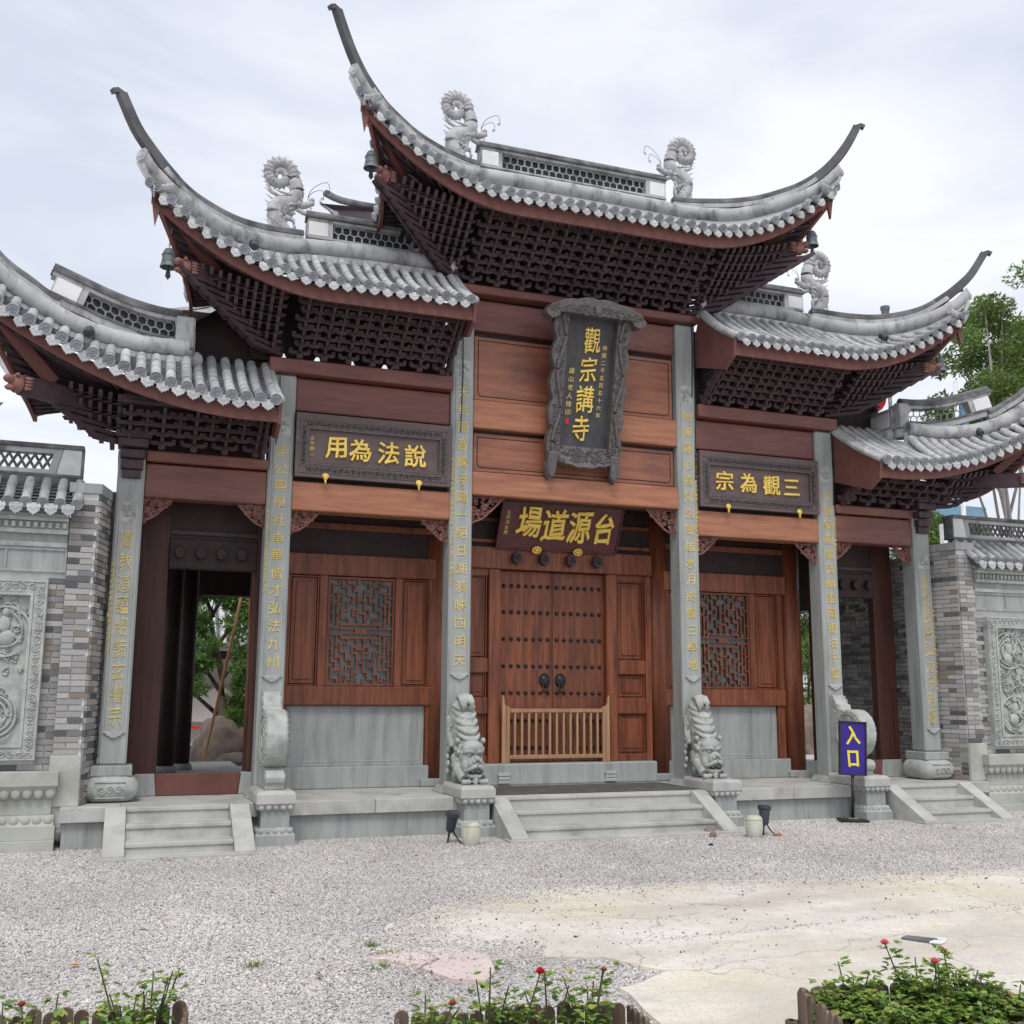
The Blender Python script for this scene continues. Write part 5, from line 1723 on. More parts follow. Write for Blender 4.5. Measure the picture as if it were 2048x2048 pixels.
# --- side plaques with key-fret border
def fret(mb, xa, xb, za, zb, y, vertical=False):
    L_ = (zb - za) if vertical else (xb - xa)
    w = (xb - xa) if vertical else (zb - za)
    n = max(1, int(round(L_ / (w * 1.25))))
    st = L_ / n
    r = .0045
    for i in range(n):
        pl_ = [(0, 0), (0, .9), (.8, .9), (.8, .25), (.35, .25), (.35, .6), (.55, .6)]
        pl_ = [((i + a) * st, b_ * w) for a, b_ in pl_] + [((i + 1) * st, 0)]
        if i % 2: pl_ = [(a, w * .9 - b_) for a, b_ in pl_]
        for p, q in zip(pl_, pl_[1:]):
            if vertical:
                x0_, x1_ = sorted((xa + p[1], xa + q[1])); z0_, z1_ = sorted((za + p[0], za + q[0]))
            else:
                x0_, x1_ = sorted((xa + p[0], xa + q[0])); z0_, z1_ = sorted((za + p[1], za + q[1]))
            mb.box(x0_ - r, x1_ + r, y - .006, y + .004, z0_ - r, z1_ + r)
for s, chars, cxs, lab in ((-1, '用為法說', (-3.19, -2.90, -2.55, -2.21), 'dark key-fret plaque with four gold characters over the window next to the pine passage'),
                           (1, '宗為觀三', (2.14, 2.52, 2.89, 3.22), 'dark key-fret plaque with four gold characters over the window next to the blue sign')):
    a, b_ = sorted((s * 1.76, s * 3.668))
    t = empty('side_plaque', (s * 2.71, .06, 4.19), lab, 'plaque', 'horizontal plaques over the lattice windows')
    y = -.05
    mb = MB()
    za, zb = 4.185, 4.955
    ia, ib, iza, izb = a + .15, b_ - .15, 4.345, 4.765
    for q in ((a, ia, za, zb), (ib, b_, za, zb), (ia, ib, za, iza), (ia, ib, izb, zb)):
        mb.box(q[0], q[1], y, y + .08, q[2], q[3])
    mb.build('plaque_frame', 'plaque2', t)
    MB().box(ia - .01, ib + .01, y + .03, y + .07, iza - .01, izb + .01).build('plaque_board', 'plaque2', t)
    fb = MB()
    fret(fb, a + .11, b_ - .11, za + .065, za + .125, y)
    fret(fb, a + .11, b_ - .11, zb - .155, zb - .095, y)
    fret(fb, a + .07, a + .125, za + .13, zb - .16, y, True)
    fret(fb, b_ - .125, b_ - .07, za + .13, zb - .16, y, True)
    for q in ((a + .05, b_ - .05, za + .045, za + .052), (a + .05, b_ - .05, zb - .085, zb - .078), (a + .05, a + .057, za + .05, zb - .08), (b_ - .057, b_ - .05, za + .05, zb - .08),
              (ia - .012, ib + .012, iza - .012, iza), (ia - .012, ib + .012, izb, izb + .012), (ia - .012, ia, iza, izb), (ib, ib + .012, iza, izb)):
        fb.box(q[0], q[1], y - .009, y + .004, q[2], q[3])
    fb.build('key_fret', 'plaque_frame', t, recalc=False)
    for i, (ch, x) in enumerate(zip(chars, cxs)):
        text_mb(ch, .285, .010, -.004, .007, .05, i + s * 5, 4).moved(x, y + .018, 4.56 - .006 * i).build('gold_character', 'gold', t, recalc=False)
    if s < 0:
        mb = MB()
        for i, ch in enumerate('文孚題'):
            mb.join(text_mb(ch, .055, .004, .001, 0, .04, i).moved(-3.475, y + .024, 4.66 - i * .065))
        mb.build('signature', 'gold_dull', t, recalc=False)['kind'] = 'stuff'
        MB().box(-3.50, -3.45, y + .02, y + .028, 4.43, 4.48).build('red_seal', 'carve', t)
    else:
        MB().tube([(3.46, y + .022, 4.68), (3.475, y + .02, 4.64), (3.468, y + .02, 4.58), (3.462, y + .022, 4.52)], .006, 5).build('signature', 'carve', t)
    for x in (s * 2.17, s * 3.31):
        k = MB()
        k.ball((x, y - .03, 4.185), (.032, .024, .036), 10, 8)
        for j in range(9):
            a_ = pi * j / 8
            k.ball((x + cos(a_) * .032, y - .026, 4.197 + sin(a_) * .030), .012, 6, 5)
        for q in (-1, 1):
            k.ball((x + q * .012, y - .052, 4.192), .006, 5, 4)
        k.box(x - .011, x + .011, y - .04, y - .02, 4.11, 4.16)
        k.build('gilt_stud', 'gold', t, smooth=True)

# --- maroon board over the door
TR = tilted(0, .80, 3.60, radians(27))
rp_ = empty('door_plaque', TR @ Vector((0, 0, 0)), 'maroon board over the double door with four big gold brush characters', 'plaque')
def putr(mb, name, m_, **k):
    return mb.moved(M=TR).build(name, m_, rp_, **k)
putr(MB().hexa([(-.86, -.03, 0), (.86, -.03, 0), (.86, .01, 0), (-.86, .01, 0), (-.86, -.03, .67), (.86, -.03, .67), (.86, .01, .67), (-.86, .01, .67)]), 'maroon_board', 'maroon', bevel=.006)
fb = MB()
for q in ((-.875, .875, -.012, .008), (-.875, .875, .662, .682)):
    fb.box(q[0], q[1], -.045, .012, q[2], q[3])
for q in ((-.882, -.862), (.862, .882)):
    fb.box(q[0], q[1], -.044, .012, -.012, .682)
putr(fb, 'board_edge', 'maroon', bevel=.004)
for i, ch in enumerate('場道源台'):
    putr(text_mb(ch, .44, .012, .0, .010, .075, i + 11, 4).moved(-.47 + i * .365, -.045, .36 + (.02 if i == 0 else 0), Matrix.Diagonal((.80, 1, 1.06))), 'gold_character', 'gold', recalc=False)
mb = MB()
for i, ch in enumerate('壬辰月吉題'):
    mb.join(text_mb(ch, .06, .004, .001, 0, .05, i).moved(-.775, -.034, .50 - i * .07))
putr(mb, 'signature', 'gold_dull', recalc=False)['kind'] = 'stuff'
for x in (-.30, .30):
    k = MB()
    for j in range(12):
        a_ = 2 * pi * j / 12
        k.ball((x + cos(a_) * .055, -.055, .0 + sin(a_) * .042), .018, 6, 5)
    k.ball((x, -.06, .0), (.035, .025, .028), 8, 6)
    putr(k, 'gilt_stud', 'gold', smooth=True)

# ================================================================== THINGS BY THE DOOR
t = empty('door_barrier', (0, YW - .1, .79), 'low slatted wooden barrier standing in front of the double door', 'barrier')
yb = YW - .115
for s in (-1, 1):
    MB().prism([(s * .66, .792), (s * .71, .792), (s * .71, 1.52), (s * .695, 1.52), (s * .66, 1.50)], yb - .02, yb + .02, 'y').build('barrier_post', 'wood_raw', t, bevel=.004)
    MB().prism([(s * .712, .792), (s * .765, .792), (s * .765, 1.66), (s * .75, 1.655), (s * .735, 1.61), (s * .735, 1.56), (s * .722, 1.53), (s * .712, 1.52)], yb - .015, yb + .025, 'y').build('barrier_wing', 'wood_raw', t, bevel=.004)
MB().box(-.659, .659, yb - .022, yb + .022, 1.435, 1.485).build('top_rail', 'wood_raw', t, bevel=.005)
MB().box(-.659, .659, yb - .022, yb + .022, .845, .895).build('bottom_rail', 'wood_raw', t, bevel=.005)
sl = MB().box(-.014, .014, -.014, .014, .895, 1.435).mesh('barrier_slat', 'wood_raw')
for i in range(13):
    inst(sl, 'barrier_slat', (-.588 + i * .098, yb, 0), t)

def stake_lamp(x, y, rot, lab):
    t = empty('stake_spotlight', (x, y, G), lab, 'spotlight', 'black spotlights by the central steps')
    M_ = Matrix.Translation((x, y, G)) @ Matrix.Rotation(rot, 4, 'Z')
    head = MB().lathe([(.035, 0), (.05, .02), (.062, .16), (.075, .17), (.078, .21), (.068, .215)], 0, 0, 16).moved(M=M_ @ Matrix.Translation((0, 0, .12)) @ Matrix.Rotation(radians(14), 4, 'X'))
    head.build('lamp_head', 'plastic', t, auto=True)
    MB().tube([(x, y, G + .14), (x - .02, y - .01, G + .06), (x - .03, y - .02, G)], .012, 6).build('lamp_stake', 'black', t)
    MB().tube([(x + .03, y, G + .13), (x + .07, y - .02, G + .06), (x + .10, y - .06, G + .012), (x + .16, y - .10, G + .01)], .009, 6).build('lamp_lead', 'black', t)
def stool(x, y, lab):
    t = empty('stone_stool', (x, y, G), lab, 'stool', 'barrel stools by the central steps')
    MB().lathe([(.068, 0.0), (.084, .02), (.098, .09), (.100, .14), (.095, .20), (.084, .235), (.076, .243)], x, y, 22).moved(0, 0, G - .005).build('stool_body', 'stool', t, auto=True)
    MB().tube([(x + cos(a) * .094, y + sin(a) * .094, G + .205) for a in frange(0, 2 * pi, 29)], .006, 5, cap=False).build('stool_band', 'stool', t)
stake_lamp(-2.02, -1.10, .4, 'black stake spotlight leaning against a lion pedestal beside a barrel stool')
stake_lamp(1.56, -1.62, 2.4, 'black spotlight half hidden behind a barrel stool near the loose rocks')
stool(-1.86, -1.34, 'barrel-shaped stone stool beside the black stake lamp')
stool(1.36, -1.72, 'barrel-shaped stone stool with black spotlight behind it and rocks beside it')
# loose rocks and brick bits by the right stool
for i, (x, y, r_, lab) in enumerate(((1.05, -1.28, .07, 'pale brown rock lying behind a barrel stool'), (.93, -1.55, .05, 'small pinkish rock at the foot of the central steps'), (1.70, -1.70, .035, 'small orange brick fragment on the gravel near the black spotlight'), (.55, -2.15, .026, 'dark pebble lying alone on the gravel before the central steps'))):
    mb = MB()
    bm = bmesh.new()
    bmesh.ops.create_icosphere(bm, subdivisions=2, radius=r_)
    for v in bm.verts:
        n = noise.noise(v.co * (9 / (r_ * 10)) + Vector((i * 5, 0, 0)))
        v.co *= 1 + .45 * n
        v.co.z *= .7
    bm.verts.ensure_lookup_table()
    mb.v = [(v.co.x + x, v.co.y + y, v.co.z + G + r_ * .45) for v in bm.verts]
    mb.f = [tuple(v.index for v in f.verts) for f in bm.faces]
    bm.free()
    o = mb.build('loose_rock' if i < 2 else ('brick_fragment' if i == 2 else 'dark_pebble'), ('rock', 'rock', 'rose_rust', 'black')[i])
    tag(o, lab, 'rock')

# ---- blue entrance sign
ex, ey = 3.36, -.86
t = empty('entrance_sign', (ex, ey, G), 'blue entrance sign with yellow 入口 on a black pole', 'sign')
ES = Matrix.Translation((ex, ey, G)) @ Matrix.Rotation(radians(-17), 4, 'Z') @ Matrix.Rotation(radians(2.5), 4, 'Y')
def pe(mb, name, m_, **k):
    return mb.moved(M=ES).build(name, m_, t, **k)
pe(MB().box(-.18, .18, -.10, .10, .012, .045), 'sign_base', 'black', bevel=.008)
pe(MB().box(-.06, .06, -.05, .05, .0455, .055), 'base_plate', 'rock', bevel=.004)
pe(MB().tube([(0, 0, .05), (0, 0, .62)], .019, 12), 'sign_pole', 'black', smooth=True)
pe(MB().tube([(0, -.0, .24), (.028, -.01, .24)], .008, 6), 'pole_screw', 'iron')
zb, zt, w = .60, 1.235, .155
fr = MB()
for q in ((-w - .022, -w, zb - .02, zt + .02), (w, w + .022, zb - .02, zt + .02), (-w, w, zb - .02, zb), (-w, w, zt, zt + .02)):
    fr.box(q[0], q[1], -.032, .022, q[2], q[3])
pe(fr, 'sign_frame', 'black', bevel=.004)
pe(MB().box(-w, w, -.018, .012, zb, zt), 'sign_panel', 'blue')
for ch, z in (('入', 1.07), ('口', .79)):
    mb = MB()
    if ch == '入':
        strokes = [[(-.045, .115), (-.005, .055), (.01, .01)], [(.0, .04), (-.03, -.03), (-.075, -.10)], [(.005, .035), (.03, -.02), (.085, -.085)]]
    else:
        strokes = [[(-.062, .09), (-.045, -.095)], [(-.066, .082), (.055, .086)], [(.052, .09), (.062, -.085)], [(-.05, -.075), (.066, -.07)]]
    for j, st_ in enumerate(strokes):
        for (a, b_) in zip(st_, st_[1:]):
            d = Vector((b_[0] - a[0], 0, b_[1] - a[1]))
            nrm = Vector((-d.z, 0, d.x)).normalized() * .0145
            A, B_ = Vector((a[0], 0, a[1])) - d * .06, Vector((b_[0], 0, b_[1])) + d * .06
            yy = -.0185 - .0012 * j
            q = [A + nrm, B_ + nrm, B_ - nrm, A - nrm]
            mb.hexa([(p.x, yy - .0011, p.z + z) for p in q] + [(p.x, yy, p.z + z) for p in q])
    pe(mb, 'yellow_character', 'yellow')

# ---- roof spotlights
for s in (-1, 1):
    for kind, x, y, z, lab in (('m', 4.33, -.78, 6.62, ('left', 'right')), ('l', 5.98, -.72, 5.42, ('left', 'right'))):
        nm = {('m', -1): 'dark floodlight on the middle roof just inward of the pine passage', ('m', 1): 'dark floodlight on the middle roof just inward of the blue sign',
              ('l', -1): 'dark floodlight on the lower roof above the passage with the pine', ('l', 1): 'dark floodlight on the lower roof above the brick wall beyond the blue sign'}[(kind, s)]
        t = empty('roof_floodlight', (s * x, y, z - .06), nm, 'floodlight', 'floodlights on the tiles')
        M_ = Matrix.Translation((s * x, y, z + .02)) @ Matrix.Rotation(radians(-50), 4, 'X') @ Matrix.Rotation(s * .5, 4, 'Z')
        MB().lathe([(.035, -.06), (.045, -.05), (.05, .05), (.056, .06), (.045, .062)], 0, 0, 12).moved(M=M_).build('lamp_head', 'plastic', t, auto=True)
        MB().tube([(s * x - .045, y, z - .06), (s * x - .052, y, z + .02), (s * x + .052, y, z + .02), (s * x + .045, y, z - .06)], .008, 5).build('lamp_bracket', 'black', t)

# ---- wind bells
def bell(x, y, z, lab, drop):
    t = empty('wind_bell', (x, y, z), lab, 'bell', 'wind bells under the roof corners')
    MB().lathe([(.015, .22), (.045, .21), (.066, .17), (.072, .12), (.074, .06), (.088, .02), (.092, .0), (.08, .0), (.066, .05), (.06, .15)], x, y, 18).moved(0, 0, z).build('bell_body', 'bell', t, auto=True)
    for zz in (.06, .14):
        MB().tube([(x + cos(a) * .0745, y + sin(a) * .0745, z + zz) for a in frange(0, 2 * pi, 17)], .005, 4, cap=False).build('bell_band', 'bell', t)
    ch = MB()
    k = 0
    zz = z + .22
    while zz < z + .22 + drop:
        ch.tube([(x + (cos(a) * .009 if k % 2 else 0), y + (0 if k % 2 else cos(a) * .009), zz + .016 + sin(a) * .018) for a in frange(0, 2 * pi, 9)], .0035, 4, cap=False)
        zz += .027; k += 1
    ch.build('bell_chain', 'iron', t)
    MB().tube([(x, y, z + .1), (x, y, z - .02)], .006, 5).build('clapper_rod', 'iron', t)
    MB().prism([(x - .03, z - .10), (x, z - .14), (x + .03, z - .10), (x + .018, z - .03), (x - .018, z - .03)], y - .004, y + .004, 'y').build('clapper_vane', 'iron', t)
bell(-3.06, -.95, 7.72, 'bronze wind bell hanging from the crowning roof corner on the pine passage side', .26)
bell(3.06, -.95, 7.72, 'bronze wind bell hanging from the crowning roof corner on the blue sign side', .26)
bell(-5.23, -.83, 6.22, 'bronze wind bell under the middle roof corner above the pine-tree passage', .26)
bell(5.23, -.83, 6.22, 'bronze wind bell under the middle roof corner above the passage beside the blue sign', .26)

# ---- ridge dragons
def dragon(cx, z0, s, lab):
    """s=1: head towards +x"""
    t = empty('ridge_dragon', (cx, .14, z0), lab, 'ornament', 'clay dragons on the ridges')
    def L(X, Y, w=0.0): return Vector((cx + s * (X - 300) * .00232, .14 + w, z0 + (560 - Y) * .00232))
    body = MB()
    spi = []
    for i in range(44):
        q = i / 43
        a = -.2 + (1 - q) * 2 * pi * 1.62
        r = 8 + 66 * q ** .85
        spi.append(L(250 + cos(a) * r * 1.02, 182 - sin(a) * r * 1.08))
    tail = list(reversed(spi))
    # body: outer coil passes down the ridge side, bends back and runs into the standing trunk
    run = [L(335, 215), L(345, 260), L(335, 300), L(300, 330), L(262, 345), L(235, 380), L(240, 430), L(275, 480), L(315, 520)]
    def smooth_path(pts_, n):
        tab = [(i, *p) for i, p in enumerate(pts_)]
        return [Vector(interp(tab, x)) for x in frange(0, len(pts_) - 1, n)]
    sp = smooth_path(spi, 60)
    body.tube(sp, lambda q: .036 + .044 * q, 10)
    body.tube([sp[-1]] + smooth_path(run, 30), lambda q: .080 + .024 * sin(q * pi), 10)
    b = body.build('dragon_body', 'dragon', t, smooth=True)
    # spines along the coil and the trunk
    sn = MB()
    ctr = L(250, 182)
    for i in range(22, 60, 2):
        p = sp[i]
        o_ = (p - ctr).normalized()
        r = .036 + .044 * i / 59
        tg = (sp[min(59, i + 1)] - sp[i - 1]).normalized()
        a = p + o_ * r * .8
        sn.add([a - tg * .022 + Vector((0, .008, 0)), a + tg * .022, a - tg * .022 - Vector((0, .008, 0)), a + o_ * .05 + tg * .02], [(0, 1, 3), (1, 2, 3), (2, 0, 3), (0, 2, 1)])
    rp2 = smooth_path(run, 30)
    for i in range(1, 12, 2):
        p = rp2[i]
        a = p + Vector((s * .05, 0, 0))
        sn.add([a + Vector((0, .01, .025)), a + Vector((0, -.01, .025)), a - Vector((0, 0, .025)), a + Vector((s * .055, 0, .03))], [(0, 1, 3), (1, 2, 3), (2, 0, 3), (0, 2, 1)])
    for i in range(9):      # fan of long spikes behind the trunk
        a = L(240 - i * 1, 300 + i * 27)
        e = L(172 + i * 2 + (i % 2) * 8, 262 + i * 30 + (i % 3) * 6)
        sn.tube([a, (a + e) / 2 + Vector((0, 0, -.01)), e], [.016, .011, .003], 5)
    for i in range(6):      # claws and whisker blades at the foot
        a = L(300 + i * 8, 480 + i * 8)
        e = L(270 + i * 14, 535 + (i % 2) * 14)
        sn.tube([a, e], [.014, .003], 5)
    rg = random.Random(int(cx * 10))
    for i in range(16):     # flame fins and curls clothing the trunk
        X_, Y_ = rg.uniform(225, 320), rg.uniform(370, 520)
        a = L(X_, Y_, rg.uniform(-.06, -.02))
        an = rg.uniform(-2.6, 2.6)
        e = L(X_ + cos(an) * 46 - 22, Y_ + sin(an) * 40 + 14, -.07)
        m_ = (a + e) / 2 + Vector((0, -.02, rg.uniform(-.02, .03)))
        sn.tube([a, m_, e], [.026, .020, .003], 5)
    sn.build('dragon_spines', 'dragon', t)['kind'] = 'stuff'
    sc = MB()               # overlapping scales as proud rings on the coil
    for i in range(24, 60, 2):
        p = sp[i]
        tg = (sp[min(59, i + 1)] - sp[i - 1]).normalized()
        side = Vector((0, 1, 0))
        up = tg.cross(side).normalized()
        r = (.036 + .044 * i / 59) * 1.02
        for j in (-1, 0, 1):
            a0 = j * .75 + (.37 if (i // 2) % 2 else 0)
            pts_ = []
            for a in frange(-.5, .5, 7):
                an = a0 + a
                pts_.append(p - side * cos(an) * r + up * sin(an) * r + tg * (.016 * cos(a * 3)))
            sc.tube(pts_, .005, 4)
    sc.build('dragon_scales', 'dragon', t)['kind'] = 'stuff'
    h = MB()
    h.tube([L(275, 400), L(300, 370, -.02), L(335, 352, -.03)], [.06, .055, .05], 9)
    h.ball(L(352, 335, -.02), (.075, .06, .06), 12, 9)
    h.tube([L(355, 340, -.02), L(390, 335, -.02), L(425, 318, -.02), L(440, 322, -.02)], [.052, .045, .036, .02], 9)      # upper jaw, nose turned up
    h.ball(L(425, 300, -.02), (.036, .035, .034), 9, 7)
    h.tube([L(350, 362, -.02), L(385, 380, -.02), L(420, 385, -.02), L(435, 378, -.02)], [.035, .030, .024, .012], 8)     # lower jaw
    for w in (-.045, .045):
        h.ball(L(368, 318, w - .02), (.018, .016, .018), 7, 5)
        h.tube([L(345, 320, w - .02), L(310, 300, w * 1.4 - .02), L(262, 296, w * 1.6 - .02), L(225, 280, w - .02)], [.018, .018, .016, .006], 7)   # horns
        h.tube([L(340, 350, w - .02), L(310, 352, w * 1.5 - .02), L(292, 372, w * 1.4 - .02)], [.025, .018, .005], 6)
    for k in range(5):
        h.tube([L(385 + k * 10, 345, -.03), L(387 + k * 10, 358, -.035)], [.007, .002], 4)
    h.tube([L(420, 345, -.04), L(415, 395, -.04)], [.010, .003], 5)
    for k in range(5):
        h.tube([L(330 - k * 3, 370 + k * 12, -.03), L(300 - k * 6, 385 + k * 20, -.05)], [.020, .004], 5)
    h.build('dragon_head', 'dragon', t, smooth=True)
    arm = MB()
    arm.tube([L(195, 205), L(190, 245), L(215, 285), L(255, 300), L(300, 295)], [.012, .022, .024, .022, .012], 7)
    arm.tube([L(290, 420, -.04), L(330, 440, -.07), L(335, 480, -.08), L(325, 520, -.08)], [.035, .03, .024, .016], 7)
    arm.build('dragon_limbs', 'dragon', t, smooth=True)
    MB().hexa([tuple(L(190, 560, -.05)), tuple(L(350, 560, -.05)), tuple(L(350, 560, .05)), tuple(L(190, 560, .05)), tuple(L(205, 430, -.035)), tuple(L(300, 500, -.035)), tuple(L(300, 500, .035)), tuple(L(205, 430, .035))]).build('dragon_base', 'dragon', t, bevel=.01)
    wk = MB()
    for (ax_, ay_, r0, ph) in ((470, 190, 1.0, 0), (452, 235, .72, 1)):
        pts_ = [L(405, 300)] + [L(405 + (ax_ - 405) * (1 - cos(q * pi)) * .9, 300 - (300 - ay_) * 1.1 * sin(q * pi * .62 + .05) + (75 if q > .8 else 0) * (q - .8) * 3, 0) for q in frange(.08, 1, 12)]
        last = pts_[-1]
        pts_ += [last + Vector((-s * (.02 - cos(a) * .02 * (1 - a / 12)), 0, sin(a) * .022 * (1 - a / 12) - .0)) for a in frange(0, 9, 12)]
        wk.tube(pts_, .0035, 4)
    wk.build('dragon_whiskers', 'iron', t)
dragon(-1.60, 8.50, 1, 'pale clay dragon on the crowning ridge on the pine passage side')
dragon(1.60, 8.50, -1, 'pale clay dragon on the crowning ridge on the blue sign side')
dragon(-3.86, 7.12, 1, 'pale clay dragon on the middle ridge above the passage with the pine')
dragon(3.86, 7.12, -1, 'pale clay dragon on the middle ridge above the passage beside the blue sign')

# ================================================================== FLANKING BRICK WALLS
BL, BH, BG = .235, .0535, .010
brick_me = MB().box(-.5, .5, -.5, .5, -.5, .5).mesh('brick', 'brick')
def brick_run(par, org, du, length, z0, z1, nrm, holes=(), phase=0, limit=None, rnd=None):
    """bricks laid along du from org; returns leftovers as one mesh when limit is passed"""
    du, nrm = Vector(du).normalized(), Vector(nrm).normalized()
    ang = math.atan2(du.y, du.x)
    rest = MB()
    k = 0
    row = 0
    z = z0
    while z + BH <= z1 + .004:
        u = -((row + phase) % 2) * (BL + BG) / 2 - (rnd.random() < .25) * .0
        while u < length - .02:
            a, b_ = max(0, u), min(length, u + BL)
            if rnd.random() < .12 and b_ - a > .2:      # a header now and then
                b_ = a + (BL - BG) / 2
                step = b_ - u + BG
            else:
                step = BL + BG
            hit = False
            for h in holes:
                if a < h[1] and b_ > h[0] and z < h[3] and z + BH > h[2]:
                    if a < h[0] - .03: b_ = h[0]
                    elif b_ > h[1] + .03: a = h[1]
                    else: hit = True
            if b_ - a > .03 and not hit:
                c = Vector(org) + du * ((a + b_) / 2) + nrm * (.002 + rnd.uniform(-.0025, .0025)) + Vector((0, 0, z + BH / 2 - org[2]))
                if limit is not None and a > limit:
                    hx, hz = (b_ - a) / 2, BH / 2
                    P = []
                    for zz in (-hz, hz):
                        for e, n_ in ((-1, 1), (1, 1), (1, -1), (-1, -1)):
                            p = c + du * hx * e + nrm * .02 * n_ + Vector((0, 0, zz))
                            P.append(tuple(p))
                    rest.hexa(P)
                else:
                    inst(brick_me, 'brick', c, par, (0, 0, ang), (b_ - a, .04, BH))
                    k += 1
            u += step
        z += BH + BG
        row += 1
    return rest, k
for s, lab in ((-1, 'grey brick flank wall with carved stone relief beside the passage with the pine'), (1, 'grey brick flank wall with carved stone relief beside the passage by the blue sign')):
    rnd = random.Random(20 + s)
    t = empty('brick_wall', (s * 6.3, -.3, G), lab, 'wall')
    core = MB()
    core.prism([(s * 5.775, -.332), (s * 6.04, -.332), (s * 6.04, .6), (s * 5.675, .6), (s * 5.665, .10)], ZP - .2, 3.76, 'z')
    core.box(s * 5.665, s * 5.9, .601, 2.5, ZP - .1, 3.76)
    core.box(s * 6.04, s * 9.5, -.282, .3, G, 3.5)
    co = core.build('mortar_core', 'mortar', t)
    # pier front, pier flank, wall face
    brick_run(t, (s * 5.775 if s > 0 else -6.04, -.335, 1.035), (1, 0, 0), .265, 1.035, 3.75, (0, -1, 0), (), 0, None, rnd)
    p0, p1 = Vector((s * 5.772, -.33, 0)), Vector((s * 5.662, .10, 0))
    d = (p1 - p0)
    n_ = Vector((-s * d.y, s * d.x, 0)) if False else Vector((-s, -.25, 0)).normalized()
    r1, k1 = brick_run(t, (p0.x, p0.y, ZP), d, d.length, ZP + .004, 3.75, n_, (), 0, None, rnd)
    r2, k2 = brick_run(t, (s * 5.662, .105, ZP), (0, 1, 0), 2.35, ZP + .004, 3.75, (-s, 0, 0), (), 1, .30, rnd)
    ro = r2.build('rear_bricks', 'brick', t)
    ro['kind'] = 'stuff'
    if s > 0:
        brick_run(t, (6.045, -.285, .885), (1, 0, 0), 1.3, .885, 2.90, (0, -1, 0), ((.16, 2, .98 - .01, 2.83),), 0, None, rnd)
    else:
        brick_run(t, (-7.345, -.285, .885), (1, 0, 0), 1.3, .885, 2.90, (0, -1, 0), ((-1, 1.14, .98 - .01, 2.83),), 0, None, rnd)
    X = lambda a, b_: sorted((s * a, s * b_))
    MB().box(s * 5.64, s * 5.9, 2.52, 5.25, 3.12, 4.3).build('passage_header', 'wood_deep', t)
    # pier cap and foot stone
    MB().prism([(s * 5.74, -.375), (s * 6.07, -.375), (s * 6.07, .62), (s * 5.63, .62), (s * 5.63, .10)], 3.76, 3.87, 'z').build('pier_cap', 'stone', t, bevel=.008)
    MB().prism([(s * 5.765, -.375), (s * 6.06, -.375), (s * 6.06, -.2), (s * 5.72, -.2)], ZP, 1.03, 'z').build('pier_foot', 'stone_old', t, bevel=.008)
    # moulded stone base
    for z0, z1, y in ((G - .03, .21, -.50), (.21, .35, -.46), (.45, .605, -.40), (.735, .88, -.50)):
        x = 5.96
        while x < 8.6:
            x2 = x + rnd.uniform(.55, .9)
            MB().box(*X(x + .001 + (.05 if z0 > .4 and z0 < .7 else 0) * (x == 5.96), x2 - .001), y, -.25, z0, z1).build('base_stone', 'stone_old', t, bevel=.006)
            x = x2
    for z0, z1, y0, y1 in ((.35, .45, -.455, -.405), (.605, .735, -.405, -.495)):
        mb = MB()
        mb.hexa([(s * 5.98, y0, z0), (s * 8.6, y0, z0), (s * 8.6, -.25, z0), (s * 5.98, -.25, z0), (s * 5.98, y1, z1), (s * 8.6, y1, z1), (s * 8.6, -.25, z1), (s * 5.98, -.25, z1)])
        for i in range(16):
            mb.ball((s * (6.03 + i * .105), (y0 + y1) / 2 - .004, (z0 + z1) / 2), (.046, .024, (z1 - z0) * .46), 10, 7)
        mb.build('lotus_band', 'stone_old', t, auto=True)
    # relief panel
    xa, xb, za, zb = 6.20, 7.70, .985, 2.81
    rp = MB().box(*X(xa + .03, xb - .03), -.345, -.26, za + .03, zb - .03).build('relief_panel', 'stone_carved', t)
    fr = MB()
    for a, b_, c_, d_ in ((xa, xa + .13, za, zb), (xb - .13, xb, za, zb), (xa + .13, xb - .13, za, za + .13), (xa + .13, xb - .13, zb - .13, zb)):
        fr.box(*X(a, b_), -.40, -.30, c_, d_)
    fr.build('relief_frame', 'stone_carved', rp, bevel=.008)
    fb = MB()
    for a, b_, c_, d_ in ((xa + .13, xa + .16, za + .13, zb - .13), (xb - .16, xb - .13, za + .13, zb - .13), (xa + .16, xb - .16, za + .13, za + .16), (xa + .16, xb - .16, zb - .16, zb - .13), (xa + .006, xa + .021, za + .006, zb - .006), (xa + .021, xb - .006, zb - .021, zb - .006), (xa + .021, xb - .006, za + .006, za + .021)):
        fb.box(*X(a, b_), -.412, -.33, c_, d_)
    fb.build('frame_bead', 'stone_carved', rp)
    vine = MB()
    for i in range(24):
        z = za + .06 + i * .073
        if z < zb - .05:
            scroll(vine, s * (xa + .068), z, -.405, .036, 1.5, .0095, 1 if i % 2 else -1, 1.5 * i, 12)
            vine.ball((s * (xa + .068 + .025 * (-1) ** i), -.402, z + .03), (.014, .01, .02), 6, 4)
    for zc in (za + .06, zb - .06):
        for i in range(16):
            scroll(vine, s * (xa + .15 + i * .08), zc, -.405, .036, 1.5, .0095, 1 if i % 2 else -1, 1.5 * i, 12)
    vine.build('vine_border', 'stone_carved', rp)
    rl = MB()
    rr = random.Random(31 + s)
    def q(u, z, r_, y=-.36):
        return (s * u, y, z)
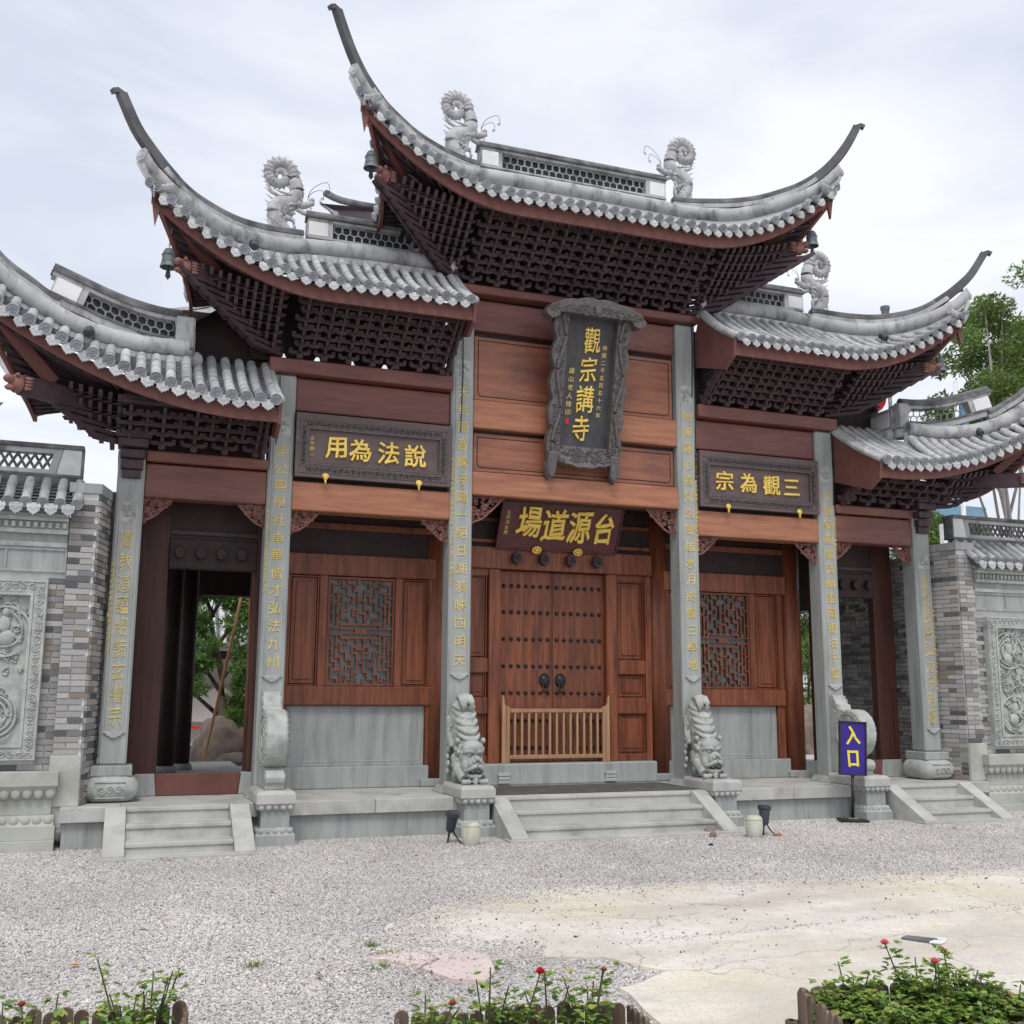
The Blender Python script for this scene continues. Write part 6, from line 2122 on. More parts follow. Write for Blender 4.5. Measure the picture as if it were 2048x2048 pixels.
    # figures with flying ribbons among cloud scrolls
    for (u, z, sc_) in ((6.58, 2.30, 1.0), (6.62, 1.45, 1.05), (7.15, 1.95, 1.0)):
        rl.ball((s * u, -.365, z + .17 * sc_), (.038, .035, .045), 10, 7)
        rl.ball((s * (u + .01), -.36, z + .05 * sc_), (.062, .042, .095), 10, 7)
        rl.ball((s * (u - .02), -.36, z - .09 * sc_), (.085, .042, .085), 10, 7)
        for k in range(5):
            a_ = -.9 + k * .42
            rl.tube([(s * (u + .02 * k), -.375, z + .08 - .05 * k), (s * (u + .12 * cos(a_)), -.385, z + .05 + .12 * sin(a_)), (s * (u + .20 * cos(a_ + .4)), -.37, z + .22 * sin(a_ + .3))], [.020, .018, .006], 6)
        for k in range(4):
            ph = rr.uniform(0, 6)
            pth = [Vector((s * (u + (.10 + .05 * k) * cos(ph + q0 * 3.6) * (1 + .25 * q0)), -.362 - .012 * sin(q0 * 9), z + (.13 + .05 * k) * sin(ph + q0 * 3.6))) for q0 in frange(0, 1, 22)]
            rl.tube(pth, lambda t_: .005 + .012 * sin(pi * t_), 6)
    for i in range(150):
        u, z = rr.uniform(xa + .19, 7.45), rr.uniform(za + .18, zb - .19)
        scroll(rl, s * u, z, -.355, rr.uniform(.022, .055), rr.uniform(1.0, 1.9), rr.uniform(.008, .014), rr.choice((-1, 1)), rr.uniform(0, 6), 14)
    for i in range(46):
        u, z = rr.uniform(xa + .2, 7.3), rr.uniform(za + .2, zb - .2)
        a = rr.uniform(-.8, 1.4)
        L_ = rr.uniform(.10, .26)
        rl.tube([(s * (u + cos(a) * L_ * k), -.350 - .012 * sin(pi * k), z + sin(a) * L_ * k + .05 * sin(3 * k)) for k in frange(0, 1, 8)], lambda t_: .003 + .012 * sin(pi * t_), 6)
    rl.build('relief_carving', 'stone_carved', rp, smooth=True)
    # frieze: sunk panel, stepped brick cornice
    MB().box(*X(6.05, 8.6), -.325, -.25, 2.905, 3.16).build('frieze_panel', 'stone', t, bevel=.006)
    fr = MB()
    for z0, z1 in ((2.90, 2.93), (3.13, 3.165)):
        fr.box(*X(6.045, 8.6), -.345, -.30, z0, z1)
    for x in (6.045, 6.62, 7.2):
        fr.box(*X(x, x + .022), -.343, -.30, 2.93, 3.13)
    fr.build('frieze_moulding', 'stone', t, bevel=.004)
    for i, (z0, z1, y) in enumerate(((3.165, 3.215, -.36), (3.215, 3.30, -.335), (3.30, 3.345, -.40), (3.345, 3.43, -.38), (3.43, 3.475, -.43), (3.475, 3.52, -.46))):
        x = 6.05
        while x < 8.4:
            x2 = x + rnd.uniform(.28, .42)
            MB().box(*X(x + .001, x2 - .001), y - rnd.uniform(0, .002), -.25, z0 + .001, z1 - .001).build('cornice_brick', 'stone' if i % 2 else 'stone_carved', t)
            x = x2
    tm = MB()
    for i in range(28):
        tm.box(*X(6.07 + i * .07, 6.105 + i * .07), -.415, -.35, 3.36, 3.415)
    tm.build('dentils', 'stone_carved', t)
    # small tile eave
    top_y, top_z, ey, ez = -.10, 3.90, -.52, 3.59
    MB().hexa([(s * 5.98, ey + .05, ez - .09), (s * 8.6, ey + .05, ez - .09), (s * 8.6, top_y, top_z - .06), (s * 5.98, top_y, top_z - .06), (s * 5.98, ey + .02, ez - .03), (s * 8.6, ey + .02, ez - .03), (s * 8.6, top_y, top_z - .02), (s * 5.98, top_y, top_z - .02)]).build('eave_bed', 'pan', t)
    pan = MB()
    for i in range(11):
        for k in range(7):
            q0 = k / 7
            y, z = ey + (top_y - ey) * q0, ez + (top_z - ez) * q0
            x = s * (6.065 + i * .165)
            pan.box(x - .06, x + .06, y, y + .065, z - .012, z + .006)
    pan.build('pan_tiles', 'pan', t)['kind'] = 'stuff'
    for i in range(9):
        x = s * (5.98 + i * .165)
        r_ = .052
        rows = []
        for k in range(13):
            q0 = k / 12
            rr_ = r_ * (.9 if k % 4 == 3 else 1)
            rows.append([(x + cos(a) * rr_, ey + (top_y - ey) * q0 - sin(a) * rr_ * .6, ez + .01 + (top_z - ez) * q0 + sin(a) * rr_ * .8) for a in frange(-.3, pi + .3, 9)])
        MB().grid(rows).build('roof_tile_roll', 'tile', t, smooth=True, recalc=False)
        inst(DISC, 'tile_end', (x, ey - .012, ez + .012), t, Vector((0, -1, -.35)).to_track_quat('Z', 'Y').to_euler(), (1.05, 1.05, 1))
        inst(DRIP, 'drip_tile', (x + s * .082, ey - .01, ez - .045), t, (-.2, 0, 0), (1.1, 1, 1.25))
    MB().tube([(s * 5.99, -.06, 3.90), (s * 8.6, -.06, 3.90)], .075, 12).build('ridge_roll', 'ridge_dark', t, smooth=True)
    MB().box(*X(5.96, 8.6), -.10, .10, 3.965, 3.995).build('ridge_band', 'ridge_dark', t, bevel=.006)
    MB().box(*X(5.96, 8.6), -.12, .12, 4.275, 4.325).build('ridge_coping', 'ridge_dark', t, bevel=.012)
    MB().box(*X(5.96, 5.985), -.09, .09, 3.995, 4.275).build('ridge_end', 'ridge_dark', t)
    MB().prism([(s * 5.985, 3.995), (s * 6.23, 3.995), (s * 6.17, 4.275), (s * 5.985, 4.275)], -.085, .085, 'y').build('white_block', 'white', t, bevel=.004)
    MB().prism([(s * 6.235, 3.995), (s * 6.32, 3.995), (s * 6.26, 4.275), (s * 6.175, 4.275)], -.08, .08, 'y').build('ridge_pier', 'ridge', t, bevel=.004)
    MB().box(*X(6.26, 8.6), -.075, .075, 3.995, 4.045).build('lattice_sill', 'ridge', t)
    MB().box(*X(6.26, 8.6), -.075, .075, 4.225, 4.275).build('lattice_head', 'ridge', t)
    lt = MB()
    for i in range(16):
        x = s * (6.33 + i * .085)
        for dx in (-1, 1):
            lt.tube([(x - dx * .05, -.02, 4.05), (x, -.02 - .01 * dx, 4.135), (x + dx * .05, -.02, 4.225)], .016, 6)
    lt.build('diagonal_lattice', 'ridge_dark', t)

# ================================================================== BEHIND THE GATE
def rock(name, c, r, seed, lab, m_='rock', sq=(1, 1, .9)):
    bm = bmesh.new()
    bmesh.ops.create_icosphere(bm, subdivisions=4, radius=1)
    for v in bm.verts:
        p = v.co.copy()
        n = noise.fractal(p * 1.1 + Vector((seed, 0, 0)), 1.0, 2.0, 5)
        v.co *= 1 + .32 * n
        v.co.x *= r[0]; v.co.y *= r[1]; v.co.z *= r[2]
    mb = MB()
    bm.verts.ensure_lookup_table()
    mb.v = [(v.co.x + c[0], v.co.y + c[1], v.co.z + c[2]) for v in bm.verts]
    mb.f = [tuple(v.index for v in f.verts) for f in bm.faces]
    bm.free()
    o = mb.build(name, m_, None, smooth=True)
    return tag(o, lab, 'rock')
rock('boulder', (-3.72, 7.2, .74), (.48, .42, .52), 2.2, 'big brown boulder below the pine seen through the passage')
rock('low_rock', (-3.55, 6.3, .50), (.36, .26, .16), 8.1, 'flat brown rock in front of the big boulder in the courtyard')
rock('boulder', (8.3, 7.0, .75), (.5, .4, .6), 5.5, 'pale boulder glimpsed between lattice window and blue sign')
for c, r, lab, sd in (((-4.35, 8.6, .46), (.55, .7, .22), 'mossy green mound in the courtyard left of the boulder', 1), ((-3.02, 7.0, .46), (.42, .5, .42), 'mossy green mound against the boulder under the leaning pole', 2)):
    mb = MB()
    rr = random.Random(sd)
    mb.ball(c, r, 20, 12)
    o = empty('moss_mound', (c[0], c[1], .46), lab, 'moss')
    mb.build('mound_body', MT['soil'], o, smooth=True)
    bl = MB()
    for i in range(2600):
        a, b_ = rr.uniform(0, 2 * pi), math.acos(rr.uniform(0, 1))
        p = Vector((c[0] + cos(a) * sin(b_) * r[0], c[1] + sin(a) * sin(b_) * r[1], c[2] + cos(b_) * r[2]))
        d = Vector((rr.uniform(-1, 1), rr.uniform(-1, 1), rr.uniform(.6, 1.6))).normalized() * .05
        w = Vector((rr.uniform(-1, 1), rr.uniform(-1, 1), 0)).normalized() * .008
        bl.add([p - w, p + w, p + d], [(0, 1, 2)])
    bl.build('moss', 'grass', o, recalc=False)['kind'] = 'stuff'

def leaf_cloud(mb, clumps, n, size, rr, flat=0.0, aspect=.45):
    tot = sum(c[1][0] * c[1][1] * c[1][2] for c in clumps) or 1
    for (c, r) in clumps:
        k = int(n * (r[0] * r[1] * r[2]) / tot) + 12
        for _ in range(k):
            d = Vector((rr.gauss(0, 1), rr.gauss(0, 1), rr.gauss(0, 1))).normalized() * (rr.random() ** .45)
            p = Vector((c[0] + d.x * r[0], c[1] + d.y * r[1], c[2] + d.z * r[2]))
            t = (d * .8 + Vector((rr.uniform(-1, 1), rr.uniform(-1, 1), rr.uniform(-.6, .9)))).normalized()
            if flat: t.z *= 1 - flat
            sd = t.cross(Vector((rr.uniform(-1, 1), rr.uniform(-1, 1), rr.uniform(-1, 1))))
            if sd.length < 1e-3: continue
            sd.normalize()
            L_ = size * rr.uniform(.6, 1.3)
            w = L_ * aspect * .5
            mid = p + t * L_ * .45
            mb.add([p, mid + sd * w, p + t * L_, mid - sd * w], [(0, 1, 2, 3)])

# pine trained over the boulder
t = empty('pine_tree', (-3.65, 7.6, .46), 'trained green pine growing over a boulder, seen through the open passage', 'tree')
rr = random.Random(4)
tr = MB()
trunk = [(-3.70, 7.6, .5), (-3.74, 7.6, 1.0), (-3.66, 7.6, 1.5), (-3.70, 7.6, 2.0), (-3.85, 7.6, 2.5), (-3.95, 7.6, 3.0), (-3.9, 7.6, 3.4)]
tr.tube([Vector(p) for p in trunk], [.10, .09, .075, .065, .05, .035, .02], 8)
limbs = []
for k, (a, e) in enumerate((((-3.72, 7.6, 1.25), (-4.55, 7.3, 1.75)), ((-3.68, 7.6, 1.3), (-3.1, 7.4, 1.9)), ((-3.66, 7.6, 1.6), (-4.3, 7.5, 2.3)), ((-3.70, 7.6, 1.9), (-3.15, 7.6, 2.5)), ((-3.85, 7.6, 2.5), (-4.35, 7.6, 2.8)), ((-3.85, 7.6, 2.4), (-3.4, 7.5, 3.0)), ((-3.75, 7.6, .9), (-3.15, 7.5, 1.25)), ((-3.9, 7.6, 3.0), (-4.2, 7.6, 3.5)), ((-3.95, 7.6, 3.0), (-3.6, 7.6, 3.45)))):
    a, e = Vector(a), Vector(e)
    m_ = (a + e) / 2 + Vector((0, 0, .10))
    tr.tube([a, m_, e], [.045, .032, .015], 6)
    limbs.append((e, m_))
tr.build('trunk', 'bark', t, smooth=True)
clumps = []
for e, m_ in limbs:
    for k in range(9):
        clumps.append(((e.x + rr.uniform(-.32, .32), e.y + rr.uniform(-.3, .2), e.z + rr.uniform(-.14, .26)), (rr.uniform(.16, .28), rr.uniform(.14, .26), rr.uniform(.09, .16))))
    clumps.append(((m_.x, m_.y - .1, m_.z + .1), (.18, .2, .1)))
cw = MB()
leaf_cloud(cw, clumps, 21000, .12, rr, aspect=.30)
cw.build('crown', 'pine', t, recalc=False)
# bamboo props
for i, (a, b_, lab) in enumerate((((-4.08, 6.0, .46), (-3.45, 6.0, 4.1), 'slanting orange bamboo prop leaning beside the pine'), ((-3.40, 6.0, .46), (-3.455, 6.0, 4.2), 'upright orange bamboo prop beside the pine'))):
    o = MB().tube([Vector(a), (Vector(a) + Vector(b_)) / 2 + Vector((.01, 0, 0)), Vector(b_)], .024, 8).build('bamboo_prop', 'pole', None, smooth=True)
    tag(o, lab, 'pole')
# hall across the courtyard
t = empty('temple_hall', (-3.5, 15, .46), 'low temple hall with grey tiled roof across the courtyard behind the pine', 'building')
MB().box(-11, 1.0, 15, 18, .46, 3.0).build('hall_wall', 'white', t)
MB().box(-4.15, -3.98, 14.3, 15, .46, 3.2).build('hall_post', 'pole', t)
MB().box(-2.75, -2.60, 14.3, 15, .46, 3.2).build('hall_post', 'pole', t)
MB().box(-11, 1.0, 14.2, 14.4, 2.45, 2.75).build('hall_beam', 'wood_deep', t)
MB().prism([(13.6, 2.72), (17.4, 5.6), (21, 2.72), (21, 2.62), (17.4, 5.45), (13.6, 2.62)], -11.5, 1.5, 'x').build('hall_roof', 'pan', t)
hr = MB()
for i in range(58):
    x = -11.3 + i * .22
    hr.tube([(x, 13.55, 2.76), (x, 17.4, 5.66)], .075, 6)
hr.build('hall_tiles', 'tile', t)['kind'] = 'stuff'
MB().tube([(-11.5, 17.4, 5.7), (1.5, 17.4, 5.7)], .16, 8).build('hall_ridge', 'ridge_dark', t)
MB().box(-4.35, -4.28, 13.0, 13.9, 1.0, 3.4).build('ochre_gable', 'yellow_wall', t)
MB().box(-3.85, -2.85, 14.7, 14.76, .95, 1.75).build('notice_board', 'white', t)
t = empty('red_bench', (-3.5, 13, .46), 'low red railing bench below the white boards across the courtyard', 'bench')
MB().box(-3.95, -2.75, 12.9, 13.1, .85, .90).build('bench_seat', 'red', t)
for x in (-3.9, -3.35, -2.8):
    MB().box(x - .02, x + .02, 12.98, 13.02, .46, .85).build('bench_leg', 'red', t)
t = empty('fire_extinguisher', (-4.05, 12.5, .46), 'small red fire extinguisher standing in the courtyard left of the boulder', 'extinguisher')
MB().lathe([(.09, 0), (.1, .03), (.1, .42), (.06, .50), (.03, .54)], -4.05, 12.5, 14).moved(0, 0, .46).build('cylinder_body', 'red', t, smooth=True)
MB().box(-4.09, -4.01, 12.46, 12.54, 1.0, 1.05).build('valve', 'black', t)

def tree(name, base, h, clumps, n, size, lab, seed, trunk_r=.15, m_='foliage', bark='bark_pale', limbs=16):
    t = empty(name, base, lab, 'tree', 'trees behind the gate')
    rr = random.Random(seed)
    b = Vector(base)
    mb = MB()
    topp = b + Vector((rr.uniform(-.4, .4), rr.uniform(-.4, .4), h * .82))
    mid = b + Vector((rr.uniform(-.3, .3), 0, h * .42))
    mb.tube([b, mid, topp], [trunk_r, trunk_r * .65, trunk_r * .15], 8)
    for i in range(limbs):
        q = .30 + .6 * i / limbs
        a = b.lerp(mid, q / .5) if q < .5 else mid.lerp(topp, (q - .5) / .5)
        c = Vector(rr.choice(clumps)[0])
        mb.tube([a, a.lerp(c, .5) + Vector((0, 0, .2)), c], [trunk_r * .38 * (1 - q * .5), trunk_r * .22, trunk_r * .06], 6)
    mb.build('trunk', bark, t, smooth=True)
    cw = MB()
    leaf_cloud(cw, clumps, n, size, rr)
    cw.build('crown', m_, t, recalc=False)
def clump_set(cx, cy, cz, rx, ry, rz, n, seed, rmin=.5, rmax=1.0):
    rr = random.Random(seed)
    out = []
    for _ in range(n):
        d = Vector((rr.gauss(0, 1), rr.gauss(0, 1), rr.gauss(0, 1))).normalized() * rr.uniform(.25, 1)
        r = rr.uniform(rmin, rmax)
        out.append(((cx + d.x * rx, cy + d.y * ry, cz + d.z * rz), (r, r, r * .65)))
    return out
tree('leafy_tree', (15.2, 8, 0), 11.5, clump_set(15.2, 8, 10.0, 2.0, 1.6, 2.6, 60, 3, .26, .55), 19000, .12, 'tall airy tree with bright green crown standing beyond the right wall', 5)
tree('leafy_tree', (17.0, 8.6, 0), 12.5, clump_set(17.0, 8.8, 10.2, 1.6, 1.6, 2.9, 40, 8, .32, .7), 15000, .13, 'tall tree behind the airy one at the right edge beyond the wall', 9)
tree('courtyard_tree', (9.2, 8.2, .46), 4.6, clump_set(9.2, 8.3, 2.7, 1.1, .9, 1.5, 26, 12, .3, .55), 11000, .09, 'bushy courtyard tree glimpsed between lattice window and blue sign', 13, .09, bark='bark')
tree('courtyard_tree', (13.2, 11.0, .46), 5.0, clump_set(12.9, 11.0, 2.6, 1.9, .9, 1.6, 26, 15, .4, .7), 11000, .11, 'bushy courtyard tree seen through the passage beside the blue sign', 16, .10, bark='bark')
tree('courtyard_tree', (-6.3, 14.0, .46), 5.0, clump_set(-5.6, 12.0, 2.3, .7, .9, 1.5, 16, 18, .35, .6), 6000, .11, 'bushy tree left of the pine seen past the dark passage columns', 19, .10, bark='bark')
tree('leafy_tree', (-9.4, 6, 0), 6.6, clump_set(-8.6, 5.5, 5.6, .9, 1.0, 1.1, 14, 21, .35, .6), 6000, .13, 'green tree peeping between the lower roof and the flank wall lattice beside the pine passage', 22, .12)
tree('low_tree', (11.6, 6.2, 0), 5.6, clump_set(11.5, 6.2, 5.2, 2.2, .8, .55, 20, 25, .4, .65), 9000, .13, 'low bright green tree behind the flank wall beyond the blue sign', 26, .12)
# poles and lights beyond the roofs
t = empty('flag_pole', (13.4, 7.5, 0), 'tall pale flag pole with a blue band standing before the airy tree', 'pole')
MB().lathe([(.07, 0), (.05, 9.3)], 13.4, 7.5, 10).build('pole_shaft', 'white', t, smooth=True)
MB().box(13.52, 13.72, 7.47, 7.53, 8.2, 9.0).build('blue_band', mat('sky_blue_paint', (.10, .25, .42), (.14, .30, .48)), t)
t = empty('floodlight_mast', (11.83, 8, 0), 'thin grey mast with a small lamp head peeping over the middle roof', 'lamp')
MB().lathe([(.06, 0), (.045, 10.82)], 11.83, 8, 8).build('mast_shaft', 'bell', t, smooth=True)
MB().lathe([(.04, 10.77), (.08, 10.89), (.10, 11.09), (.115, 11.11), (.115, 11.19), (.0, 11.2)], 11.83, 8, 12).build('mast_lamp', 'bell', t, auto=True)
t = empty('red_banner', (11.55, 8.5, 8.5), 'bright red ribbed globe standing in for a likely red flag between the stepped roofs', 'banner')  # ribbed globe shape standing in for a likely red flag
lm = MB()
rows = []
for i in range(11):
    ph = -pi / 2 + pi * i / 10
    row = []
    for k in range(32):
        a = 2 * pi * k / 32
        r_ = (.44 * max(.15, cos(ph))) * (1 + .035 * cos(a * 16))
        row.append((11.55 + cos(a) * r_, 8.5 + sin(a) * r_, 8.88 + sin(ph) * .36))
    rows.append(row)
lm.grid(rows, close=True).build('banner_shape', 'red', t, smooth=True)
MB().lathe([(.14, 8.48), (.14, 8.54)], 11.55, 8.5, 14).build('banner_collar', 'gold', t)
MB().tube([(11.55, 8.5, 0), (11.55, 8.5, 8.5)], .04, 8).build('banner_post', 'bell', t)
t = empty('blue_roofed_shed', (16, 14, 0), 'far shed with pale blue roof beyond the right flank wall', 'building')
MB().box(13.5, 20, 14, 18, 0, 6.6).build('shed_wall', 'white', t)
MT['bluetin'] = mat('pale_blue_tin', (0.16, 0.30, 0.42), (0.22, 0.38, 0.50), 3, (1, 1, 1), 0.6, .1, 30, .3)
MB().prism([(13.4, 6.6), (20.2, 6.6), (20.2, 7.6), (16.5, 7.6)], 13.7, 18.2, 'y').build('shed_roof', 'bluetin', t)
t = empty('rail_fence', (9.4, 4.5, 0), 'white-posted rail fence with dark mesh behind the flank wall beyond the blue sign', 'fence')
for x in (8.4, 9.2, 10.0):
    MB().box(x - .05, x + .05, 4.45, 4.55, 2.5, 5.1).build('fence_post', 'white', t)
MB().box(7.6, 10.8, 4.47, 4.53, 4.52, 4.58).build('fence_rail', 'white', t)
MB().box(7.6, 10.8, 4.47, 4.53, 4.08, 4.13).build('fence_rail', 'white', t)
ms = MB()
for i in range(60):
    ms.tube([(7.6 + i * .055, 4.5, 4.12), (7.6 + i * .055 + .2, 4.5, 4.53)], .006, 4)
    ms.tube([(7.6 + i * .055 + .2, 4.5, 4.12), (7.6 + i * .055, 4.5, 4.53)], .006, 4)
ms.build('fence_mesh', 'iron', t)['kind'] = 'stuff'

# ================================================================== FOREGROUND
def slat_shape(w, h, th):
    pts_ = [(-w / 2, 0), (w / 2, 0), (w / 2, h - w * .45)] + [(cos(a) * w / 2, h - w * .45 + sin(a) * w * .45) for a in frange(.3, pi - .3, 7)] + [(-w / 2, h - w * .45)]
    return MB().prism(pts_, -th / 2, th / 2, 'y')
SLAT = slat_shape(.056, .295, .018).mesh('planter_slat', 'slat')
def rose_bush(x, y, h, seed, lab, flower=None, dense=1.0):
    rr = random.Random(seed)
    t = empty('rose_bush', (x, y, G + .12), lab, 'rose bush', 'rose bushes in the planters')
    st = MB()
    lf = MB()
    tips = []
    for i in range(rr.randint(3, 5)):
        a = rr.uniform(0, 2 * pi)
        sp = rr.uniform(.03, .14)
        hh = h * rr.uniform(.6, 1.0) if i else h
        p0 = Vector((x, y, G + .12))
        p1 = p0 + Vector((cos(a) * sp * .5, sin(a) * sp * .5, hh * .5))
        p2 = p0 + Vector((cos(a) * sp, sin(a) * sp, hh))
        st.tube([p0, p1, p2], [.0055, .0045, .0028], 5)
        tips.append(p2)
        nl = int((7 + hh * 24) * dense)
        for k in range(nl):
            q = .22 + .78 * k / max(1, nl - 1)
            p = p0.lerp(p1, q * 2) if q < .5 else p1.lerp(p2, q * 2 - 1)
            b_ = rr.uniform(0, 2 * pi)
            out = Vector((cos(b_), sin(b_), rr.uniform(-.1, .55))).normalized()
            stemL = rr.uniform(.015, .05)
            # compound leaf: three to five leaflets
            for j in range(rr.choice((3, 3, 5))):
                jj = (j - 1) if j < 3 else (j - 3) * 2 - 1
                dirn = (Matrix.Rotation(jj * .75, 3, 'Z') @ out).normalized()
                dirn.z += rr.uniform(-.35, .25)
                base = p + out * (stemL if j < 3 else stemL * .5)
                L_ = rr.uniform(.018, .040)
                sd = dirn.cross(Vector((0, 0, 1)))
                if sd.length < .05: continue
                sd.normalize()
                up = sd.cross(dirn).normalized()
                w = L_ * rr.uniform(.30, .40)
                dr = up * (-.12 * L_)
                m1, m2 = base + dirn * L_ * .35, base + dirn * L_ * .72
                e = base + dirn * L_ + dr
                c = up * (w * .28)
                lf.add([base, m1 + sd * w + c, m2 + sd * w * .85 + c + dr * .5, e, m2 - sd * w * .85 + c + dr * .5, m1 - sd * w + c, m1, m2 + dr * .5], [(0, 6, 1), (1, 6, 7, 2), (2, 7, 3), (0, 5, 6), (5, 4, 7, 6), (4, 3, 7)])
    st.build('stems', 'stem', t)
    lf.build('leaves', 'leaf', t, recalc=False)['kind'] = 'stuff'
    if flower:
        m_, r_ = flower
        c = tips[0]
        fl = MB()
        for ring, (n, rad, lift, curl) in enumerate(((4, .32, 1.0, .0), (5, .60, .85, .12), (6, .92, .60, .30), (7, 1.18, .28, .45))):
            for k in range(n):
                a = 2 * pi * k / n + ring * .55 + rr.uniform(-.15, .15)
                rows = []
                for q0 in frange(0, 1, 5):
                    row = []
                    wd = .62 * sin(pi * (.16 + .74 * q0)) * (1.15 if ring else .9)
                    for e in frange(-1, 1, 5):
                        an = a + e * wd
                        rd = r_ * rad * (.25 + .75 * sin(q0 * 1.5)) * (1 - .10 * e * e) + r_ * curl * max(0, q0 - .7)
                        row.append((c.x + cos(an) * rd, c.y + sin(an) * rd, c.z + r_ * (lift * (q0 * 1.25 - .15) - curl * .5 * max(0, q0 - .75))))
                    rows.append(row)
                fl.grid(rows)
        fl.build('bloom', m_, t, smooth=True, recalc=False)
        sp_ = MB()
        for k in range(5):
            a = 2 * pi * k / 5
            sp_.tube([c, c + Vector((cos(a) * r_ * .7, sin(a) * r_ * .7, -r_ * .15))], [.004, .001], 4)
        sp_.build('sepals', 'stem', t)
def planter(c1, yaw, W, D, lab, seed, rail=True):
    """c1: back-left corner; back row runs along yaw, box extends towards the camera"""
    t = empty('picket_planter', (c1[0], c1[1], G), lab, 'planter', 'picket planters with roses')
    u = Vector((cos(yaw), sin(yaw), 0))
    v = Vector((sin(yaw), -cos(yaw), 0))
    rr = random.Random(seed)
    o = Vector((c1[0], c1[1], G))
    def put_row(p, d, L_, ang):
        n = int(L_ / .060)
        for i in range(n):
            q = p + d * (.03 + i * L_ / n)
            inst(SLAT, 'picket', (q.x, q.y, G + .01 + rr.uniform(-.006, .006)), t, (rr.uniform(-.02, .02), rr.uniform(-.02, .02), ang + rr.uniform(-.03, .03)), (rr.uniform(.92, 1.02), 1, rr.uniform(.96, 1.03)))
    put_row(o, u, W, yaw)
    put_row(o + v * D, u, W, yaw)
    put_row(o + v * .03, v, D - .06, yaw - pi / 2)
    put_row(o + u * W + v * .03, v, D - .06, yaw - pi / 2)
    for z in (.16,):
        for p, d, L_ in ((o - v * .022 - u * .05, u, W + .1), (o + v * (D + .022) - u * .05, u, W + .1), (o - u * .022 - v * .05, v, D + .1), (o + u * (W + .022) - v * .05, v, D + .1)):
            a = p + Vector((0, 0, z - .03)); b_ = p + d * L_ + Vector((0, 0, z - .03))
            MB().sweep([a, b_], [(-.012, -.022), (.012, -.022), (.012, .022), (-.012, .022)]).build('planter_rail', 'slat', t)
    MB().hexa([tuple(o + u * .012 + v * .012), tuple(o + u * (W - .012) + v * .012), tuple(o + u * (W - .012) + v * (D - .012)), tuple(o + u * .012 + v * (D - .012))] +
              [tuple(p + Vector((0, 0, .14))) for p in (o + u * .012 + v * .012, o + u * (W - .012) + v * .012, o + u * (W - .012) + v * (D - .012), o + u * .012 + v * (D - .012))]).build('planter_soil', 'soil', t)
    return o, u, v
o1 = planter((-6.10, -7.36), radians(-7), 1.0, .55, 'picket planter of roses near the gravel, a single rusty bloom in it', 1)
o2 = planter((-4.32, -7.90), radians(-8), .98, .55, 'picket planter of roses with one tall deep-red bloom', 2)
o3 = planter((-2.52, -8.08), radians(-15), .92, .60, 'picket planter densely filled with roses and pink blooms on the concrete', 3)
rr = random.Random(77)
def fill(o, n, hs, specials, lab0, seed, dense):
    p, u, v = o
    W = .95
    k = 0
    for (a, b_, h, fl, lab) in specials:
        q = p + u * a + v * b_
        rose_bush(q.x, q.y, h, seed + k, lab, fl, dense)
        k += 1
    for i in range(n):
        q = p + u * (.06 + (W - .14) * ((i + .5) / n) + rr.uniform(-.03, .03)) + v * (.10 + .32 * ((i * 7) % 5) / 4 + rr.uniform(-.03, .03))
        rose_bush(q.x, q.y, rr.uniform(*hs), seed + 20 + i, lab0, None, dense)
fill(o1, 11, (.16, .26), [(.78, .12, .40, None, 'tall bare-stemmed rose rising from the planter with the rusty bloom'), (.86, .10, .36, None, 'leggy rose with budding tips at the end of the planter with the rusty bloom'), (.42, .16, .27, ('rose_rust', .017), 'rose bush bearing one rusty withered bloom')], 'low green rose bush in the planter with the rusty bloom', 100, .85)
fill(o2, 12, (.16, .26), [(.47, .10, .35, ('rose', .020), 'rose bush bearing one tall deep-red bloom'), (.36, .12, .39, None, 'tall thin rose beside the deep-red bloom'), (.62, .10, .35, None, 'tall leafy rose on the other side of the deep-red bloom'), (.78, .12, .33, ('rose_rust', .014), 'leggy rose with a small brown faded head near the deep-red bloom'), (.10, .14, .27, ('rose_rust', .016), 'low rose bush with an orange-brown bloom at the planter end')], 'low green rose bush in the planter with the deep-red bloom', 200, .85)
fill(o3, 22, (.18, .26), [(.50, .14, .37, ('rose_pink', .019), 'rose bush bearing a high rose-red bloom on a long stem'), (.56, .20, .35, ('rose_pink', .018), 'rose bush bearing a pink bloom just below the highest one'), (.68, .14, .36, ('rose_rust', .015), 'rose bush bearing a faded pinkish-brown bloom'), (.22, .10, .28, None, 'wispy rose with yellowing leaves in the planter of pink blooms')], 'dense green rose bush in the planter of pink blooms', 300, 1.9)

# grass tufts, fallen leaves, a scrap of board on the concrete
for i, (x, y, lab) in enumerate(((-4.62, -5.72, 'small grass tuft in the gravel near the planter with the rusty bloom'), (-3.86, -5.45, 'grass tuft near the pinkish pavement patch'), (-3.93, -6.0, 'wide grass tuft beside the pinkish pavement patch'), (-3.82, -5.72, 'yellowish grass tuft between two others by the pinkish patch'))):
    gb = MB()
    rr = random.Random(50 + i)
    for k in range(70):
        a, r_ = rr.uniform(0, 2 * pi), abs(rr.gauss(0, .035))
        p = Vector((x + cos(a) * r_ * 1.6, y + sin(a) * r_, G + .01))
        d = Vector((cos(a) * .6 + rr.uniform(-.4, .4), sin(a) * .6 + rr.uniform(-.4, .4), rr.uniform(.3, 1))).normalized() * rr.uniform(.025, .055)
        w = Vector((-d.y, d.x, 0)).normalized() * .003
        gb.add([p - w, p + w, p + d * .6 + w * .6, p + d], [(0, 1, 2, 3)])
    tag(gb.build('grass_tuft', 'grass', None, recalc=False), lab, 'grass')
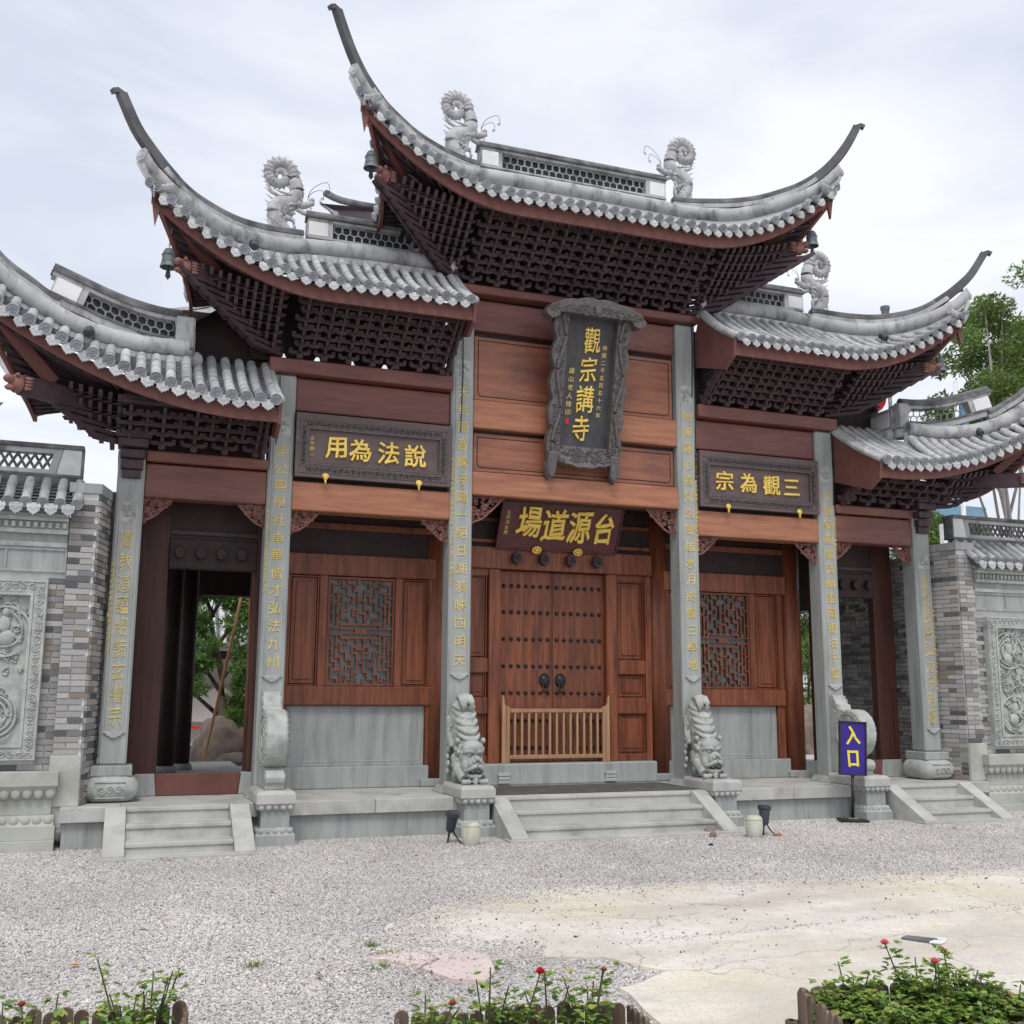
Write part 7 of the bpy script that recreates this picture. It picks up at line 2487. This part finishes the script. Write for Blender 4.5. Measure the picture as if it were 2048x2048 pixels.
rr = random.Random(91)
for i in range(9):
    x, y = [(-3.1, -2.2), (-2.6, -1.9), (-5.2, -4.5), (-4.2, -3.4), (-5.6, -5.4), (-4.3, -6.1), (2.4, -2.4), (4.1, -1.8), (-4.9, -1.45)][i]
    a = rr.uniform(0, 6)
    L_, w = rr.uniform(.05, .08), rr.uniform(.018, .03)
    c, sn = cos(a), sin(a)
    P = [(-L_ / 2, 0, .0), (-L_ * .15, w, .012), (L_ * .2, w * .8, .010), (L_ / 2, 0, .004), (L_ * .2, -w * .8, .012), (-L_ * .15, -w, .014), (0, 0, .002)]
    mb = MB().add([(x + p[0] * c - p[1] * sn, y + p[0] * sn + p[1] * c, G + .018 + p[2]) for p in P], [(0, 6, 1), (1, 6, 2), (2, 6, 3), (3, 6, 4), (4, 6, 5), (5, 6, 0)])
    tag(mb.build('fallen_leaf', 'leaf_fall', None, recalc=False), 'dry brown leaf fallen on the gravel', 'leaf', 'dry leaves on the gravel')
lit = MB()
for i in range(420):
    if rr.random() < .6:
        x, y = rr.uniform(-6.2, 6.2), -.62 - abs(rr.gauss(0, .25)) - (.75 if (-1.5 < 0) else 0) * (rr.random() < .35)
    else:
        x, y = rr.uniform(-6.0, 3.5), rr.uniform(-6.5, -1.3)
    L_ = rr.uniform(.008, .026)
    a = rr.uniform(0, 6.3)
    d, e = Vector((cos(a), sin(a), rr.uniform(-.2, .3))) * L_, Vector((-sin(a), cos(a), rr.uniform(-.3, .3))) * L_ * .4
    c = Vector((x, y, G + .020))
    lit.add([c - d, c + e, c + d, c - e], [(0, 1, 2, 3)])
lo = lit.build('leaf_litter', 'leaf_fall', None, recalc=False)
lo['kind'] = 'stuff'
t = empty('board_scrap', (-.55, -6.4, ZS), 'grey scrap of board with torn white ends lying on the concrete', 'scrap')
M_ = Matrix.Translation((-.46, -6.48, ZS + .004)) @ Matrix.Rotation(radians(-52), 4, 'Z') @ Matrix.Diagonal((.72, 1.3, .7, 1))
MB().prism([(-.16, -.035), (.10, -.05), (.15, -.03), (.14, .045), (-.14, .04)], 0, .012, 'z').moved(M=M_).build('scrap_board', 'ridge_dark', t)
MB().prism([(.09, -.06), (.19, -.05), (.21, .0), (.12, -.005)], .002, .016, 'z').moved(M=M_).build('torn_end', 'white', t)
MB().prism([(.13, .02), (.21, .03), (.20, .06), (.12, .06)], .002, .015, 'z').moved(M=M_).build('torn_end', 'white', t)
